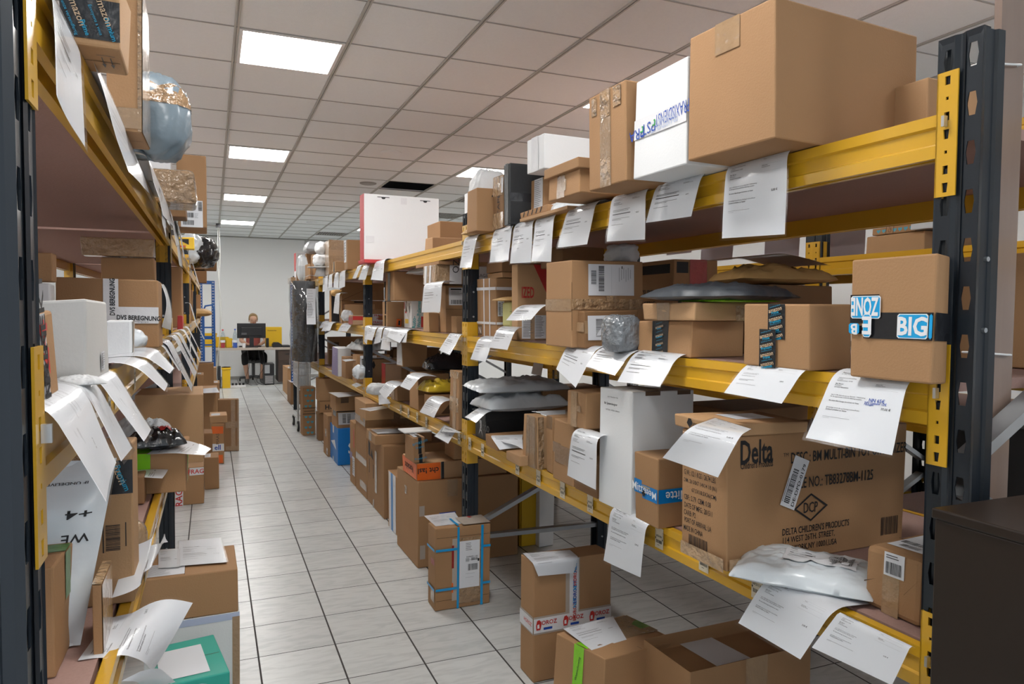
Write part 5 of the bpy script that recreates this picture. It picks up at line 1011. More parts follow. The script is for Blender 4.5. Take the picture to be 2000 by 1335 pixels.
# lower shelf, second bay
crate('tall board parcel wrapped in brown tape beside the second post, lower right shelf', 1, 879, 896, 906, 818, 727, ZL, m='card', lift=0.002, dx=-0.01, D=0.10, dec=[('tape', 'wrap_clear', 'A', 0, 0.30, 1, 0.55), ('tape', 'tape_clear', 'A', 0.4, 0, 0.75, 1), ('tape', 'wrap_clear', 'A', 0, 0.88, 1, 1)])
bag('pale mailing bag standing behind the second post, lower right shelf', Vector((1.36, 3.78, ZL+0.01)), (0.16, 0.14, 0.2), 0, 'bag_white', 41, flat_b=0.4)
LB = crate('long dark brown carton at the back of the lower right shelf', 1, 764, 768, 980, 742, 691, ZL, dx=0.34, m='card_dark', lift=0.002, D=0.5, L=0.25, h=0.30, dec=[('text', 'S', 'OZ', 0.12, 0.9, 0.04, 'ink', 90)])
c1 = crate('brown carton carrying a small labelled carton and black bag, lower right shelf', 1, 800, 816, 878, 792, 731, ZL, m='card', lift=0.002, dx=0.0, dec=[('tape', 'tape_brown', 'S', 0, 0.42, 1.0, 0.58)])
crate('brown carton left of the carton with the black bag, lower right shelf', 1, 763, 776, 796, 784, 747, ZL, m='card', lift=0.002, D=0.22, dec=[('tape', 'tape_clear', 'A', 0.1, 0, 0.6, 1)])
crate('small brown carton with handwritten white label beside the black bag', 1, 774, 786, 812, 742, 703, c1['top']+0.002, dx=0.06, m='card', h=0.18, D=0.19, L=0.17, dec=[('label', 'A', 0.05, 0.05, 0.95, 0.97, 'text'), ('tape', 'tape_white', 'T', 0.0, 0.2, 0.5, 0.8)])
p = Vector((c1['C'].x+0.22, c1['C'].y+0.06, c1['top']+0.003))
bag('black plastic bag with tied end on the brown carton, lower right shelf', p, (0.32, 0.2, 0.12), -6, 'bag_black', 43, name='plastic_bag', wr=0.28, pw=2.2)
yb_ = crate('open brown carton under the yellow bag, lower right shelf', 1, 829, 838, 879, 806, 771, ZL, m='card', lift=0.002, dx=-0.01, D=0.22, dec=[('poly', 'S', [(0.35, 0.1), (0.75, 0.1), (0.75, 0.8)], 'card_edge')])
bag('yellow plastic mailing bag on the open carton, lower right shelf', Vector((yb_['C'].x+0.12, yb_['C'].y+0.1, yb_['top']+0.003)), (0.29, 0.20, 0.065), 5, 'bag_yellow', 45, wr=0.2, pw=4)
crate('brown carton with black tape stripe beside the third post, lower right shelf', 1, 712, 718, 768, 750, 701, ZL, m='card_light', lift=0.002, D=0.36, key='B3', dec=[('tape', 'tape_black', 'A', 0.3, 0.0, 0.75, 1.0), ('poly', 'S', [(0.1, 0.75), (0.16, 0.95), (0.2, 0.75), (0.16, 0.6)], 'ink')])
B3 = PARCEL['B3']; zq = B3['top']+0.003
flat('flat paper sleeve on the striped carton beside the third post', [(694, 693), (766, 696), (768, 699), (704, 700)], zq, detail=1, blank=True, group='loose papers on parcels')
crate('small red edged white carton behind the crumpled bag, lower right shelf', 1, 749, 752, 768, 745, 711, ZL, dx=0.10, m='card_pink', lift=0.002, D=0.14, L=0.12, dec=[('tape', 'tape_red', 'A', 0, 0, 1, 1), ('tape', 'tape_white', 'T', 0, 0, 1, 1)])
blob('crumpled white paper bag beside the third post on the lower right shelf', onZ(738, 771, ZL)*1.0, (0.08, 0.07, 0.045), 'crumple_white', 15, 'paper_bag', 'bag', 0.25)
hang('curved delivery note left of the black bag, lower right shelf', 1, (756, 739), (779, 745), (752, 781), (739, 765), ZL+0.13, 36, 0.1, dx=-0.02, detail=2, group=G3)
hang('curved delivery note hanging from the carton with the black bag', 1, (800, 726), (824, 731), (799, 763), (780, 755), c1['top']+0.002, 36, 0.1, dx=-0.02, detail=2, group=G3)
hang('curved delivery note hanging below the yellow bag', 1, (839, 767), (867, 771), (848, 818), (817, 805), yb_['top']+0.002, 30, 0.08, dx=-0.02, detail=2, group=G3)
hang('delivery note sticking out left of the second post, upper of two, lower shelf', 1, (868, 832), (903, 838), (896, 846), (861, 842), ZL, 70, 0.1, detail=1, group=G3, dx=-0.01)
hang('delivery note sticking out left of the second post, lower of two, lower shelf', 1, (868, 838), (893, 848), (875, 868), (847, 852), ZL-0.004, 45, 0.06, detail=1, group=G3)
hang('loose delivery note hanging below the crumpled white bag by the third post', 1, (738, 773), (752, 779), (764, 787), (740, 791), ZL, 40, 0.05, detail=1, group=G3)

# ------------------------------------------------------------------ right rack, third bay and beyond
G4 = 'delivery notes on the far part of the right rack'
b1 = crate('tall brown carton with a narrow white label, top shelf behind the white and red carton', 1, 672, 678, 704, 526, 468, ZT, m='card', lift=0.002, D=0.26, dec=[('label', 'A', 0.0, 0.25, 0.7, 1.0, 'mini_v')])
b2 = crate('large brown carton wrapped in clear film with a yellow band, far top right shelf', 1, 633, 642, 676, 537, 468, ZT, m='wrap_clear', lift=0.002, D=0.42, dec=[('tape', 'tape_clear', 'S', 0, 0.55, 1, 0.72)])
crate('small brown carton with a black tape stripe in front of the film wrapped carton', 1, 648, 655, 673, 531, 510, ZT, m='card_light', lift=0.002, dx=-0.08, D=0.2, L=0.16, dec=[('tape', 'tape_black', 'A', 0.35, 0, 0.65, 1)])
sx = onR(627, 530, -0.06); sx.z = ZT
st = blob('statuette wrapped in white paper on the far top right shelf', sx+Vector((0, 0, 0.10)), (0.085, 0.085, 0.075), 'crumple_white', 17, 'wrapped_statuette', 'parcel', 0.25, sq=2.2)
ch = blob(None, Vector((0, 0, 0.125)), (0.065, 0.065, 0.075), 'crumple_white', 18, 'wrapped_head', None, 0.25, sq=2.2); ch.parent = st
m = MB(); m.lathe((0, 0, -0.012), [(0.06, 0.0), (0.14, 0.004), (0.15, 0.012), (0.07, 0.02)], 'crumple_white', 20); m.build('brim', st, smooth=True)
m = MB(); m.lathe((0, 0, -0.10), [(0.075, 0), (0.06, 0.04), (0.05, 0.09)], 'crumple_white', 16); m.build('wrapping_foot', st, smooth=True)
for lab, q in (('brown carton left of the film wrapped carton, far top shelf', (612, 615, 632, 542, 498, 0.05, 'card')), ('slim beige carton standing left of the wrapped statuette', (607, 611, 616, 543, 497, -0.02, 'card_light')), ('brown carton with white upper edge on the far top right shelf', (596, 599, 609, 549, 494, 0.0, 'card')), ('slim brown carton in front of the white edged one, far top right shelf', (596, 602, 606, 548, 515, -0.10, 'card_light'))):
    xa, xc, xs, yb, yt, dx, mm = q; crate(lab, 1, xa, xc, xs, yb, yt, ZT, dx=dx, m=mm, lift=0.002)
k5 = crate('small brown carton on top of others behind the wrapped statuette', 1, 619, 623, 634, 498, 484, ZT+0.42, dx=0.06, D=0.2, m='card', lift=0.0)
crate('brown carton under the small topmost carton, far top right shelf', 1, 616, 621, 640, 540, 499, ZT, dx=0.10, h=k5['C'].z-ZT-0.003, m='card_dark', lift=0.002, D=0.3)
bag('pale lilac bag lying on the far top right shelf cartons', onR(612, 496, 0.05)*1.0, (0.22, 0.4, 0.16), 0, 'bag_grey', 51, flat_b=0.3)
crate('red and white carton with brown tape at the far end of the top right shelf', 1, 575, 579, 598, 552, 493, ZT, dx=-0.05, m='card', lift=0.002, D=0.3, dec=[('tape', 'tape_red', 'A', 0, 0.4, 1, 1), ('label', 'S', 0.0, 0.62, 0.7, 1.0, 'text'), ('tape', 'tape_white', 'A', 0, 0, 1, 0.4), ('tape', 'tape_clear', 'S', 0, 0.25, 1, 0.60)])
bag('white courier bag with purple print hanging over the far top right shelf', onR(590, 548, -0.10)*1.0, (0.12, 0.30, 0.32), 0, 'bag_white', 52, pw=4, flat_b=0.55)
crate('small taped brown parcel overhanging the far end of the top right shelf', 1, 562, 568, 582, 553, 541, ZT, dx=-0.12, m='wrap_clear', lift=0.002, D=0.2)
for lab, q in (('far delivery note under the film wrapped carton, leftmost of four', ((631, 538), (641, 537), (639, 567), (630, 571))), ('far delivery note under the film wrapped carton, second of four', ((643, 537), (649, 536), (649, 562), (640, 564))), ('far delivery note under the film wrapped carton, third of four', ((655, 534), (662, 532), (661, 564), (651, 562))), ('far delivery note under the film wrapped carton, rightmost of four', ((664, 531), (674, 529), (674, 560), (662, 565))), ('far delivery note left of the garment bag, top shelf, leftmost', ((577, 556), (581, 555), (579, 572), (574, 571))), ('far delivery note left of the garment bag, top shelf, second', ((582, 554), (586, 553), (585, 577), (580, 575))), ('far delivery note left of the garment bag, top shelf, third', ((589, 552), (594, 551), (593, 572), (586, 570))), ('far delivery note left of the garment bag, top shelf, rightmost', ((596, 550), (602, 548), (597, 573), (591, 571)))):
    hang(lab, 1, *q, ZT, 8, 0.1, detail=1, group=G4)
# middle shelf
d1 = crate('brown carton with crossed creases above two others, middle shelf left of the third post', 1, 664, 668, 712, 588, 545, ZM+0.24, dx=0.05, m='card', D=0.44, key='d1', dec=[('poly', 'S', [(0.02, 0.02), (0.5, 0.55), (0.51, 0.55), (0.04, 0.02)], 'card_edge'), ('poly', 'S', [(0.5, 0.55), (1, 0.55), (1, 0.56), (0.5, 0.56)], 'card_edge')])
crate('wide brown carton under the creased carton, middle shelf left of the third post', 1, 663, 667, 712, 627, 589, ZM, dx=0.06, h=d1['C'].z-ZM-0.004, m='card', lift=0.002, D=0.44, dec=[('tape', 'tape_clear', 'A', 0.2, 0, 0.7, 1), ('rect', 'S', 0.3, 0.9, 0.55, 0.96, 'ink')])
crate('brown carton in front of the wide one, middle shelf left of the third post', 1, 672, 674, 706, 628, 593, ZM, dx=0.02, m='card_light', lift=0.002, D=0.3, h=0.19, L=0.12)
crate('small red and tan carton at the shelf edge left of the third post', 1, 681, 688, 706, 629, 610, ZM, dx=-0.05, m='card_pink', lift=0.002, h=0.085, D=0.16, dec=[('tape', 'tape_red', 'A', 0, 0.1, 1, 0.8), ('rect', 'S', 0, 0.5, 0.6, 0.9, 'ink_red')])
blob('small crumpled white bag on the shelf edge left of the third post', onR(678, 627, -0.02)*1.0, (0.05, 0.06, 0.05), 'crumple_white', 19, 'paper_bag', 'bag', 0.3)
crate('framed dark picture standing on edge, middle shelf, far right rack', 1, 642, 645, 657, 625, 567, ZM, dx=-0.02, m='card_light', lift=0.002, name='framed_picture', cat='picture', D=0.17, L=0.06, dec=[('rect', 'S', 0.08, 0.02, 1, 0.86, 'ink')])
blob('small round tan parcel under the top shelf, far right rack', onR(658, 579, 0.0)*1.0, (0.06, 0.06, 0.035), 'envelope_tan', 20)
for lab, q, th, zz_ in (('far delivery note hanging below the round tan parcel', ((655, 580), (664, 579), (662, 614), (651, 612)), 6, ZM+0.30), ('far delivery note below the framed picture, left of two', ((630, 624), (638, 624), (630, 640), (623, 641)), 22, ZM), ('far delivery note below the framed picture, right of two', ((637, 625), (652, 626), (645, 647), (626, 647)), 22, ZM), ('far delivery note below the small crumpled bag, middle right shelf', ((669, 628), (690, 630), (677, 648), (658, 648)), 30, ZM), ('far delivery note beside the garment bag, middle shelf', ((585, 608), (592, 606), (586, 634), (577, 636)), 20, ZM), ('far delivery note hanging below the garment bag', ((582, 668), (588, 669), (584, 690), (580, 688)), 20, ZL+0.2)):
    hang(lab, 1, *q, zz_, th, 0.08, detail=1, group=G4)
# lower shelf
e1 = crate('long brown carton at the far lower right shelf behind the lilac box', 1, 639, 643, 712, 700, 652, ZL, dx=0.12, m='card', lift=0.002, h=0.33, D=0.6, dec=[('rect', 'S', 0.1, 0.55, 0.2, 0.8, 'card_edge')])
crate('lilac patterned box with white side, far lower right shelf', 1, 649, 660, 686, 722, 680, ZL, dx=-0.06, m='card_white', lift=0.002, dec=[('tape', 'lilac', 'A', 0, 0, 1, 1), ('tpoly', 'A', [(0.3, 0.45), (0.45, 0.75), (0.5, 0.55), (0.42, 0.42)], 'ink_white')])
crate('brown carton with clear tape right of the lilac box, far lower right shelf', 1, 668, 675, 693, 725, 697, ZL, dx=-0.03, m='card', lift=0.002, D=0.18, L=0.2)
bag('grey mailing bag lying above the brown carton, far lower right shelf', Vector((1.36, 6.75, ZL+0.27)), (0.3, 0.45, 0.09), 10, 'bag_grey', 55, wr=0.3)
crate('brown carton with colour marks on a white label behind the third post', 1, 692, 697, 716, 736, 694, ZL, dx=-0.01, m='card', lift=0.002, D=0.3, L=0.2, dec=[('label', 'S', 0.1, 0.3, 0.6, 0.98, 'mini_v'), ('tpoly', 'S', [(0.12, 0.3), (0.3, 0.3), (0.3, 0.42), (0.12, 0.42)], 'ink_cyan'), ('tpoly', 'S', [(0.4, 0.3), (0.58, 0.3), (0.58, 0.42), (0.4, 0.42)], 'ink_magenta')])
blob('white crumpled bag beside the third post on the lower right shelf', onR(703, 740, -0.03)*1.0, (0.06, 0.07, 0.06), 'bag_white', 23, 'plastic_bag', 'bag', 0.25)
for lab, q, th, zz_ in (('delivery note hanging from the lilac box, far lower right shelf', ((684, 682), (692, 680), (675, 706), (667, 702)), 35, ZL+0.19), ('delivery note at the left foot of the lilac box', ((645, 718), (652, 719), (647, 725), (639, 722)), 50, ZL), ('delivery note just left of the third post, lower right shelf', ((697, 741), (708, 741), (695, 757), (686, 751)), 35, ZL), ('delivery note left of the lilac box, hanging crooked', ((650, 676), (656, 674), (645, 682), (637, 681)), 40, ZL+0.23)):
    hang(lab, 1, *q, zz_, th, 0.06, detail=1, group=G4)

# ------------------------------------------------------------------ floor, right side of the aisle
F4 = crate('brown carton bound with blue straps standing in the aisle before the second post', 1, 820, 850, 957, 1190, 1034, 0.0, C=Vector((onY(850, 1100, 3.44).x, 3.44, 0)), L=0.132, m='card', key='F4', lift=0.002, norack=True, dec=[
    ('tape', 'tape_grey', 'S', 0.30, 0.10, 0.82, 0.86), ('rect', 'S', 0, 0, 1, 0.12, 'card_edge') if 0 else ('rect', 'S', 0.02, 0.115, 0.98, 0.12, 'card_edge'), ('rect', 'S', 0.02, 0.88, 0.98, 0.885, 'card_edge'), ('tape', 'tape_red', 'S', 0.29, 0.5, 0.33, 0.78), ('tape', 'tape_orange', 'S', 0.29, 0.2, 0.32, 0.32), ('sleeve', 'tape_shiny', 'S', 0.40, 0.05, 0.84, 0.86), ('label', 'S', 0.43, 0.24, 0.80, 0.82, 'dp'),
    ('tape', 'tape_red', 'A', 0.5, 0.55, 0.95, 0.62), ('tape', 'tape_grey', 'A', 0.5, 0.1, 0.95, 0.25),
    ('strap', 'tape_bluebright', 'S', 0.385, 0, 0.425, 1), ('strap', 'tape_bluebright', 'S', 0.82, 0, 0.865, 1), ('strap', 'tape_bluebright', 'A', 0, 0.72, 1, 0.75), ('strap', 'tape_bluebright', 'A', 0, 0.24, 1, 0.27), ('strap', 'tape_bluebright', 'S', 0, 0.72, 0.40, 0.75), ('strap', 'tape_bluebright', 'S', 0, 0.24, 0.4, 0.27), ('strap', 'tape_bluebright', 'S', 0.85, 0.72, 1, 0.75), ('strap', 'tape_bluebright', 'S', 0.85, 0.26, 1, 0.29), ('strap', 'tape_bluebright', 'T', 0.385, 0, 0.425, 1), ('strap', 'tape_bluebright', 'T', 0.82, 0, 0.865, 1), ('tape', 'tape_grey', 'T', 0.5, 0, 1, 1), ('tape', 'tape_red', 'T', 0.72, 0.45, 0.78, 1)])
z4 = F4['top']+0.001
drape('delivery note lying on the blue strapped carton', [(826, 1008), (894, 998)], [(836, 1015), (903, 1010)], [(853, 1029), (905, 1022)], z4, detail=2, group='delivery notes on floor parcels', sleeve=False, off=0.002) if 0 else flat('delivery note lying on the blue strapped carton', [(826, 1007), (890, 999), (905, 1022), (850, 1028)], z4, detail=2, group='delivery notes on floor parcels', page=0.2)
crate('large plain brown carton on the floor behind the blue strapped carton', 1, 776, 816, 1012, 1110, 942, 0.0, yaw=0, m='card', key='F5', lift=0.002, dec=[('tape', 'tape_clear', 'S', 0.28, 0.80, 0.38, 1.0), ('tape', 'tape_grey', 'S', 0.02, 0.10, 0.07, 0.26), ('tape', 'tape_grey', 'S', 0.01, 0.6, 0.06, 0.72), ('tape', 'tape_clear', 'A', 0.4, 0.75, 0.5, 0.85), ('label', 'S', 0.20, 0.36, 0.36, 0.62, 'text'), ('tpoly', 'S', [(0.20, 0.58), (0.36, 0.58), (0.36, 0.62), (0.20, 0.62)], 'ink_blue')])
F5 = PARCEL['F5']
crate('brown carton with thin black straps lying on the large plain carton', 1, 764, 800, 1005, 941, 912, F5['top']+0.002, C=F5['C']+Vector((0.0, 0.03, F5['h']+0.003)), L=0.3, D=0.58, h=0.105, m='card_light', key='F13', dec=[('strap', 'tape_black', 'S', 0.26, 0, 0.29, 1), ('strap', 'tape_black', 'S', 0.62, 0, 0.645, 1), ('tape', 'tape_orange', 'S', 0.0, 0.02, 0.25, 0.98), ('ttext', 'S', 'cht !asl', 0.12, 0.55, 0.035, 'ink', 180, 0.02), ('tape', 'tape_orange', 'A', 0, 0.05, 1, 0.95), ('ttext', 'A', 'Vorsicht', 0.5, 0.5, 0.04, 'ink', 180, 0.02)])
F13 = PARCEL['F13']
F11 = crate('brown carton with black printed tape stacked above the orange fragile tape', 1, 758, 768, 829, 921, 877, F13['top']+0.002, C=F13['C']+Vector((-0.02, 0.0, F13['h']+0.003)), L=0.18, h=0.15, m='card', key='F11', dec=[('tape', 'tape_black', 'S', 0.42, 0.35, 0.70, 1.0), ('ttext', 'S', 'amazon', 0.56, 0.8, 0.014, 'ink_cyan', 12), ('ttext', 'S', 'Prime', 0.56, 0.62, 0.014, 'ink_cyan', 12), ('tape', 'tape_black', 'S', 0.46, 0.0, 0.76, 0.34), ('ttext', 'S', 'Premium', 0.61, 0.18, 0.014, 'ink_cyan', 8), ('label', 'T', 0.15, 0.1, 0.75, 0.9, 'text'), ('tape', 'tape_black', 'T', 0.42, 0, 0.7, 0.5)])
F12 = crate('plain brown carton with a yellow envelope on top beside the second post', 1, 829, 832, 912, 917, 880, None, C=F13['C']+F13['e2']*0.235+Vector((0, 0.0, F13['h']+0.003)), L=0.2, D=0.27, h=0.12, m='card', dec=[])
bag('yellow padded envelope lying on the plain carton beside the second post', F12['C']+Vector((0.10, 0.09, F12['h']+0.003)), (0.30, 0.19, 0.025), 3, 'envelope_yellow', 61, name='padded_envelope', cat='envelope')
F7 = crate('tall brown carton with this-way-up marks standing on the floor, right side', 1, 717, 750, 762, 1014, 872, 0.0, m='card', key='F7', lift=0.002, D=0.5, dec=[('poly', 'A', [(0.08, 0.93), (0.2, 0.9), (0.2, 0.7), (0.08, 0.72)], 'ink'), ('poly', 'A', [(0.22, 0.72), (0.4, 0.68), (0.3, 0.84)], 'ink'), ('rect', 'A', 0.12, 0.45, 0.15, 0.66, 'ink'), ('rect', 'A', 0.38, 0.42, 0.41, 0.62, 'ink'), ('tape', 'tape_grey', 'A', 0.5, 0.25, 0.62, 0.85), ('tape', 'tape_grey', 'A', 0.38, 0.0, 0.45, 0.12)])
crate('slim white and brown carton with a blue line between two tall floor cartons', 1, 758, 778, 790, 1050, 935, 0.0, m='card', lift=0.002, D=0.4, dec=[('tape', 'tape_white', 'A', 0.1, 0, 0.75, 1), ('tape', 'tape_blue', 'A', 0.3, 0, 0.5, 1)])
F9 = crate('flat brown carton with a note on top lying on the tall floor cartons', 1, 715, 733, 843, 869, 850, F7['top']+0.002, m='card_light', key='F9', dec=[('tape', 'tape_clear', 'A', 0.3, 0.1, 0.6, 1.0)])
flat('delivery note lying on the flat brown carton, right floor stack', [(722, 838), (780, 836), (792, 845), (736, 847)], F9['top']+0.001, detail=1, group='delivery notes on floor parcels')
crate('thin white board lying above the black taped carton on the floor stack', 1, 747, 757, 848, 872, 867, None, C=F11['C']+Vector((-0.02, 0.12, F11['h']+0.006)), L=0.16, D=0.46, h=0.008, m='card_white', name='white_board', cat='board', seam=False)
F8 = crate('large brown carton with wide tape on the floor behind the tall marked carton', 1, 693, 716, 800, 985, 836, 0.0, C=Vector((onY(716, 900, F7['C'].y+F7['L']+0.012).x, F7['C'].y+F7['L']+0.012, 0.002)), m='card', D=0.5, dec=[('tape', 'tape_grey', 'A', 0, 0.45, 1, 0.55), ('tape', 'tape_grey', 'A', 0.4, 0.1, 1, 0.2)])
F8b = crate('brown carton with a curved tape band topping the floor stack before the third post', 1, 692, 714, 800, 836, 811, F8['top']+0.002, m='card_light', D=0.46, h=0.20, key='F8b', dec=[('tape', 'tape_brown', 'A', 0, 0.05, 1, 0.35), ('tape', 'tape_brown', 'S', 0, 0.02, 1, 0.32), ('tape', 'tape_brown', 'S', 0.5, 0.0, 0.62, 1.0)])
flat('delivery note lying on the topmost carton of the stack before the third post', [(700, 798), (758, 791), (770, 795), (722, 803)], F8b['top']+0.001, detail=1, group='delivery notes on floor parcels')
crate('slim brown carton with red print between the blue carton and the tall stack', 1, 683, 693, 700, 950, 826, 0.0, m='card', lift=0.002, D=0.3, dec=[('rect', 'A', 0.75, 0.6, 0.9, 0.9, 'ink_red'), ('label', 'A', 0.5, 0.15, 0.95, 0.45, 'mini_v'), ('tape', 'lilac', 'A', 0, 0.4, 0.5, 0.5)])
bl_ = crate('bright blue carton with a white triangle on the floor, right side', 1, 644, 660, 690, 909, 838, 0.0, m='card_blue', lift=0.002, key='BL', D=0.24, dec=[('poly', 'A', [(0.15, 0.50), (0.62, 0.62), (0.82, 0.38)], 'ink_white'), ('text', 'A', 'Celio', 0.55, 0.48, 0.022, 'ink_blue', -18), ('text', 'S', 'S', 0.55, 0.45, 0.11, 'ink_white', 0, 0.02), ('tape', 'tape_white', 'A', 0.40, 0.80, 0.55, 1.0), ('tape', 'tape_white', 'A', 0.42, 0.0, 0.55, 0.13)])
k1 = crate('brown carton with black tape and a bar code label on the blue carton', 1, 648, 658, 684, 836, 800, bl_['top']+0.002, m='card', D=0.27, dec=[('tape', 'tape_black', 'A', 0.3, 0.6, 0.9, 1.0), ('tape', 'tape_black', 'S', 0, 0.86, 1, 1.0), ('label', 'S', 0.05, 0.18, 0.95, 0.82, 'bars2')])
k2 = crate('brown carton with a printed bar code stacked highest above the blue carton', 1, 648, 655, 712, 803, 772, k1['top']+0.002, m='card', D=0.42, L=0.3, dec=[('bar', 'S', 0.12, 0.5, 0.30, 0.85, 'ink', True)])
flat('clear sleeves lying on the carton stack above the blue carton', [(640, 766), (690, 765), (708, 771), (660, 776)], k2['top']+0.002, detail=1, blank=True, group='loose papers on parcels')
n0 = crate('slim brown carton with a small label left of the blue carton', 1, 632, 640, 650, 892, 812, 0.0, m='card', lift=0.002, D=0.28, dec=[('tape', 'tape_grey', 'A', 0.45, 0.45, 0.7, 0.65), ('label', 'A', 0.75, 0.05, 1.0, 0.2, 'mini')])
n1 = crate('brown carton on the floor under the black lettered carton', 1, 614, 622, 640, 861, 806, 0.0, m='card_dark', lift=0.002, D=0.3, L=0.2, dec=[('tape', 'tape_white', 'A', 0.1, 0, 0.35, 0.9)])
n2 = crate('brown carton with black lettering under the big plain carton, right floor', 1, 617, 625, 651, 806, 784, n1['top']+0.002, m='card', D=0.33, L=0.4, dec=[('text', 'S', 'HOLU', 0.48, 0.5, 0.06, 'ink', 0, 0.03, 0.2)])
n3 = crate('big plain brown carton with a note on top beside the wire trolley', 1, 611, 624, 698, 783, 740, n2['top']+0.002, m='card_light', key='n3', yaw=3)
flat('delivery note lying on the big plain carton beside the wire trolley', [(624, 733), (668, 728), (688, 732), (628, 737)], n3['top']+0.001, detail=1, group='delivery notes on floor parcels')
hb = crate('kraft carton with pale blue hearts standing by the wire trolley', 1, 588, 591, 617, 813, 757, 0.0, C=Vector((onY(591, 800, 8.95).x, 8.95, 0.002)), m='card', key='HB', D=0.15, L=0.22, dec=[hearts('S', 3, 9, 0.019, lambda u, v: 0.42 < v < 0.60), ('rect', 'S', 0, 0.44, 1, 0.46, 'ink_brown'), ('rect', 'S', 0, 0.56, 1, 0.58, 'ink_brown'), ('rect', 'S', 0.1, 0.5, 0.9, 0.515, 'ink_brown')])
m1 = crate('brown carton on the floor beside the far right blue frame, taller of two', 1, 552, 562, 585, 772, 719, 0.0, m='card', lift=0.002, D=0.28)
flat('delivery note on the taller far carton beside the blue frame', [(561, 716), (583, 715), (590, 718), (562, 719)], m1['top']+0.001, detail=1, group='delivery notes on floor parcels')
m2 = crate('brown carton on the floor in front of the taller far carton by the blue frame', 1, 561, 568, 594, 790, 747, 0.0, m='card_dark', lift=0.002, D=0.26)
flat('delivery note on the shorter far carton by the blue frame', [(562, 743), (590, 741), (594, 744), (570, 747)], m2['top']+0.001, detail=1, group='delivery notes on floor parcels')

# front floor parcels
F1 = crate('tall brown carton with red rooster tape standing on the floor at the front', 1, 1016, 1041, 1192, 1334, 1102, 0.0, m='card', key='F1', lift=0.002, dec=[
    ('tape', 'tape_grey', 'S', 0, 0.40, 1, 0.55), ('tape', 'tape_grey', 'A', 0, 0.40, 1, 0.55), ('tape', 'tape_grey', 'S', 0.40, 0.5, 0.58, 1.0), ('tape', 'tape_white', 'S', 0.45, 0.5, 0.565, 1.0), ('tape', 'tape_white', 'S', 0, 0.415, 1.0, 0.535), ('tape', 'tape_white', 'A', 0, 0.415, 1.0, 0.535)]
    + [t for u in (0.06, 0.40, 0.74) for t in (('ttext', 'S', 'HOROZ', u+0.11, 0.495, 0.018, 'ink_red', 0, 0.02), ('tpoly', 'S', [(u+0.06, 0.435), (u+0.17, 0.435), (u+0.17, 0.455), (u+0.06, 0.455)], 'ink_blue'), ('tpoly', 'S', [(u-0.03, 0.44), (u+0.02, 0.44), (u+0.035, 0.49), (u+0.01, 0.525), (u-0.02, 0.52), (u-0.035, 0.48)], 'ink_red'), ('tpoly', 'S', [(u-0.018, 0.455), (u+0.008, 0.455), (u+0.005, 0.49), (u-0.02, 0.485)], 'ink_white'))]
    + [('ttext', 'A', 'HOROZ', 0.7, 0.49, 0.016, 'ink_red', 0, 0.02)]
    + [('ttext', 'S', t, 0.508, 0.55+i*0.075, 0.016, c, 90, 0.02) for i, (t, c) in enumerate((('HOROZ', 'ink_red'), ('NET', 'ink_sky'), ('HOROZ', 'ink_blue'), ('NET', 'ink_sky'), ('HOROZ', 'ink_red'), ('NET', 'ink_sky')))])
zf = F1['top']+0.001
fy = F1['C'].y-0.012
note('delivery note folded over the top edge of the tall rooster tape carton', [onZ(1018, 1080, zf+.006), onZ(1116, 1073, zf+.006)], [Vector((onY(1038, 1110, fy).x, fy, zf+0.010)), Vector((onY(1132, 1100, fy).x, fy, zf+0.010))], [onY(1050, 1127, fy), onY(1122, 1121, fy)], detail=2, group='delivery notes on floor parcels', rad=0.012, page=0.22)
q = onZ(1174, 1293, 0.335)
F2 = crate('brown carton with bright green tape on the floor between two others at the front', 1, 1082, 1174, 1300, 1500, 1293, 0.0, C=Vector((q.x, q.y, 0.002)), yaw=8, m='card', key='F2', h=0.333, D=0.34, L=0.27, jit=0.012, dec=[('tape', 'tape_green', 'A', 0.40, 0.0, 0.60, 1.0), ('tape', 'tape_green', 'T', 0.0, 0.36, 0.12, 0.58), ('ttext', 'A', 'Waarschuwing', 0.50, 0.75, 0.014, 'ink', 80), ('ttext', 'A', 'Achtung', 0.52, 0.4, 0.014, 'ink', 80), ('tape', 'tape_clear', 'T', 0.15, 0.35, 1.0, 0.95), ('tape', 'tape_darkgreen', 'T', 0.55, 0.50, 1.0, 0.75), ('ttext', 'T', 'Achtung', 0.75, 0.62, 0.016, 'ink', 0)])
flat('delivery note lying on the carton with bright green tape', [(1097, 1228), (1200, 1202), (1227, 1249), (1155, 1271)], F2['top']+0.002, detail=2, group='delivery notes on floor parcels', page=0.26)
q = onZ(1345, 1311, 0.37)
F3 = crate('open topped brown carton with white paper inside at the front under the shelf', 1, 1254, 1345, 1520, 1500, 1311, 0.0, C=Vector((q.x, q.y, 0.002)), m='card', key='F3', h=0.368, D=0.52, open_top=True, dec=[('tape', 'tape_clear', 'S', 0.44, 0, 0.62, 1.0)])
flat('blank white sheet lying inside the open topped carton', [(1322, 1254), (1380, 1239), (1466, 1284), (1400, 1300)], F3['C'].z+F3['h']*0.862, detail=1, blank=True, sleeve=False, group='loose papers on parcels')

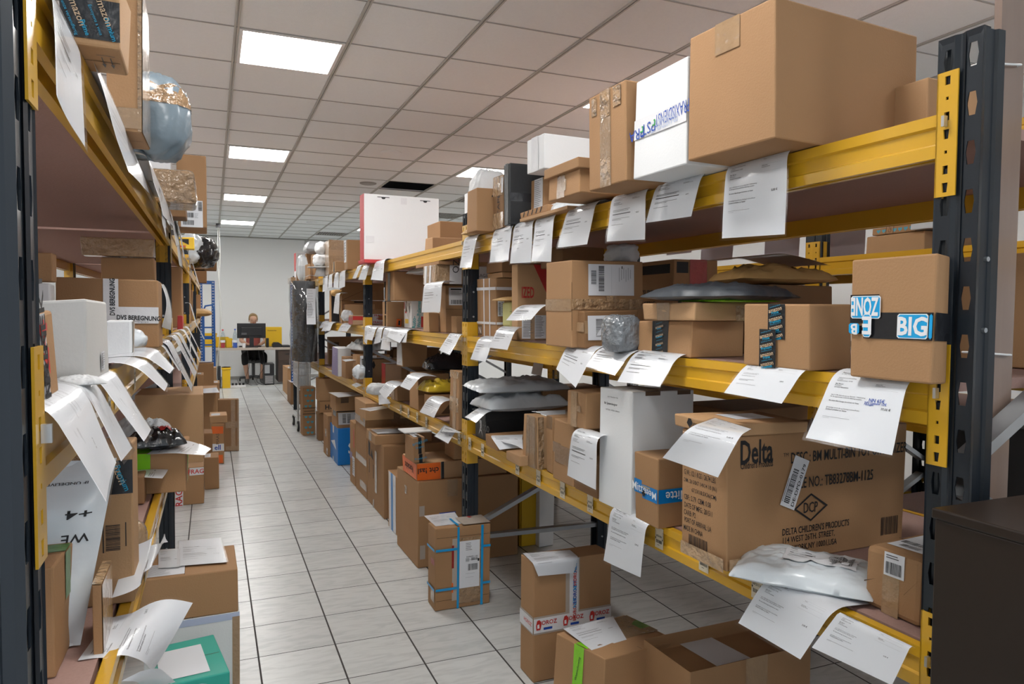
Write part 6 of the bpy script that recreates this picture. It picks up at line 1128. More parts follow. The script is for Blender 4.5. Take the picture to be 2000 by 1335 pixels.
# ------------------------------------------------------------------ left rack, top shelf
GL = 'delivery notes on the left rack'
crate('brown carton with black printed tape overhanging the top left shelf, nearest one', -1, 253, 237, 118, 103, -45, LT, m='card_light', lift=0.003, key='LT1', dec=[('tape', 'tape_black', 'S', 0.0, 0.10, 1.0, 0.66), ('ttext', 'S', 'amazon', 0.26, 0.46, 0.007, 'ink_tan', -72, 0.01), ('ttext', 'S', 'Prime', 0.40, 0.24, 0.007, 'ink_cyan', -72, 0.02), ('ttext', 'S', 'Premium', 0.84, 0.26, 0.007, 'ink_cyan', -72, 0.02), ('ttext', 'S', 'amazon', 0.72, 0.50, 0.007, 'ink_tan', -72, 0.01), ('ttext', 'S', 'Tendenze versandfertig', 0.12, 0.4, 0.006, 'ink_cyan', -72), ('ttext', 'S', 'Envoyons a vous', 0.58, 0.36, 0.006, 'ink_cyan', -72), ('label', 'S', 0.38, 0.80, 0.92, 1.0, 'text'),
    ('poly', 'B', [(0.60, 0.30), (0.62, 0.30), (0.62, 0.55), (0.65, 0.55), (0.61, 0.70), (0.57, 0.55), (0.60, 0.55)], 'ink_grey'), ('poly', 'B', [(0.76, 0.30), (0.78, 0.30), (0.78, 0.55), (0.81, 0.55), (0.77, 0.70), (0.73, 0.55), (0.76, 0.55)], 'ink_grey'), ('rect', 'B', 0.52, 0.25, 0.86, 0.265, 'ink_grey')])
crate('tall brown carton with shiny taped edge hanging over the top left shelf', -1, 291, 280, 205, 262, -25, LT, m='card', lift=0.003, key='LT2', dec=[('tape', 'tape_shiny', 'A', 0.0, 0.0, 1.0, 1.0), ('tape', 'tape_shiny', 'S', 0.88, 0.0, 1.0, 1.0), ('tape', 'tape_clear', 'S', 0.0, 0.02, 1.0, 0.16)])
q = onZ(314, 308, LT)
blob('blue-grey bag bound with brown tape on the top left shelf', Vector((q.x-0.02, q.y+0.07, LT+0.002)), (0.088, 0.075, 0.105), 'bag_bluegrey', 31, 'taped_bag', 'bag', 0.14, sq=2.5, tape=('tape_shiny', 0.15, 0.65))
q = onZ(380, 400, LT)
l4 = crate('tan parcel wrapped in shiny tape sticking out over the top left shelf', -1, 388, 380, 296, 400, 331, LT, m='tape_shiny', lift=0.003, jit=0.014, bev=0.014, name='taped_parcel', cat='parcel', L=0.22, key='LT4')
crate('brown carton with a large white label at the far end of the top left shelf', -1, 406, 403, 345, 446, 303, LT, m='card', lift=0.003, key='LT5', L=0.3, dec=[('label', 'S', 0.10, 0.0, 0.86, 0.37, 'dhl')])
L5 = PARCEL['LT5']
crate('white carton behind the shiny tan parcel, top left shelf', -1, 353, 350, 320, 400, 296, LT, C=Vector((L5['C'].x-0.14, L5['C'].y-0.05, LT+0.002)), D=0.14, L=0.04, h=0.345, m='card_white')
crate('small brown parcels under the shiny tan parcel, top left shelf', -1, 366, 362, 318, 425, 405, LT, D=0.16, L=0.15, h=0.05, m='card_dark', lift=0.002)
crate('yellow box with black print on the far top left shelf', -1, 381, 379, 364, 487, 464, LT, m='ink_yellow', lift=0.002, D=0.12, L=0.1, dec=[('poly', 'S', [(0.2, 0.85), (0.75, 0.85), (0.75, 0.35)], 'ink'), ('rect', 'S', 0.0, 0.15, 0.6, 0.28, 'ink_red')])
q = onZ(398, 522, LT)
bb = blob('bulging white and black plastic bag overhanging the far top left shelf', Vector((q.x-0.01, q.y+0.15, LT+0.001)), (0.13, 0.2, 0.135), 'bag_black', 33, 'plastic_bag', 'bag', 0.2, sq=2.2)
wv = blob(None, Vector((-0.09, -0.07, 0.03)), (0.10, 0.16, 0.125), 'bag_white', 34, 'white_film', None, 0.2); wv.parent = bb
q = onZ(424, 523, LT)
crate('small brown carton behind the bulging plastic bag, far top left shelf', -1, 429, 428, 416, 524, 492, LT, m='card', lift=0.002, C=Vector((q.x, q.y+0.4, LT)), L=0.25, D=0.2, h=0.16)
blob('small pink bundle above the bulging plastic bag', Vector((bb.location.x-0.03, bb.location.y+0.3, LT+0.20)), (0.07, 0.06, 0.04), 'pink_paper', 35, 'paper_bundle', 'paper')
crate('brown carton under the pink bundle, far top left shelf', -1, 408, 406, 388, 527, 490, LT, C=Vector((bb.location.x+0.02, bb.location.y+0.24, LT+0.002)), L=0.25, D=0.2, h=0.195, m='card')
crate('brown carton at the last bay of the top left shelf', -1, 405, 404, 386, 552, 528, LT, m='card_dark', lift=0.002, L=0.3, D=0.2)
for lab, q, th, dt in (('delivery note hanging beside the near left post, top left shelf', ((97, -12), (160, 86), (165, 298), (112, 190)), 4, 2), ('long delivery note below the tall carton, top left shelf', ((166, 104), (252, 250), (296, 380), (246, 336)), 10, 2), ('delivery note hanging below the shiny tan parcel, top left shelf', ((284, 325), (316, 372), (340, 446), (320, 420)), 8, 1), ('third narrow delivery note on the top left shelf by the second post', ((309, 372), (322, 392), (325, 468), (317, 440)), 4, 1), ('delivery note just past the second post, top left shelf', ((328, 408), (340, 425), (352, 478), (344, 482)), 8, 1), ('delivery note under the labelled far carton, top left shelf', ((345, 445), (358, 462), (373, 492), (364, 485)), 14, 1), ('delivery note beyond the second left post, lower pair, left one', ((340, 462), (347, 470), (357, 525), (350, 520)), 6, 1), ('delivery note beyond the second left post, lower pair, right one', ((349, 470), (356, 478), (368, 540), (361, 522)), 8, 1), ('far delivery note below the bulging plastic bag, left one', ((366, 490), (373, 500), (384, 545), (378, 535)), 8, 1), ('far delivery note below the bulging plastic bag, right one', ((374, 503), (381, 512), (398, 560), (388, 556)), 14, 1)):
    if q[2][0] < 360: hang(lab, -1, *q, LT, th, 0.10, detail=dt, group=GL, dx=-0.02 if q[0][0] < 200 else 0.0)
    else: far_hang(lab, -1, q[0][0], q[1][0], -0.135, LT, (q[2][1]-q[1][1])/1403*onX(q[0][0], 600, -0.135).y, th, detail=dt, group=GL)

# ------------------------------------------------------------------ left rack, middle shelf
crate('brown carton with a red and black lettered tape beside the near left post, middle shelf', -1, 111, 80, 60, 811, 612, LM, dx=-0.012, m='card', lift=0.002, D=0.2, key='LM1', dec=[('tape', 'tape_white', 'A', 0.02, 0, 0.42, 1.0), ('ttext', 'A', '24', 0.22, 0.62, 0.05, 'ink_red', 90, 0.02), ('ttext', 'A', 'DIREKT', 0.22, 0.84, 0.03, 'ink', 90, 0.02), ('ttext', 'A', 'PAKET', 0.22, 0.34, 0.03, 'ink', 90, 0.02), ('ttext', 'A', 'FIT', 0.22, 0.12, 0.03, 'ink', 90, 0.02)])
crate('large grey-white carton on the front of the middle left shelf', -1, 207, 172, 56, 754, 586, LM, m='card_offwhite', lift=0.002, key='LM2', dec=[('label', 'A', 0.58, 0.10, 0.74, 0.34, 'mini_v')])
crate('small white carton behind the grey-white carton, middle left shelf', -1, 265, 259, 205, 700, 626, LM, m='card_white', lift=0.002, key='LM3', dec=[('tape', 'tape_grey', 'A', 0.3, 0, 0.7, 1.0)])
DV = crate('large brown carton with white lettered cross tape, middle left shelf', -1, 317, 313, 108, 680, 547, LM, m='card', lift=0.002, key='LM4', dec=[('tape', 'tape_white', 'S', 0.45, 0.42, 0.60, 1.0), ('ttext', 'S', 'DVS BEREGNUNG', 0.54, 0.74, 0.014, 'ink', 90, 0.03, 0.105), ('tape', 'tape_white', 'S', 0.45, 0.36, 1.0, 0.60), ('ttext', 'S', 'DVS BEREGNUNG', 0.80, 0.44, 0.014, 'ink', -2, 0.03, 0.115), ('ttext', 'S', 'www.dvs-beregnung.de', 0.80, 0.385, 0.005, 'ink', -2)])
D1 = crate('plain brown carton on the lettered carton, middle left shelf', -1, 305, 302, 199, 546, 504, DV['top']+0.002, m='card', dx=-0.03)
crate('flat carton wrapped in shiny clear tape, topmost of the stack on the middle left shelf', -1, 303, 300, 158, 502, 468, D1['top']+0.002, m='wrap_clear', dx=-0.03)
hang('grey-backed delivery note curling down the lettered carton', -1, (311, 548), (318, 549), (334, 646), (315, 640), DV['top'], 10, 0.10, dx=-0.02, detail=1, blank=True, group=GL, bulge=0.015)
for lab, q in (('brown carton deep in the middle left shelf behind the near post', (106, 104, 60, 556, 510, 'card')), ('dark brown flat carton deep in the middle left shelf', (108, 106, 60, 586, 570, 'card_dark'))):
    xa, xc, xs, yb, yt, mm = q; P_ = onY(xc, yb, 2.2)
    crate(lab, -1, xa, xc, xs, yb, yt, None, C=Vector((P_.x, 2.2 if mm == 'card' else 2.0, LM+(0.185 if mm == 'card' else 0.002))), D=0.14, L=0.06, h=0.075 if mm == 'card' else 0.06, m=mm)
P_ = onY(104, 570, 2.2)
crate('white box with red stripes deep in the middle left shelf', -1, 100, 98, 60, 570, 555, None, C=Vector((P_.x, 2.15, LM+0.065)), D=0.16, L=0.08, h=0.115, m='card_white', dec=[('rect', 'S', 0.1, 0.3, 0.3, 0.9, 'ink_red'), ('rect', 'S', 0.5, 0.3, 0.7, 0.9, 'ink_red')])
blob('thin clear film parcel peeking from behind the small white carton', onZ(272, 690, LM)*1.0+Vector((-0.06, 0.1, 0)), (0.07, 0.05, 0.03), 'bag_white', 36)
q = onZ(130, 772, LM)
bag('white crumpled paper bag lying behind the red and black taped carton', Vector((q.x, q.y+0.1, LM+0.002)), (0.06, 0.07, 0.012), 20, 'crumple_white', 37, name='paper_bag', wr=0.15)
for lab, q, th, dt, tl_ in (('large curved delivery note nearest the left post, middle left shelf', ((86, 838), (160, 797), (232, 906), (209, 992)), 32, 3, 0.14), ('second curved delivery note from the near left post, middle left shelf', ((152, 792), (184, 757), (262, 880), (238, 909)), 30, 2, 0.12), ('third curved delivery note from the near left post, middle left shelf', ((183, 752), (213, 732), (299, 842), (283, 868)), 38, 2, 0.10), ('fourth curved delivery note from the near left post, middle left shelf', ((256, 700), (275, 690), (329, 752), (326, 766)), 38, 1, 0.10), ('upper curved delivery note next to the fourth, middle left shelf', ((276, 690), (302, 684), (340, 722), (335, 729)), 50, 1, 0.10), ('delivery note at the second left post, middle shelf', ((313, 668), (330, 664), (356, 718), (350, 727)), 26, 1, 0.10), ('delivery note drooping past the second left post, middle shelf', ((322, 720), (338, 716), (377, 757), (372, 762)), 55, 1, 0.06), ('cluster delivery note beyond the second left post, first', ((338, 655), (346, 652), (368, 700), (362, 702)), 25, 1, 0.1), ('cluster delivery note beyond the second left post, second', ((346, 650), (352, 648), (371, 690), (366, 694)), 25, 1, 0.1), ('cluster delivery note beyond the second left post, third', ((356, 645), (363, 642), (383, 672), (377, 678)), 30, 1, 0.1), ('cluster delivery note beyond the second left post, fourth', ((364, 640), (369, 638), (388, 660), (383, 668)), 30, 1, 0.1), ('cluster delivery note beyond the second left post, fifth', ((370, 612), (374, 606), (386, 645), (380, 640)), 14, 1, 0.05), ('far delivery note at the end of the middle left shelf', ((380, 632), (385, 630), (401, 642), (396, 648)), 40, 1, 0.1)):
    zz = LM+(0.15 if 'fifth' in lab else 0)
    if q[2][0] < 360: hang(lab, -1, *q, zz, th, tl_, detail=3 if 'near left post' in lab or 'nearest' in lab else dt, side_print=True, group=GL, dx=-0.028 if q[0][0] < 190 else 0.0)
    else: far_hang(lab, -1, q[0][0], q[1][0], -0.135, zz, 0.17, th, detail=dt, group=GL)
# second bay of the left rack
for lab, q in (('brown carton with a white bar code label past the second left post', (358, 356, 334, 640, 522, 'card', [('label', 'S', 0.05, 0.62, 0.7, 0.86, 'mini')])), ('cream carton past the second left post, middle shelf', (374, 372, 356, 632, 540, 'card_light', [])), ('brown carton past the cream carton, middle left shelf', (377, 376, 362, 628, 566, 'card', [])), ('brown carton at the far end of the middle left shelf', (393, 392, 380, 622, 575, 'card', []))):
    xa, xc, xs, yb, yt, mm, dd = q; crate(lab, -1, xa, xc, xs, yb, yt, LM, m=mm, lift=0.002, L=0.22, D=0.3, dec=dd)
crate('small bright red box past the second left post, middle shelf', -1, 359, 357, 346, 648, 617, LM, dx=0.02, m='card_red', lift=0.002, L=0.1)
bag('yellow padded envelope standing among the notes past the second left post', onL(370, 645, -0.02)*1.0, (0.03, 0.2, 0.25), 0, 'envelope_yellow', 38, name='padded_envelope', cat='envelope', flat_b=0.5)
bag('tan envelopes stacked at the far middle left shelf', onL(388, 618, 0.02)*1.0, (0.3, 0.4, 0.09), 0, 'envelope_tan', 39, name='padded_envelope', cat='envelope', flat_b=0.4)

# ------------------------------------------------------------------ left rack, lower shelf
AP = crate('large brown carton with wide black printed tape and bar code, lower left shelf', -1, 267, 261, 50, 1176, 864, LLOW, m='card_light', lift=0.002, key='AP', dec=[('tape', 'tape_black', 'S', 0.0, 0.69, 1.0, 0.90)]+[('ttext', 'S', t, u, v, 0.012, c, -70, 0.015) for t, u, v, c in (('Premium', 0.12, 0.78, 'ink_cyan'), ('amazon', 0.30, 0.82, 'ink_tan'), ('Prime', 0.40, 0.76, 'ink_cyan'), ('amazon', 0.52, 0.84, 'ink_tan'), ('Prime', 0.58, 0.77, 'ink_cyan'), ('amazon', 0.84, 0.85, 'ink_tan'), ('Premium', 0.90, 0.79, 'ink_cyan'))]+[('bar', 'S', 0.73, 0.34, 0.87, 0.50, 'ink', True), ('rect', 'S', 0.70, 0.33, 0.712, 0.52, 'ink'), ('rect', 'S', 0.92, 0.36, 0.93, 0.51, 'ink')])
# white courier bag standing up in front of it
wb = MB(); P0 = AP['C']+Vector((-0.045, -0.17, 0.0))
def bagpt(u, v, off=0.0):
    w = 0.20*(1-0.10*v*(1-u)); x = -0.20+w*u+0.055*(v-0.5)*u; z = 0.003+v*0.335
    th = 0.030*(1-abs(2*u-1)**4)*(1-abs(2*v-1)**4)
    return Vector((x, -0.03-th-0.02*v*0-off+0.10*v+0.010*noise.noise((u*4, v*6, 2.0)), z))
n = 22
for sgn in (1, 0):
    vs = []
    for j in range(n+1):
        for i in range(n+1):
            p = bagpt(i/n, j/n); 
            if not sgn: p = Vector((p.x, -0.028+0.10*(j/n)+0.004*noise.noise((i*.3, j*.3, 5)), p.z))
            vs.append(p)
    wb.mesh(vs, [((j*(n+1)+i, j*(n+1)+i+1, (j+1)*(n+1)+i+1, (j+1)*(n+1)+i) if sgn else (j*(n+1)+i, (j+1)*(n+1)+i, (j+1)*(n+1)+i+1, j*(n+1)+i+1)) for j in range(n) for i in range(n)], 'bag_white')
f = lambda x, y: bagpt(x, y, 0.0015)
put_text(wb, f, 'IF UNDELIVERED, PLEASE', 0.52, 0.885, 0.016, 0.62, 'ink', 180, 0.01)
put_text(wb, f, '+4', 0.80, 0.72, 0.05, 0.20, 'ink', 180, 0.01); put_text(wb, f, 'WE', 0.80, 0.585, 0.05, 0.22, 'ink', 180, 0.01)
put_rect(wb, f, 0.78, 0.02, 0.86, 0.16, 'ink_sky', 2, 4)
o = wb.build('mailing_bag', None, P0, 0, True); tag(o, 'white courier bag standing upside down on the lower left shelf', 'bag')
crate('small brown carton with green striped tape at the near left post, lower shelf', -1, 144, 112, 88, 1325, 1105, LLOW, m='card', lift=0.002, key='LB3', D=0.09, dec=[('tape', 'tape_darkgreen', 'T', 0, 0.55, 1.0, 0.85), ('tape', 'tape_darkgreen', 'A', 0.5, 0.55, 0.75, 1.0)])
crate('slim brown carton with clear tape beside the upside down courier bag, lower left shelf', -1, 222, 200, 180, 1279, 1142, LLOW, m='card', lift=0.002, L=0.14, dec=[('tape', 'wrap_clear', 'A', 0, 0, 1, 1), ('tape', 'wrap_clear', 'T', 0, 0, 1, 1)])
blob('small clear film parcel beside the large bar code carton, lower left shelf', onZ(281, 1090, LLOW)*1.0+Vector((-0.03, 0.03, 0)), (0.035, 0.04, 0.045), 'wrap_clear', 40)
lm = crate('brown carton with lime green tape overhanging the lower left shelf', -1, 372, 364, 258, 960, 880, LLOW, m='card', lift=0.002, L=0.34, key='LIME', dec=[('tape', 'tape_green', 'S', 0.05, 0.5, 0.33, 1.0), ('tape', 'tape_green', 'A', 0.4, 0, 0.6, 1.0), ('tape', 'tape_green', 'T', 0.05, 0, 0.33, 0.5)])
crate('small brown carton under the lime taped carton, lower left shelf', -1, 299, 296, 262, 988, 942, LLOW, m='card_dark', lift=0.002, C=lm['C']+Vector((-0.12, -0.14, 0)), D=0.1, L=0.1, h=0.09)
zt = lm['top']+0.003
bag('black plastic bag with a red label on the lime taped carton', lm['C']+Vector((-0.10, 0.07, lm['h']+0.003)), (0.18, 0.14, 0.065), 15, 'bag_black', 42, name='plastic_bag', wr=0.14, labels=[(0.1, -0.5, 0.5, 0.1, 'tape_red', '')])
note('delivery note lying out over the lime taped carton', [onZ(285, 888, zt), onZ(330, 856, zt)], [onZ(330, 886, zt), onZ(372, 858, zt)], [onZ(400, 889, zt-0.015), onZ(413, 876, zt-0.015)], detail=1, group=GL)
note('loose delivery note sticking out below the lime green tape', [onZ(262, 930, LLOW+0.09), onZ(270, 916, LLOW+0.09)], [onZ(290, 933, LLOW+0.09), onZ(302, 915, LLOW+0.09)], [onZ(320, 935, LLOW+0.085), onZ(334, 913, LLOW+0.085)], detail=1, group=GL)
bag('grey mailing bag in the stack above the lime taped carton', lm['C']+Vector((-0.16, 0.24, 0.165)), (0.2, 0.2, 0.05), 0, 'bag_grey', 44, wr=0.3)
bag('yellow envelope in the stack above the lime taped carton', lm['C']+Vector((-0.15, 0.24, 0.148)), (0.22, 0.2, 0.015), 4, 'envelope_yellow', 46, name='padded_envelope', cat='envelope')
bag('white mailing bag in the stack above the lime taped carton', lm['C']+Vector((-0.15, 0.24, 0.082)), (0.22, 0.2, 0.06), -4, 'bag_white', 47, wr=0.3)
crate('brown carton carrying the mailing bags behind the lime taped carton', -1, 300, 298, 250, 890, 860, LLOW, C=lm['C']+Vector((-0.05, 0.16, 0)), D=0.22, L=0.2, h=0.078, m='card_dark')
hang('silver folded delivery note below the lime taped carton, lower left shelf', -1, (268, 960), (296, 942), (313, 985), (310, 1010), LLOW+0.05, 40, 0.05, detail=1, blank=True, group=GL)
hang('delivery note hanging low beside the second left post', -1, (290, 985), (304, 962), (329, 1058), (322, 1040), LLOW, 18, 0.05, detail=1, group=GL)
note('large delivery note curling out from the lower left shelf into the aisle', [onZ(150, 1292, LLOW+.004), onZ(212, 1205, LLOW+.004)], [onZ(212, 1283, LLOW+.004), onZ(262, 1192, LLOW+.004)], [onZ(296, 1318, LLOW-0.085), onZ(384, 1174, LLOW+0.0)], detail=3, group=GL, bulge=0.02, page=0.22, rad=0.08)
note('blank sleeve curling below the large delivery note, lower left shelf', [onZ(235, 1330, LLOW-.02), onZ(275, 1310, LLOW-.02)], [onZ(262, 1330, LLOW-.03), onZ(310, 1300, LLOW-.03)], [onZ(290, 1350, LLOW-0.12), onZ(345, 1330, LLOW-0.12)], detail=1, blank=True, group='loose papers on parcels')

# ------------------------------------------------------------------ floor, left side of the aisle
Cw = onY(468, 1195, 2.6)
WB = crate('white carton with a blue lid edge standing on the floor at the front left', -1, 470, 469, 300, 1400, 1195, 0.0, C=Vector((Cw.x, 2.6, 0.002)), L=0.3, D=0.30, h=Cw.z-0.002, m='card_white', key='WB', dec=[('tape', 'tape_clear', 'S', 0.92, 0, 1.0, 0.97), ('tape', 'tape_brown', 'S', 0.75, 0.28, 1.0, 0.40), ('rect', 'S', 0, 0.95, 1, 1, 'ink_paleblue')])
FB = crate('brown carton with notes on top, stacked on the white carton at the front left', -1, 466, 461, 283, 1196, 1110, WB['top']+0.002, C=Vector((Cw.x-0.005, 2.6, WB['top']+0.003)), L=0.27, D=0.335, m='card', key='FB', dec=[('label', 'T', 0.05, 0.05, 0.5, 0.5, 'text')])
zt = FB['top']+0.002
flat('delivery note on the front left carton, right of two', [(347, 1056), (433, 1049), (447, 1098), (345, 1106)], zt+0.001, detail=2, group='delivery notes on floor parcels', page=0.25)
flat('delivery note on the front left carton, left of two', [(308, 1073), (352, 1070), (352, 1108), (308, 1110)], zt, detail=1, group='delivery notes on floor parcels')
q = onY(447, 1311, 2.2)
TL = crate('teal carton with a note and round sticker at the front left', -1, 452, 447, 345, 1400, 1311, None, C=Vector((q.x, q.y, 0.002)), yaw=8, L=0.28, D=0.19, h=q.z-0.002, m='card_teal', key='TL', dec=[('sleeve', 'paper', 'T', 0.08, 0.10, 0.75, 0.80), ('tape', 'tape_brown', 'A', 0, 0.5, 1, 0.7)])
m = MB(); fT, fT2 = TL['face']('S', 0.002), TL['face']('S', 0.003)
m.poly([fT(TL['D']*0.55+0.06*math.cos(a*math.pi/16), TL['h']-0.075+0.06*math.sin(a*math.pi/16)) for a in range(32)], 'label_white'); put_text(m, fT2, 'GARANTIE', TL['D']*0.55, TL['h']-0.04, 0.009, None, 'ink_grey'); m.build('round_sticker', TL['o'])
fr = crate('brown carton with white fragile tape on the floor past the second left post', -1, 401, 398, 335, 983, 910, 0.0, m='card', lift=0.002, key='FR', L=0.4, dec=[('tape', 'tape_white', 'S', 0.55, 0.78, 1.0, 0.98), ('ttext', 'S', 'FRAG', 0.75, 0.88, 0.035, 'ink_red', 0, 0.02), ('tape', 'tape_white', 'S', 0.10, 0.0, 0.35, 0.7), ('ttext', 'S', 'FRAGILE', 0.22, 0.3, 0.05, 'ink_red', 90, 0.02)])
crate('big plain brown carton standing across the lower left shelf end by the second post', -1, 400, 396, 264, 878, 768, LLOW, C=Vector((onY(396, 800, 3.27).x, 3.27, LLOW+0.003)), m='card_light', key='BPL', L=0.3)
fl1 = crate('small brown carton with a white sheet on the floor, left of the aisle', -1, 430, 428, 399, 954, 893, 0.0, m='card', lift=0.002, L=0.26, dec=[('label', 'T', 0.05, 0.1, 0.45, 0.8, 'text')])
fl2 = crate('olive brown upright carton on the floor behind the small sheeted carton', -1, 421, 419, 398, 914, 817, 0.0, m='card_dark', lift=0.002, L=0.25, C=onZ(428, 954, 0)+Vector((-0.05, 0.35, 0.002)), D=0.1, h=0.42)
fl3 = crate('brown carton with orange labels and white lettered band on the floor, left', -1, 440, 438.5, 419, 905, 826, 0.0, m='card', lift=0.002, L=0.3, D=0.12, dec=[('rect', 'S', 0.05, 0.75, 0.95, 0.93, 'tape_orange'), ('rect', 'S', 0.05, 0.32, 1, 0.5, 'ink_white'), ('text', 'S', 'ell', 0.5, 0.41, 0.05, 'ink_blue', 0, 0.02), ('rect', 'S', 0.1, 0.02, 0.9, 0.22, 'tape_orange'), ('text', 'S', 'MAAS', 0.5, 0.62, 0.03, 'ink_brown', 90)])
crate('flat tan carton on the orange labelled carton, left of the aisle', -1, 450, 448, 424, 826, 812, fl3['top']+0.002, C=fl3['C']+Vector((0.03, 0.02, fl3['h']+0.003)), D=0.16, L=0.28, h=0.07, m='card_light', dec=[('tape', 'tape_white', 'T', 0.1, 0.1, 0.6, 0.6)])
crate('tall brown board carton with tape grid standing on the floor, left of the aisle', -1, 469, 467, 426, 880, 779, 0.0, m='card_dark', lift=0.002, L=0.12, dec=[('tape', 'tape_grey' if 0 else 'tape_clear', 'S', 0.62, 0, 0.82, 1), ('tape', 'tape_clear', 'S', 0.35, 0.45, 1, 0.58), ('tape', 'tape_clear', 'S', 0.93, 0, 1, 1), ('tape', 'tape_clear', 'S', 0.35, 0.02, 1, 0.1)])
f5 = crate('brown carton in the floor stack behind the big plain carton, left side', -1, 425, 423, 396, 870, 770, 0.0, m='card', L=0.4, lift=0.002, C=Vector((0.05, 8.8, 0.002)), D=0.45, h=0.62)
flat('delivery note on the floor stack behind the big plain carton', [(382, 760), (424, 756), (430, 766), (385, 768)], f5['top']+0.002, detail=1, group='delivery notes on floor parcels')
for lab, q in (('brown open carton farther back in the left floor stack', (389, 386, 350, 'card', -0.10, 9.6, 0.72, 0.35, 0.3)), ('brown carton near the back of the left floor stack', (420, 418, 390, 'card', 0.02, 10.6, 0.80, 0.3, 0.3)), ('small brown carton at the far end of the left floor stack', (424, 422, 396, 'card_light', 0.06, 12.0, 0.62, 0.28, 0.28)), ('low brown carton at the far end of the left floor stack', (428, 426, 390, 'card', 0.10, 11.3, 0.45, 0.4, 0.4))):
    xa, xc, xs, mm, X, Y, h, L, D = q; ii = crate(lab, -1, xa, xc, xs, 0, 0, 0, C=Vector((X, Y, 0.002)), L=L, D=D, h=h, m=mm)
    c = ii['C']; z = ii['top']+0.003
    note('delivery note on the '+lab, [c+Vector((-D*0.85, 0.04, h+0.003)), c+Vector((-D*0.85, 0.24, h+0.003))], [c+Vector((-D*0.4, 0.04, h+0.003)), c+Vector((-D*0.4, 0.24, h+0.003))], [c+Vector((-0.02, 0.04, h+0.003)), c+Vector((-0.02, 0.24, h+0.003))], detail=1, group='delivery notes on floor parcels', rad=0.02)

# ------------------------------------------------------------------ second rack behind the right one
R2 = Rack(2.62, SR, 1, 'pallet_rack', 'yellow and black pallet rack seen through the right rack, in front of the white wall', 0.82, [-0.42, 2.52, 5.25, 8.0], 2.25)
Z2 = 1.775
R2.level(Z2, bays=(0, 1, 2)); R2.level(1.13, bays=(0, 1, 2)); R2.level(2.2, bays=(0, 1, 2)); R2.level(0.62, bays=(0, 1, 2))
q = onX(1705, 487, 2.70)
hb2 = crate('kraft carton with bright blue hearts on the rack behind, right of the second rack post', 1, 1704, 1788, 1835, 487, 436, Z2, C=Vector((2.68, onX(1788, 480, 2.68).y, Z2+0.085)), D=0.2, m='card', key='HB2', dec=[hearts('A', 8, 5, 0.010, lambda u, v: 0.32 < u < 0.52), hearts('S', 6, 5, 0.010), ('rect', 'A', 0.33, 0, 0.34, 1, 'ink'), ('rect', 'A', 0.50, 0, 0.51, 1, 'ink'), ('text', 'A', 'che Grüße', 0.42, 0.5, 0.016, 'ink_brown', 90)])
c = hb2['C']
crate('brown carton under the blue hearts carton on the rack behind', 1, 0, 0, 0, 0, 0, C=Vector((c.x-0.02, c.y-0.05, Z2+0.003)), L=hb2['L']+0.06, D=0.3, h=0.08, m='card_light')
crate('small silver wrapped box in front of the blue hearts carton on the rack behind', 1, 0, 0, 0, 0, 0, C=Vector((c.x-0.04, c.y-0.12, Z2+0.085)), L=0.11, D=0.14, h=0.05, m='bag_grey', name='wrapped_parcel', cat='parcel')
GB = 'backlit delivery notes on the rack behind'
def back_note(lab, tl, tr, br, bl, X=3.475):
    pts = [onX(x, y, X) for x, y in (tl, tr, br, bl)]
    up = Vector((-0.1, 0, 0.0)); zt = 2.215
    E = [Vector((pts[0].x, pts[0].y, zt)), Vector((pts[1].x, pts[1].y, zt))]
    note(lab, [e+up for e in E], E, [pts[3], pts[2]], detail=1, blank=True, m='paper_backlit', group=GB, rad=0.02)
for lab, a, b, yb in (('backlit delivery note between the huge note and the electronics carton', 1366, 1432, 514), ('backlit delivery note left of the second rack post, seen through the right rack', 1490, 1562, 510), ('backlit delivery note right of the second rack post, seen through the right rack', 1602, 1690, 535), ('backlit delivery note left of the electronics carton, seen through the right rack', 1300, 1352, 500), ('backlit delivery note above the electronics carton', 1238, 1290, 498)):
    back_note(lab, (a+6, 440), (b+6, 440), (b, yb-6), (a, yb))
q = onX(1068, 712, 2.62)
note('small delivery note on the rack behind, seen below the middle shelf', [Vector((2.72, q.y+0.1, 1.135)), Vector((2.72, q.y-0.1, 1.135))], [Vector((2.555, q.y+0.1, 1.145)), Vector((2.555, q.y-0.1, 1.145))], [Vector((2.52, q.y+0.1, 0.98)), Vector((2.52, q.y-0.1, 0.98))], detail=1, group=GB)
# things on the lower levels of the rack behind, visible under the right shelves
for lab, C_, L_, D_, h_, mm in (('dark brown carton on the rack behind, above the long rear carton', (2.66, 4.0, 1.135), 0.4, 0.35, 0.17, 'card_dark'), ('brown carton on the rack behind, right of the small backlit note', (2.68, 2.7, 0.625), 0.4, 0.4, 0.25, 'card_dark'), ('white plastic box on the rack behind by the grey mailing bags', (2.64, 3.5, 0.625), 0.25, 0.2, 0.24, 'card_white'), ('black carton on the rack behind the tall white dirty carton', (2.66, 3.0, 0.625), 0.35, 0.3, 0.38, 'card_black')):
    crate(lab, 1, 0, 0, 0, 0, 0, C=Vector(C_), L=L_, D=D_, h=h_, m=mm)
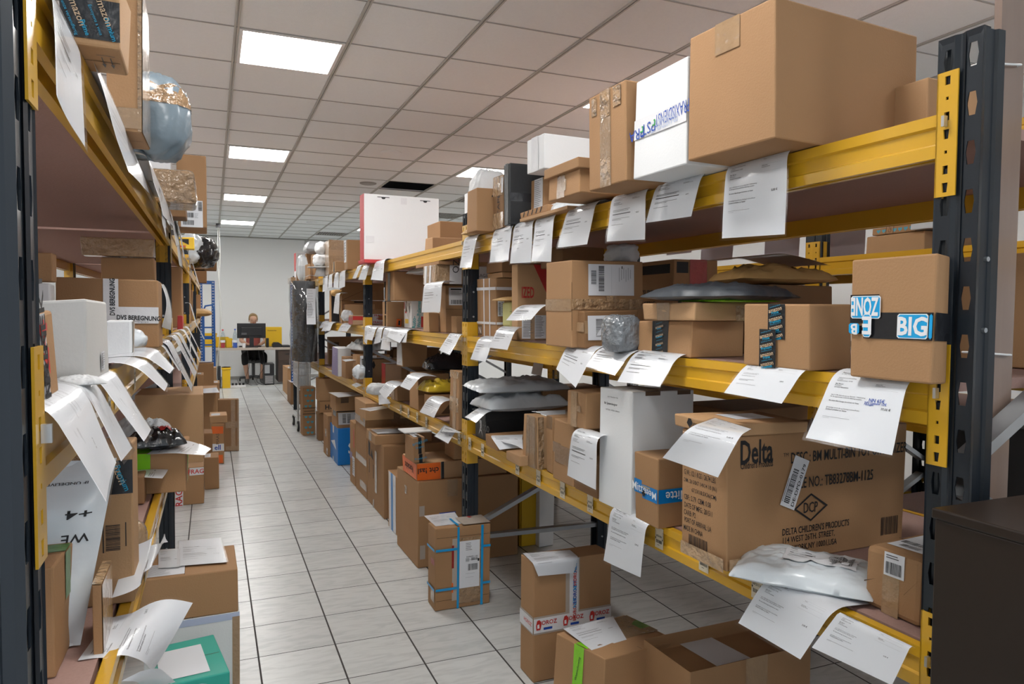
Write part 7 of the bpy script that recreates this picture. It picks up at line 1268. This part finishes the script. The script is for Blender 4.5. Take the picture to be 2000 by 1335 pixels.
# at the back of the lower right shelf
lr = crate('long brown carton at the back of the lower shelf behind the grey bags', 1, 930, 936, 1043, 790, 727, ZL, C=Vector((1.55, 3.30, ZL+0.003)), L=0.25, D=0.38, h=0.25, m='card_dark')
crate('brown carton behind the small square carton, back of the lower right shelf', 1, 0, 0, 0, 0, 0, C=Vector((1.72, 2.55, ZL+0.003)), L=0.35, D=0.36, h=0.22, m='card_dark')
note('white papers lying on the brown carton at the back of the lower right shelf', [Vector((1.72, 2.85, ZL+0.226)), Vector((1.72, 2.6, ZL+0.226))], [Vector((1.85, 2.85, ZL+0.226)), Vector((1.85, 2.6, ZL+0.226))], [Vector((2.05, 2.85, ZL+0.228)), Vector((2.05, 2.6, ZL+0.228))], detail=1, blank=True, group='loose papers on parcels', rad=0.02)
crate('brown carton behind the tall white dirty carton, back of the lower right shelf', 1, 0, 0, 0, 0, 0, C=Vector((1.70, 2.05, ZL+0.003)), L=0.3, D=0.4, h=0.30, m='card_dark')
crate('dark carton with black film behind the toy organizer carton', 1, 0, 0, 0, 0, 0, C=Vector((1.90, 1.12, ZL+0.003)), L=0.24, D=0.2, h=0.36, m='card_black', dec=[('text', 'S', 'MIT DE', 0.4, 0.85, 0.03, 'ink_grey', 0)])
# floor under the right rack
crate('tall white carton standing on the floor under the right rack', 1, 0, 0, 0, 0, 0, C=Vector((1.93, 4.15, 0.002)), L=0.36, D=0.40, h=0.44, m='card_white')
yc = MB(); yc.box((0, 0, 0), (0.12, 0.3, 0.62), 'crate_yellow')
for k in range(4): yc.box((-0.008, 0.01+k*0.08, 0.0), (0, 0.05+k*0.08, 0.6), 'crate_yellow')
tag(yc.build('plastic_crate', None, Vector((1.83, 4.2, 0.002)), bevel=0.004), 'yellow plastic crate on end under the right rack beside the white carton', 'crate')

# ------------------------------------------------------------------ dark cabinet and plank at the right edge
q = onY(1826, 991, 0.82)
cb = empty('cabinet', (q.x, 0.82, q.z-1.063)); tag(cb, 'dark brown metal cabinet at the right edge in front of the near post', 'cabinet')
m = MB(); m.box((0.0, -0.62, 1.083-q.z), (0.62, 0.0, 1.045), 'cabinet_brown'); m.build('cabinet_body', cb, bevel=0.003)
m = MB(); m.box((-0.004, -0.626, 1.045), (0.626, 0.004, 1.063), 'cabinet_brown'); m.build('cabinet_top', cb, bevel=0.003)
m = MB(); m.box((0.02, -0.6, 1.065-q.z), (0.6, -0.02, 1.083-q.z), 'plastic_black'); m.build('plinth', cb)
pk = MB(); a, b = onY(1946, 300, 0.96), onY(1990, 300, 0.96); a2 = onY(1938, 940, 0.96); b2 = onY(1962, 940, 0.96)
pk.mesh([(a2.x, 0.96, 0), (b2.x+0.004, 0.96, 0), (b2.x+0.004, 0.975, 0), (a2.x, 0.975, 0), (a.x, 0.96, 2.4), (b.x+0.008, 0.96, 2.4), (b.x+0.008, 0.975, 2.4), (a.x, 0.975, 2.4)], [(0, 3, 2, 1), (4, 5, 6, 7), (0, 1, 5, 4), (1, 2, 6, 5), (2, 3, 7, 6), (3, 0, 4, 7)], 'plank')
po = pk.build('plank'); tag(po, 'brown film covered plank tied to the back of the near right post', 'plank')
for y_ in (123, 689):
    t = MB(); p0, p1 = onY(1916, y_, 0.952), onY(1992, y_+3, 0.952)
    if y_ > 500: p1 = onY(1972, y_+4, 0.952)
    t.tube([(p0.x, 0.93, p0.z), (p0.x, 0.952, p0.z), (p1.x+0.004, 0.952, p1.z), (p1.x+0.004, 0.99, p1.z), (p0.x, 0.99, p0.z), (p0.x, 0.93, p0.z)], 0.0022, 'plastic_white', 6); o = t.build('cable_tie'); tag(o, 'white cable tie around the near right post and plank, %s of two' % ('upper' if y_ < 500 else 'lower'), 'cable tie')
# next rack to the right, seen past the plank
ex = crate('brown carton with black and blue tape seen right of the plank', 1, 0, 0, 0, 0, 0, C=Vector((1.80, 0.98, 1.39)), L=0.3, D=0.34, h=0.28, m='card', dec=[('tape', 'tape_black', 'S', 0, 0.34, 1, 0.52), ('tpoly', 'S', [(0.1, 0.36), (0.35, 0.36), (0.35, 0.5), (0.1, 0.5)], 'ink_sky'), ('tpoly', 'S', [(0.42, 0.36), (0.9, 0.36), (0.9, 0.5), (0.42, 0.5)], 'ink_sky'), ('label', 'S', 0.0, 0.0, 0.5, 0.34, 'text')])

# ------------------------------------------------------------------ garment bag on the right rack
gr = empty('garment_bag', (1.005, 8.72, 0)); tag(gr, 'black garment in a clear plastic cover hanging from the right rack', 'garment')
Y_ = gr.location.y; Xg = gr.location.x
def gpt(u, v, r):
    """u around, v down from the hook"""
    zt, zb = 1.86, 0.93; z = zt+(zb-zt)*v; w = (0.10+0.26*min(1, v*4)**0.6)*(1.0-0.10*v); a = 2*math.pi*u
    k = 1+0.12*math.sin(a*7+v*5)*min(1, v*3)+0.06*noise.noise((u*9, v*6, 3))
    if r: k = 1.08+0.10*noise.noise((math.cos(a)*2, math.sin(a)*2, v*7)); z -= 0.12*v
    return Vector((0.125*math.cos(a)*k*(1.2 if r else 1), w*math.sin(a)*k, z))
for nm, mm, r in (('garment', 'garment', 0), ('plastic_cover', 'wrap_film', 1)):
    m = MB(); nu, nv = 48, 40; vs = [gpt(i/nu, j/nv, r) for j in range(nv+1) for i in range(nu)]
    m.mesh(vs, [(j*nu+i, j*nu+(i+1) % nu, (j+1)*nu+(i+1) % nu, (j+1)*nu+i) for j in range(nv) for i in range(nu)], mm); m.build(nm, gr, None, 0, True)
m = MB(); m.tube([(0, 0, 1.84), (0, 0, 1.90), (0.06, 0, 1.93), (0.13, 0, 1.925), (0.15, 0, 1.91)], 0.003, 'steel', 6); m.build('hanger_hook', gr)
m = MB(); fs_ = lambda x, y: Vector((-0.02+x, -0.395+0.02*math.sin(y*9), 1.36+y)); put_rect(m, fs_, 0, 0, 0.10, 0.40, 'paper', 2, 8); fs2 = lambda x, y: fs_(x, y)-Vector((0, 0.001, 0)); put_lines(m, fs2, 0.012, 0.38, 0.075, 11, 0.03, 0.005, 'ink_faint'); m.build('paper_slip', gr)

# ------------------------------------------------------------------ wire trolley
c0 = onZ(618, 795, 0.0); tr = empty('wire_trolley', (0.99, 9.3, 0)); tag(tr, 'wire shopping trolley with a red handle beside the heart carton', 'trolley')
m = MB(); x0, x1, y0, y1, z0, z1 = 0.0, 0.145, 0.0, 0.55, 0.55, 0.85
for z in (z0, (z0+z1)/2, z1):
    m.tube([(x0, y0, z), (x1, y0, z), (x1, y1, z), (x0, y1, z), (x0, y0, z)], 0.006, 'steel', 6)
for i in range(13):
    x = x0+(x1-x0)*i/12
    m.tube([(x, y0, z1), (x, y0, z0), (x, y1, z0), (x, y1, z1)], 0.0028, 'steel', 5)
for i in range(14):
    y = y0+(y1-y0)*i/13; m.tube([(x0, y, z1), (x0, y, z0), (x1, y, z0), (x1, y, z1)], 0.0028, 'steel', 5)
m.build('basket', tr)
m = MB(); m.tube([(x1, y0, 0.14), (x1, y0, 0.90), (x1-0.01, y0, 0.97), (x1-0.04, y0-0.05, 1.0), (x0+0.04, y0-0.05, 1.0)], 0.013, 'steel', 8); m.tube([(x0, y0, 0.14), (x0, y0, 0.9), (x0, y0-0.05, 1.0)], 0.013, 'steel', 8); m.tube([(x0, y0, 0.16), (x0, y1, 0.14)], 0.012, 'steel', 8); m.tube([(x1, y0, 0.16), (x1, y1, 0.14)], 0.012, 'steel', 8); m.build('trolley_frame', tr)
m = MB(); m.tube([(x0-0.06, y0-0.05, 1.0), (x0-0.01, y0-0.05, 1.005), (x0+0.04, y0-0.05, 1.0), (x1-0.04, y0-0.05, 1.0)], [0.03, 0.018, 0.018, 0.03], 'red_plastic', 10); m.build('handle', tr)
for x, y in ((x0, y0), (x1, y0), (x0, y1), (x1, y1)):
    m = MB(); m.tube([(x-0.012, y, 0.065), (x+0.012, y, 0.065)], 0.065, 'rubber', 20); w_ = m.build('wheel', tr); m = MB(); m.tube([(x-0.014, y, 0.065), (x+0.014, y, 0.065)], 0.035, 'steel', 14); m.build('wheel_hub', w_)
blob('white and gold plastic bags heaped in the wire trolley', Vector((1.0625, 9.575, 0.56)), (0.05, 0.2, 0.17), 'bag_white', 71, 'plastic_bag', 'bag', 0.35)
# ------------------------------------------------------------------ blue steel frames by the back wall
def blue_frame(X, Y, w, hh, label, rungs):
    r = empty('steel_frame', (X, Y, 0)); tag(r, label, 'frame')
    for k in (0, 1):
        m = MB(); x = k*w
        m.box((x, 0, 0), (x+0.006, 0.05, hh), 'blue_paint'); m.box((x, 0, 0), (x+0.055, 0.006, hh), 'blue_paint')
        for j in range(int(hh/0.05)):
            z = 0.03+j*0.05; m.box((x+0.014, -0.002, z), (x+0.022, 0.0, z+0.02), 'ink_white'); m.box((x+0.032, -0.002, z), (x+0.040, 0.0, z+0.02), 'ink_white')
        m.build('upright', r)
    for z in rungs:
        m = MB(); m.box((0, 0.002, z), (w+0.05, 0.04, z+0.06), 'blue_paint'); m.build('crossbar', r)
    return r
bx = onY(404, 640, 13.6); blue_frame(bx.x-0.12, 13.6, 0.20, 2.02, 'blue steel frame standing left of the desk', (0.55, 1.0, 1.96))
lt = MB(); xx = bx.x-0.05
lt.tube([(xx, 13.4, 0), (xx, 13.4, 1.5), (xx+0.03, 13.4, 1.58), (xx+0.14, 13.4, 1.6), (xx+0.17, 13.4, 1.52), (xx+0.17, 13.4, 0)], 0.016, 'blue_paint', 8)
for z in (0.3, 0.6, 0.9, 1.2): lt.box((xx, 13.385, z), (xx+0.17, 13.415, z+0.025), 'blue_paint')
tag(lt.build('step_ladder'), 'blue tubular step ladder in front of the left blue frame', 'ladder')
bx = onY(568, 640, 12.2); blue_frame(bx.x, 12.2, 0.055, 1.93, 'narrow blue steel frame at the end of the right rack', (0.45, 1.2, 1.85))

# ------------------------------------------------------------------ desk corner
DY = 15.25
def px_x(x, Y): return onY(x, 640, Y).x
dx0, dx1 = px_x(418, DY), px_x(585, DY)
dk = empty('desk', (dx0, DY, 0)); tag(dk, 'wide desk with a pale wooden top before the back wall', 'desk'); dw = dx1-dx0
m = MB(); m.box((0, 0, 0.715), (dw, 0.75, 0.76), 'desk_top'); m.build('desktop', dk, bevel=0.004)
m = MB(); m.box((dw-0.42, 0.03, 0.06), (dw-0.02, 0.7, 0.715), 'wood_dark'); ped = m.build('pedestal', dk)
for k in range(3):
    m = MB(); m.box((dw-0.41, 0.022, 0.08+k*0.21), (dw-0.03, 0.03, 0.27+k*0.21), 'wood_dark'); dr = m.build('drawer', ped); m = MB(); m.box((dw-0.28, 0.012, 0.2+k*0.21), (dw-0.16, 0.022, 0.215+k*0.21), 'plastic_black'); m.build('drawer_handle', dr)
for x in (0.03, dw-0.09):
    m = MB(); m.box((x, 0.05, 0), (x+0.06, 0.11, 0.715 if x < 1 else 0.06), 'vent_grey'); m.build('leg', dk)
m = MB(); m.box((0.03, 0.66, 0.35), (dw-0.4, 0.68, 0.715), 'plastic_grey') if 0 else m.box((0.03, 0.70, 0.0), (0.09, 0.74, 0.715), 'vent_grey'); m.build('leg', dk)
def dpt(x, y, Y): return onY(x, y, Y)
mx0, mx1 = px_x(463, DY+0.2)-dx0, px_x(519, DY+0.2)-dx0
mo = empty('monitor', (dx0, DY+0.2, 0.76)); tag(mo, 'black computer monitor seen from behind on the desk', 'monitor')
zt, zb = dpt(490, 631, DY+0.2).z-0.76, dpt(490, 660, DY+0.2).z-0.76
m = MB(); m.box((mx0, 0, zb), (mx1, 0.03, zt), 'plastic_black'); m.box((mx0+0.08, -0.03, zb+0.05), (mx1-0.08, 0, zt-0.08), 'plastic_black'); m.build('screen_housing', mo, bevel=0.006)
m = MB(); m.box(((mx0+mx1)/2-0.04, -0.02, 0.01), ((mx0+mx1)/2+0.04, 0.01, zb+0.1), 'plastic_black'); m.build('stand_neck', mo)
m = MB(); m.box(((mx0+mx1)/2-0.12, -0.09, 0), ((mx0+mx1)/2+0.12, 0.12, 0.014), 'plastic_black'); m.build('stand_base', mo, bevel=0.004)
m = MB(); put_rect(m, lambda x, y: Vector((mx0+0.08+x, -0.032, zb+0.07+y)), 0, 0, 0.1, 0.04, 'ink_grey'); m.build('rating_label', mo)
def bottle(x, Y, hh, liq, cap, label):
    r = empty('bottle', (px_x(x, Y), Y, 0.76)); tag(r, label, 'bottle')
    m = MB(); m.lathe((0, 0, 0), [(0.0, 0), (0.04, 0.002), (0.044, 0.02), (0.044, hh*0.35), (0.040, hh*0.4), (0.044, hh*0.45), (0.044, hh*0.62), (0.03, hh*0.78), (0.014, hh*0.9), (0.014, hh*0.94)], 'bottle_plastic', 18); m.build('bottle_body', r, smooth=True)
    m = MB(); m.lathe((0, 0, 0.004), [(0.0, 0), (0.038, 0.002), (0.040, hh*0.26), (0, hh*0.26)], liq, 16); m.build('drink', r)
    m = MB(); m.lathe((0, 0, hh*0.93), [(0, 0), (0.017, 0), (0.017, hh*0.07), (0, hh*0.07)], cap, 14); m.build('cap', r)
    m = MB(); m.lathe((0, 0, hh*0.3), [(0.0445, 0), (0.0445, hh*0.12)], 'label_white', 18); m.build('bottle_label', r)
bottle(435, DY+0.08, 0.37, 'bottle_red', 'bottle_red', 'clear plastic bottle with a red cap on the desk'); bottle(459, DY+0.08, 0.38, 'bottle_blue', 'bottle_blue', 'clear plastic bottle with a blue cap on the desk')
m = MB(); m.lathe((px_x(476, DY+0.1), DY+0.1, 0.76), [(0, 0), (0.03, 0), (0.037, 0.09), (0.034, 0.09), (0.028, 0.006), (0, 0.006)], 'plastic_white', 16); tag(m.build('cup'), 'small white cup left of the monitor', 'cup')
def ycrate(x0, x1, Y, hh, label, z=0.76, D=0.3):
    a, b = px_x(x0, Y), px_x(x1, Y); r = empty('plastic_crate', (a, Y, z)); tag(r, label, 'crate'); w = b-a; m = MB(); t = 0.006
    m.box((0, 0, 0), (w, D, t), 'crate_yellow'); m.box((0, 0, 0), (w, t, hh), 'crate_yellow'); m.box((0, D-t, 0), (w, D, hh), 'crate_yellow'); m.box((0, 0, 0), (t, D, hh), 'crate_yellow'); m.box((w-t, 0, 0), (w, D, hh), 'crate_yellow'); m.box((-0.01, -0.01, hh-0.03), (w+0.01, 0.0, hh), 'crate_yellow'); m.build('crate_body', r)
    m = MB()
    for i in range(5): m.box((w*(i+0.5)/5-0.006, -0.007, 0.01), (w*(i+0.5)/5+0.006, 0, hh-0.03), 'crate_yellow')
    m.build('ribs', r); return r
ycrate(421, 446, DY+0.4, 0.20, 'yellow plastic crate on the desk behind the red capped bottle'); ycrate(441, 453, DY+0.14, 0.185, 'small yellow crate on the desk between the two bottles', D=0.2)
ycrate(396, 423, DY+0.55, 0.28, 'yellow plastic crate at the left end of the desk behind the blue frame', D=0.15)
a, b = px_x(518, DY+0.55), px_x(550, DY+0.55); zt, zb = dpt(530, 638, DY+0.55).z, dpt(530, 668, DY+0.55).z
m = MB(); m.box((a, DY+0.5, 0.762), (b, DY+0.62, zt), 'crate_yellow'); o = m.build('yellow_case', bevel=0.008); fy = lambda x, y: Vector((a+x, DY+0.498, 0.762+y)); m = MB(); put_text(m, fy, 'Deutsche Post', (b-a)*0.4, (zt-0.762)*0.82, 0.022, None, 'ink', 0, 0.02); m.build('lettering', o); tag(o, 'yellow postal case with small lettering on the desk right of the monitor', 'case')
m = MB(); x = px_x(522, DY+0.1); m.box((x-0.025, DY+0.1, 0.76), (x+0.03, DY+0.16, 0.95), 'plastic_black'); tag(m.build('telephone_handset', bevel=0.008), 'black cordless telephone standing right of the monitor', 'telephone')
x0, x1 = px_x(532, DY+0.12), px_x(550, DY+0.12); m = MB(); m.extrude([(x0, 0.76), (x1, 0.76), (x1, 0.82), (x1-0.06, 0.86), (x0+0.03, 0.86), (x0, 0.82)], DY+0.1, DY+0.35, 'plastic_black'); tag(m.build('card_printer', bevel=0.006), 'small black label printer on the right of the desk', 'printer')
x0, x1 = px_x(551, DY+0.1), px_x(566, DY+0.1); m = MB(); m.box((x0, DY+0.06, 0.76), (x1, DY+0.4, 0.80), 'plastic_black'); tag(m.build('scanner', bevel=0.006), 'flat black scanner at the right end of the desk', 'scanner')
m = MB(); x0, x1 = px_x(468, DY+0.05), px_x(512, DY+0.05); m.box((x0, DY+0.38, 0.761), (x1, DY+0.52, 0.778), 'plastic_black')
for i in range(14):
    for j in range(4): m.box((x0+0.015+i*(x1-x0-0.03)/14, DY+0.39+j*0.03, 0.778), (x0+0.010+(i+1)*(x1-x0-0.03)/14, DY+0.415+j*0.03, 0.783), 'plastic_grey')
tag(m.build('keyboard'), 'black keyboard behind the monitor under the woman\'s hands', 'keyboard')
# computer tower, yellow floor crate, stool
x0, x1 = px_x(515, DY+0.05), px_x(535, DY+0.05); pc = empty('computer_tower', (x0, DY+0.03, 0)); tag(pc, 'black computer tower on the floor under the desk', 'computer'); w = x1-x0
m = MB(); m.box((0, 0, 0.015), (w, 0.42, 0.43), 'plastic_black'); m.build('computer_case', pc, bevel=0.004)
m = MB(); m.box((0.01, -0.004, 0.24), (w*0.55, 0, 0.41), 'galvanised'); m.box((0.01, -0.004, 0.03), (w-0.01, 0, 0.2), 'plastic_grey')
for i in range(6): m.box((0.02, -0.006, 0.04+i*0.026), (w-0.03, -0.004, 0.052+i*0.026), 'steel')
m.build('rear_panel', pc)
m = MB()
for k in range(4): m.box((0.02+(k % 2)*(w-0.05), 0.03+(k//2)*0.34, 0), (0.04+(k % 2)*(w-0.05), 0.06+(k//2)*0.34, 0.016), 'rubber')
m.build('feet', pc)
x0, x1 = px_x(433, 14.9), px_x(449, 14.9); m = MB(); m.box((x0, 14.9, 0.0), (x1, 15.2, 0.40), 'crate_yellow'); m.box((x0-0.012, 14.89, 0.36), (x1+0.012, 15.21, 0.40), 'crate_yellow'); tag(m.build('plastic_crate', bevel=0.006), 'yellow plastic crate on the floor left of the desk legs', 'crate')
x0 = px_x(433, 14.9)-0.165; m = MB(); m.box((x0, 14.95, 0), (x0+0.14, 15.2, 0.42), 'card_black'); tag(m.build('black_box', bevel=0.004), 'black box on the floor beside the yellow floor crate', 'box')
PX, PY = px_x(494, 16.22), 16.22
st = empty('swivel_stool', (PX, PY, 0)); tag(st, 'grey swivel chair under the woman at the desk', 'chair')
m = MB(); m.lathe((0, 0, 0.395), [(0, 0), (0.17, 0.0), (0.20, 0.02), (0.20, 0.06), (0.17, 0.075), (0, 0.075)], 'plastic_grey', 24); m.build('seat', st)
m = MB(); m.tube([(0, 0, 0.1), (0, 0, 0.40)], 0.035, 'plastic_grey', 12); m.build('gas_column', st)
for k in range(5):
    a = 2*math.pi*k/5+0.3; m = MB(); m.tube([(0, 0, 0.11), (0.28*math.cos(a), 0.28*math.sin(a), 0.075)], [0.028, 0.02], 'plastic_grey', 8); lg = m.build('leg', st); m = MB(); m.tube([(0.28*math.cos(a)-0.012, 0.28*math.sin(a), 0.03), (0.28*math.cos(a)+0.012, 0.28*math.sin(a), 0.03)], 0.03, 'rubber', 12); m.build('castor', lg)

# ------------------------------------------------------------------ the woman at the desk
def skin(name, verts, edges, radii, m, parent=None, root=0, sub=2):
    me = bpy.data.meshes.new(name); me.from_pydata([tuple(v) for v in verts], edges, []); o = bpy.data.objects.new(name, me); link(o, parent); me.materials.append(MATS[m])
    md = o.modifiers.new('skin', 'SKIN'); md.use_smooth_shade = True
    lay = me.skin_vertices[0].data if me.skin_vertices else None
    if lay is None:
        bm = bmesh.new(); bm.from_mesh(me); bm.verts.layers.skin.verify(); bm.to_mesh(me); bm.free(); lay = me.skin_vertices[0].data
    for i, r in enumerate(radii): lay[i].radius = r if isinstance(r, tuple) else (r, r); lay[i].use_root = (i == root)
    sb = o.modifiers.new('sub', 'SUBSURF'); sb.levels = sub; sb.render_levels = sub
    bpy.context.view_layer.update()
    me2 = bpy.data.meshes.new_from_object(o.evaluated_get(bpy.context.evaluated_depsgraph_get())); o.modifiers.clear(); o.data = me2
    if not me2.materials: me2.materials.append(MATS[m])
    for p in me2.polygons: p.use_smooth = True
    return o
V = []; Ed = []; Rd = []
def jn(p, r, par=None):
    V.append(Vector(p)); Rd.append(r); i = len(V)-1
    if par is not None: Ed.append((par, i))
    return i
pel = jn((0, 0, 0.56), (0.15, 0.12)); ab = jn((0, -0.01, 0.70), (0.125, 0.10), pel); chest = jn((0, -0.04, 0.90), (0.14, 0.10), ab); nk0 = jn((0, -0.06, 1.03), (0.075, 0.065), chest); nk = jn((0, -0.085, 1.10), 0.05, nk0)
h0 = jn((0, -0.12, 1.16), (0.062, 0.07), nk); h1 = jn((0, -0.135, 1.22), (0.076, 0.09), h0); h2 = jn((0, -0.125, 1.285), (0.066, 0.08), h1)
for s in (-1, 1):
    sh = jn((0.16*s, -0.045, 0.99), 0.055, nk0); el = jn((0.23*s, -0.14, 0.80), 0.04, sh); wr = jn((0.13*s, -0.36, 0.745), 0.026, el); pm_ = jn((0.105*s, -0.42, 0.738), (0.036, 0.016), wr); kn = jn((0.095*s, -0.455, 0.740), (0.038, 0.014), pm_)
    for q in range(4):
        bx_ = (0.095+(q-1.5)*0.018)*s; ln = (0.030, 0.038, 0.042, 0.036)[q if s < 0 else 3-q]
        f1 = jn((bx_, -0.482, 0.742), 0.0085, kn); f2 = jn((bx_, -0.482-ln*0.6, 0.737), 0.0078, f1); jn((bx_, -0.482-ln, 0.729), 0.0065, f2)
    t1 = jn((0.072*s, -0.425, 0.738), 0.010, pm_); jn((0.052*s, -0.455, 0.732), 0.008, t1)
    hp_ = jn((0.095*s, -0.05, 0.53), 0.085, pel); kn_ = jn((0.17*s, -0.42, 0.53), 0.062, hp_); cf = jn((0.16*s, -0.41, 0.36), 0.052, kn_); an = jn((0.125*s, -0.38, 0.10), 0.033, cf); ft = jn((0.13*s, -0.45, 0.045), (0.032, 0.028), an); jn((0.14*s, -0.54, 0.03), (0.034, 0.02), ft)
body = skin('person', V, Ed, Rd, 'skin'); body.location = (PX, PY, 0.0); body.scale = (1.09, 1.09, 1.09)
tag(body, 'person with tied blonde hair, red top and black leggings working at the desk', 'person')
V, Ed, Rd = [], [], []
a = jn((0, 0.002, 0.60), (0.160, 0.128)); b = jn((0, -0.008, 0.72), (0.136, 0.112), a); c = jn((0, -0.04, 0.90), (0.152, 0.112), b); d = jn((0, -0.056, 1.00), (0.10, 0.08), c)
for s in (-1, 1): e = jn((0.15*s, -0.047, 0.985), 0.066, d); jn((0.19*s, -0.09, 0.905), 0.056, e)
skin('red_top', V, Ed, Rd, 'cloth_red', body)
V, Ed, Rd = [], [], []
a = jn((0, 0, 0.55), (0.165, 0.13))
for s in (-1, 1): b = jn((0.098*s, -0.05, 0.53), 0.095, a); c = jn((0.172*s, -0.42, 0.53), 0.072, b); jn((0.165*s, -0.412, 0.33), 0.062, c)
skin('black_leggings', V, Ed, Rd, 'cloth_black', body)
for s in (-1, 1):
    V, Ed, Rd = [], [], []
    a = jn((0.125*s, -0.375, 0.075), 0.040); b = jn((0.131*s, -0.46, 0.045), (0.040, 0.036), a); jn((0.142*s, -0.56, 0.032), (0.042, 0.027), b); skin('shoe', V, Ed, Rd, 'shoe_grey', body)
V, Ed, Rd = [], [], []
a = jn((0, -0.12, 1.285), (0.088, 0.088)); b = jn((0, -0.075, 1.25), (0.086, 0.078), a); jn((0, -0.055, 1.17), (0.066, 0.05), b); c = jn((0, -0.175, 1.275), (0.072, 0.045), a); d = jn((0, -0.03, 1.31), 0.03, a); jn((0, 0.0, 1.27), 0.035, d)
for s in (-1, 1): q_ = jn((0.062*s, -0.13, 1.235), 0.03, a); jn((0.068*s, -0.11, 1.19), 0.018, q_)
skin('hair', V, Ed, Rd, 'hair', body)
m = MB()
for s in (-1, 1):
    m.box((0.034*s-0.012, -0.226, 1.192), (0.034*s+0.012, -0.217, 1.198), 'ink_brown'); m.box((0.034*s-0.015, -0.227, 1.212), (0.034*s+0.015, -0.218, 1.216), 'hair')
m.build('eyes', body)
m = MB(); m.tube([(0, -0.222, 1.20), (0, -0.238, 1.168), (0, -0.222, 1.160)], [0.007, 0.012, 0.006], 'skin', 8); m.build('nose', body, smooth=True)
m = MB(); m.box((-0.018, -0.209, 1.138), (0.018, -0.200, 1.144), 'ink_red'); m.build('mouth', body)
for s in (-1, 1):
    m = MB(); m.lathe((0, 0, -0.025), [(0.0, 0), (0.008, 0.006), (0.010, 0.03), (0.004, 0.045)], 'skin', 8); m.build('ear', body, Vector((0.074*s, -0.11, 1.185)), smooth=True)

# ------------------------------------------------------------------ cables
def cable(pts, r, m, label, name='cable'):
    c = MB(); P = [Vector(p) for p in pts]; out = []
    for i in range(len(P)-1):
        p0, p1, p2, p3 = P[max(i-1, 0)], P[i], P[i+1], P[min(i+2, len(P)-1)]
        for k in range(6):
            t = k/6; out.append(0.5*((2*p1)+(p2-p0)*t+(2*p0-5*p1+4*p2-p3)*t*t+(3*p1-p0-3*p2+p3)*t**3))
    out.append(P[-1]); c.tube(out, r, m, 6); o = c.build(name, None, None, 0, True); return tag(o, label, 'cable')
x = px_x(428, 14.6)
cable([(x, 14.6, CEIL-0.01), (x-0.01, 14.6, 2.6), (x, 14.6, 2.0), (x+0.025, 14.6, 1.5), (x, 14.6, 0.9), (x-0.07, 14.7, 0.3), (x-0.05, 14.6, 0.01)], 0.006, 'cable', 'pale cable hanging from the ceiling left of the desk, straight one')
cable([(x+0.02, 14.6, CEIL-0.01), (x+0.03, 14.6, 2.5), (x+0.01, 14.6, 2.0), (x+0.045, 14.6, 1.55), (x+0.01, 14.6, 1.0), (x-0.05, 14.7, 0.3), (x+0.0, 14.65, 0.01)], 0.005, 'cable', 'pale cable hanging from the ceiling left of the desk, bulging one')
x = px_x(597, WALL_Y-0.04)
cable([(x, WALL_Y-0.03, CEIL-0.03), (x+0.01, WALL_Y-0.02, 2.5), (x+0.03, WALL_Y-0.02, 2.0)], 0.008, 'cable', 'thin cable running down the back wall above the right rack')
cable([(x, WALL_Y-0.03, CEIL-0.03), (x+0.18, WALL_Y-0.05, CEIL-0.16), (x+0.42, WALL_Y-0.05, CEIL-0.10), (x+0.62, WALL_Y-0.03, CEIL-0.03)], 0.008, 'cable', 'slack cable looping under the ceiling edge at the back wall')
for k, (x0_, x1_) in enumerate(((482, 478), (504, 507), (512, 500))):
    a, b = px_x(x0_, DY+0.1), px_x(x1_, DY+0.1)
    cable([(a, DY-0.004, 0.715), (a+0.03, DY-0.03, 0.4), (b, DY+0.0, 0.12), (b+0.1, DY+0.1, 0.008), (b+0.25, DY+0.12, 0.008)], 0.004, 'plastic_black', 'black cable dangling under the desk, %s' % ('left one', 'middle one', 'right one')[k])
a = px_x(462, 15.0); m = MB(); m.box((a-0.14, 15.0, 0), (a+0.16, 15.06, 0.045), 'plastic_white')
o = m.build('power_strip', bevel=0.004); tag(o, 'white power strip with plugs on the floor left of the woman', 'power strip')
m = MB()
for i in range(4): m.box((a-0.1+i*0.065, 15.01, 0.045), (a-0.06+i*0.065, 15.05, 0.085), 'plastic_black')
m.build('plugs', o)
cable([(a-0.14, 15.03, 0.01), (a-0.4, 15.1, 0.008), (a-0.55, 14.9, 0.008), (a-0.3, 14.8, 0.008), (a+0.1, 14.9, 0.008), (a+0.5, 15.1, 0.008), (a+0.9, 15.3, 0.008)], 0.006, 'cable', 'pale cable lying on the floor before the desk')
x = onZ(425, 436, CEIL); m = MB(); m.box((x.x-0.9, x.y, CEIL-0.05), (x.x, x.y+0.05, CEIL-0.025), 'vent_grey'); m.box((x.x-0.03, x.y-0.02, CEIL-0.07), (x.x+0.05, x.y+0.07, CEIL-0.005), 'plastic_black'); tag(m.build('cable_duct'), 'dark cable duct with a small box under the ceiling, left of the last lamp', 'cable duct')
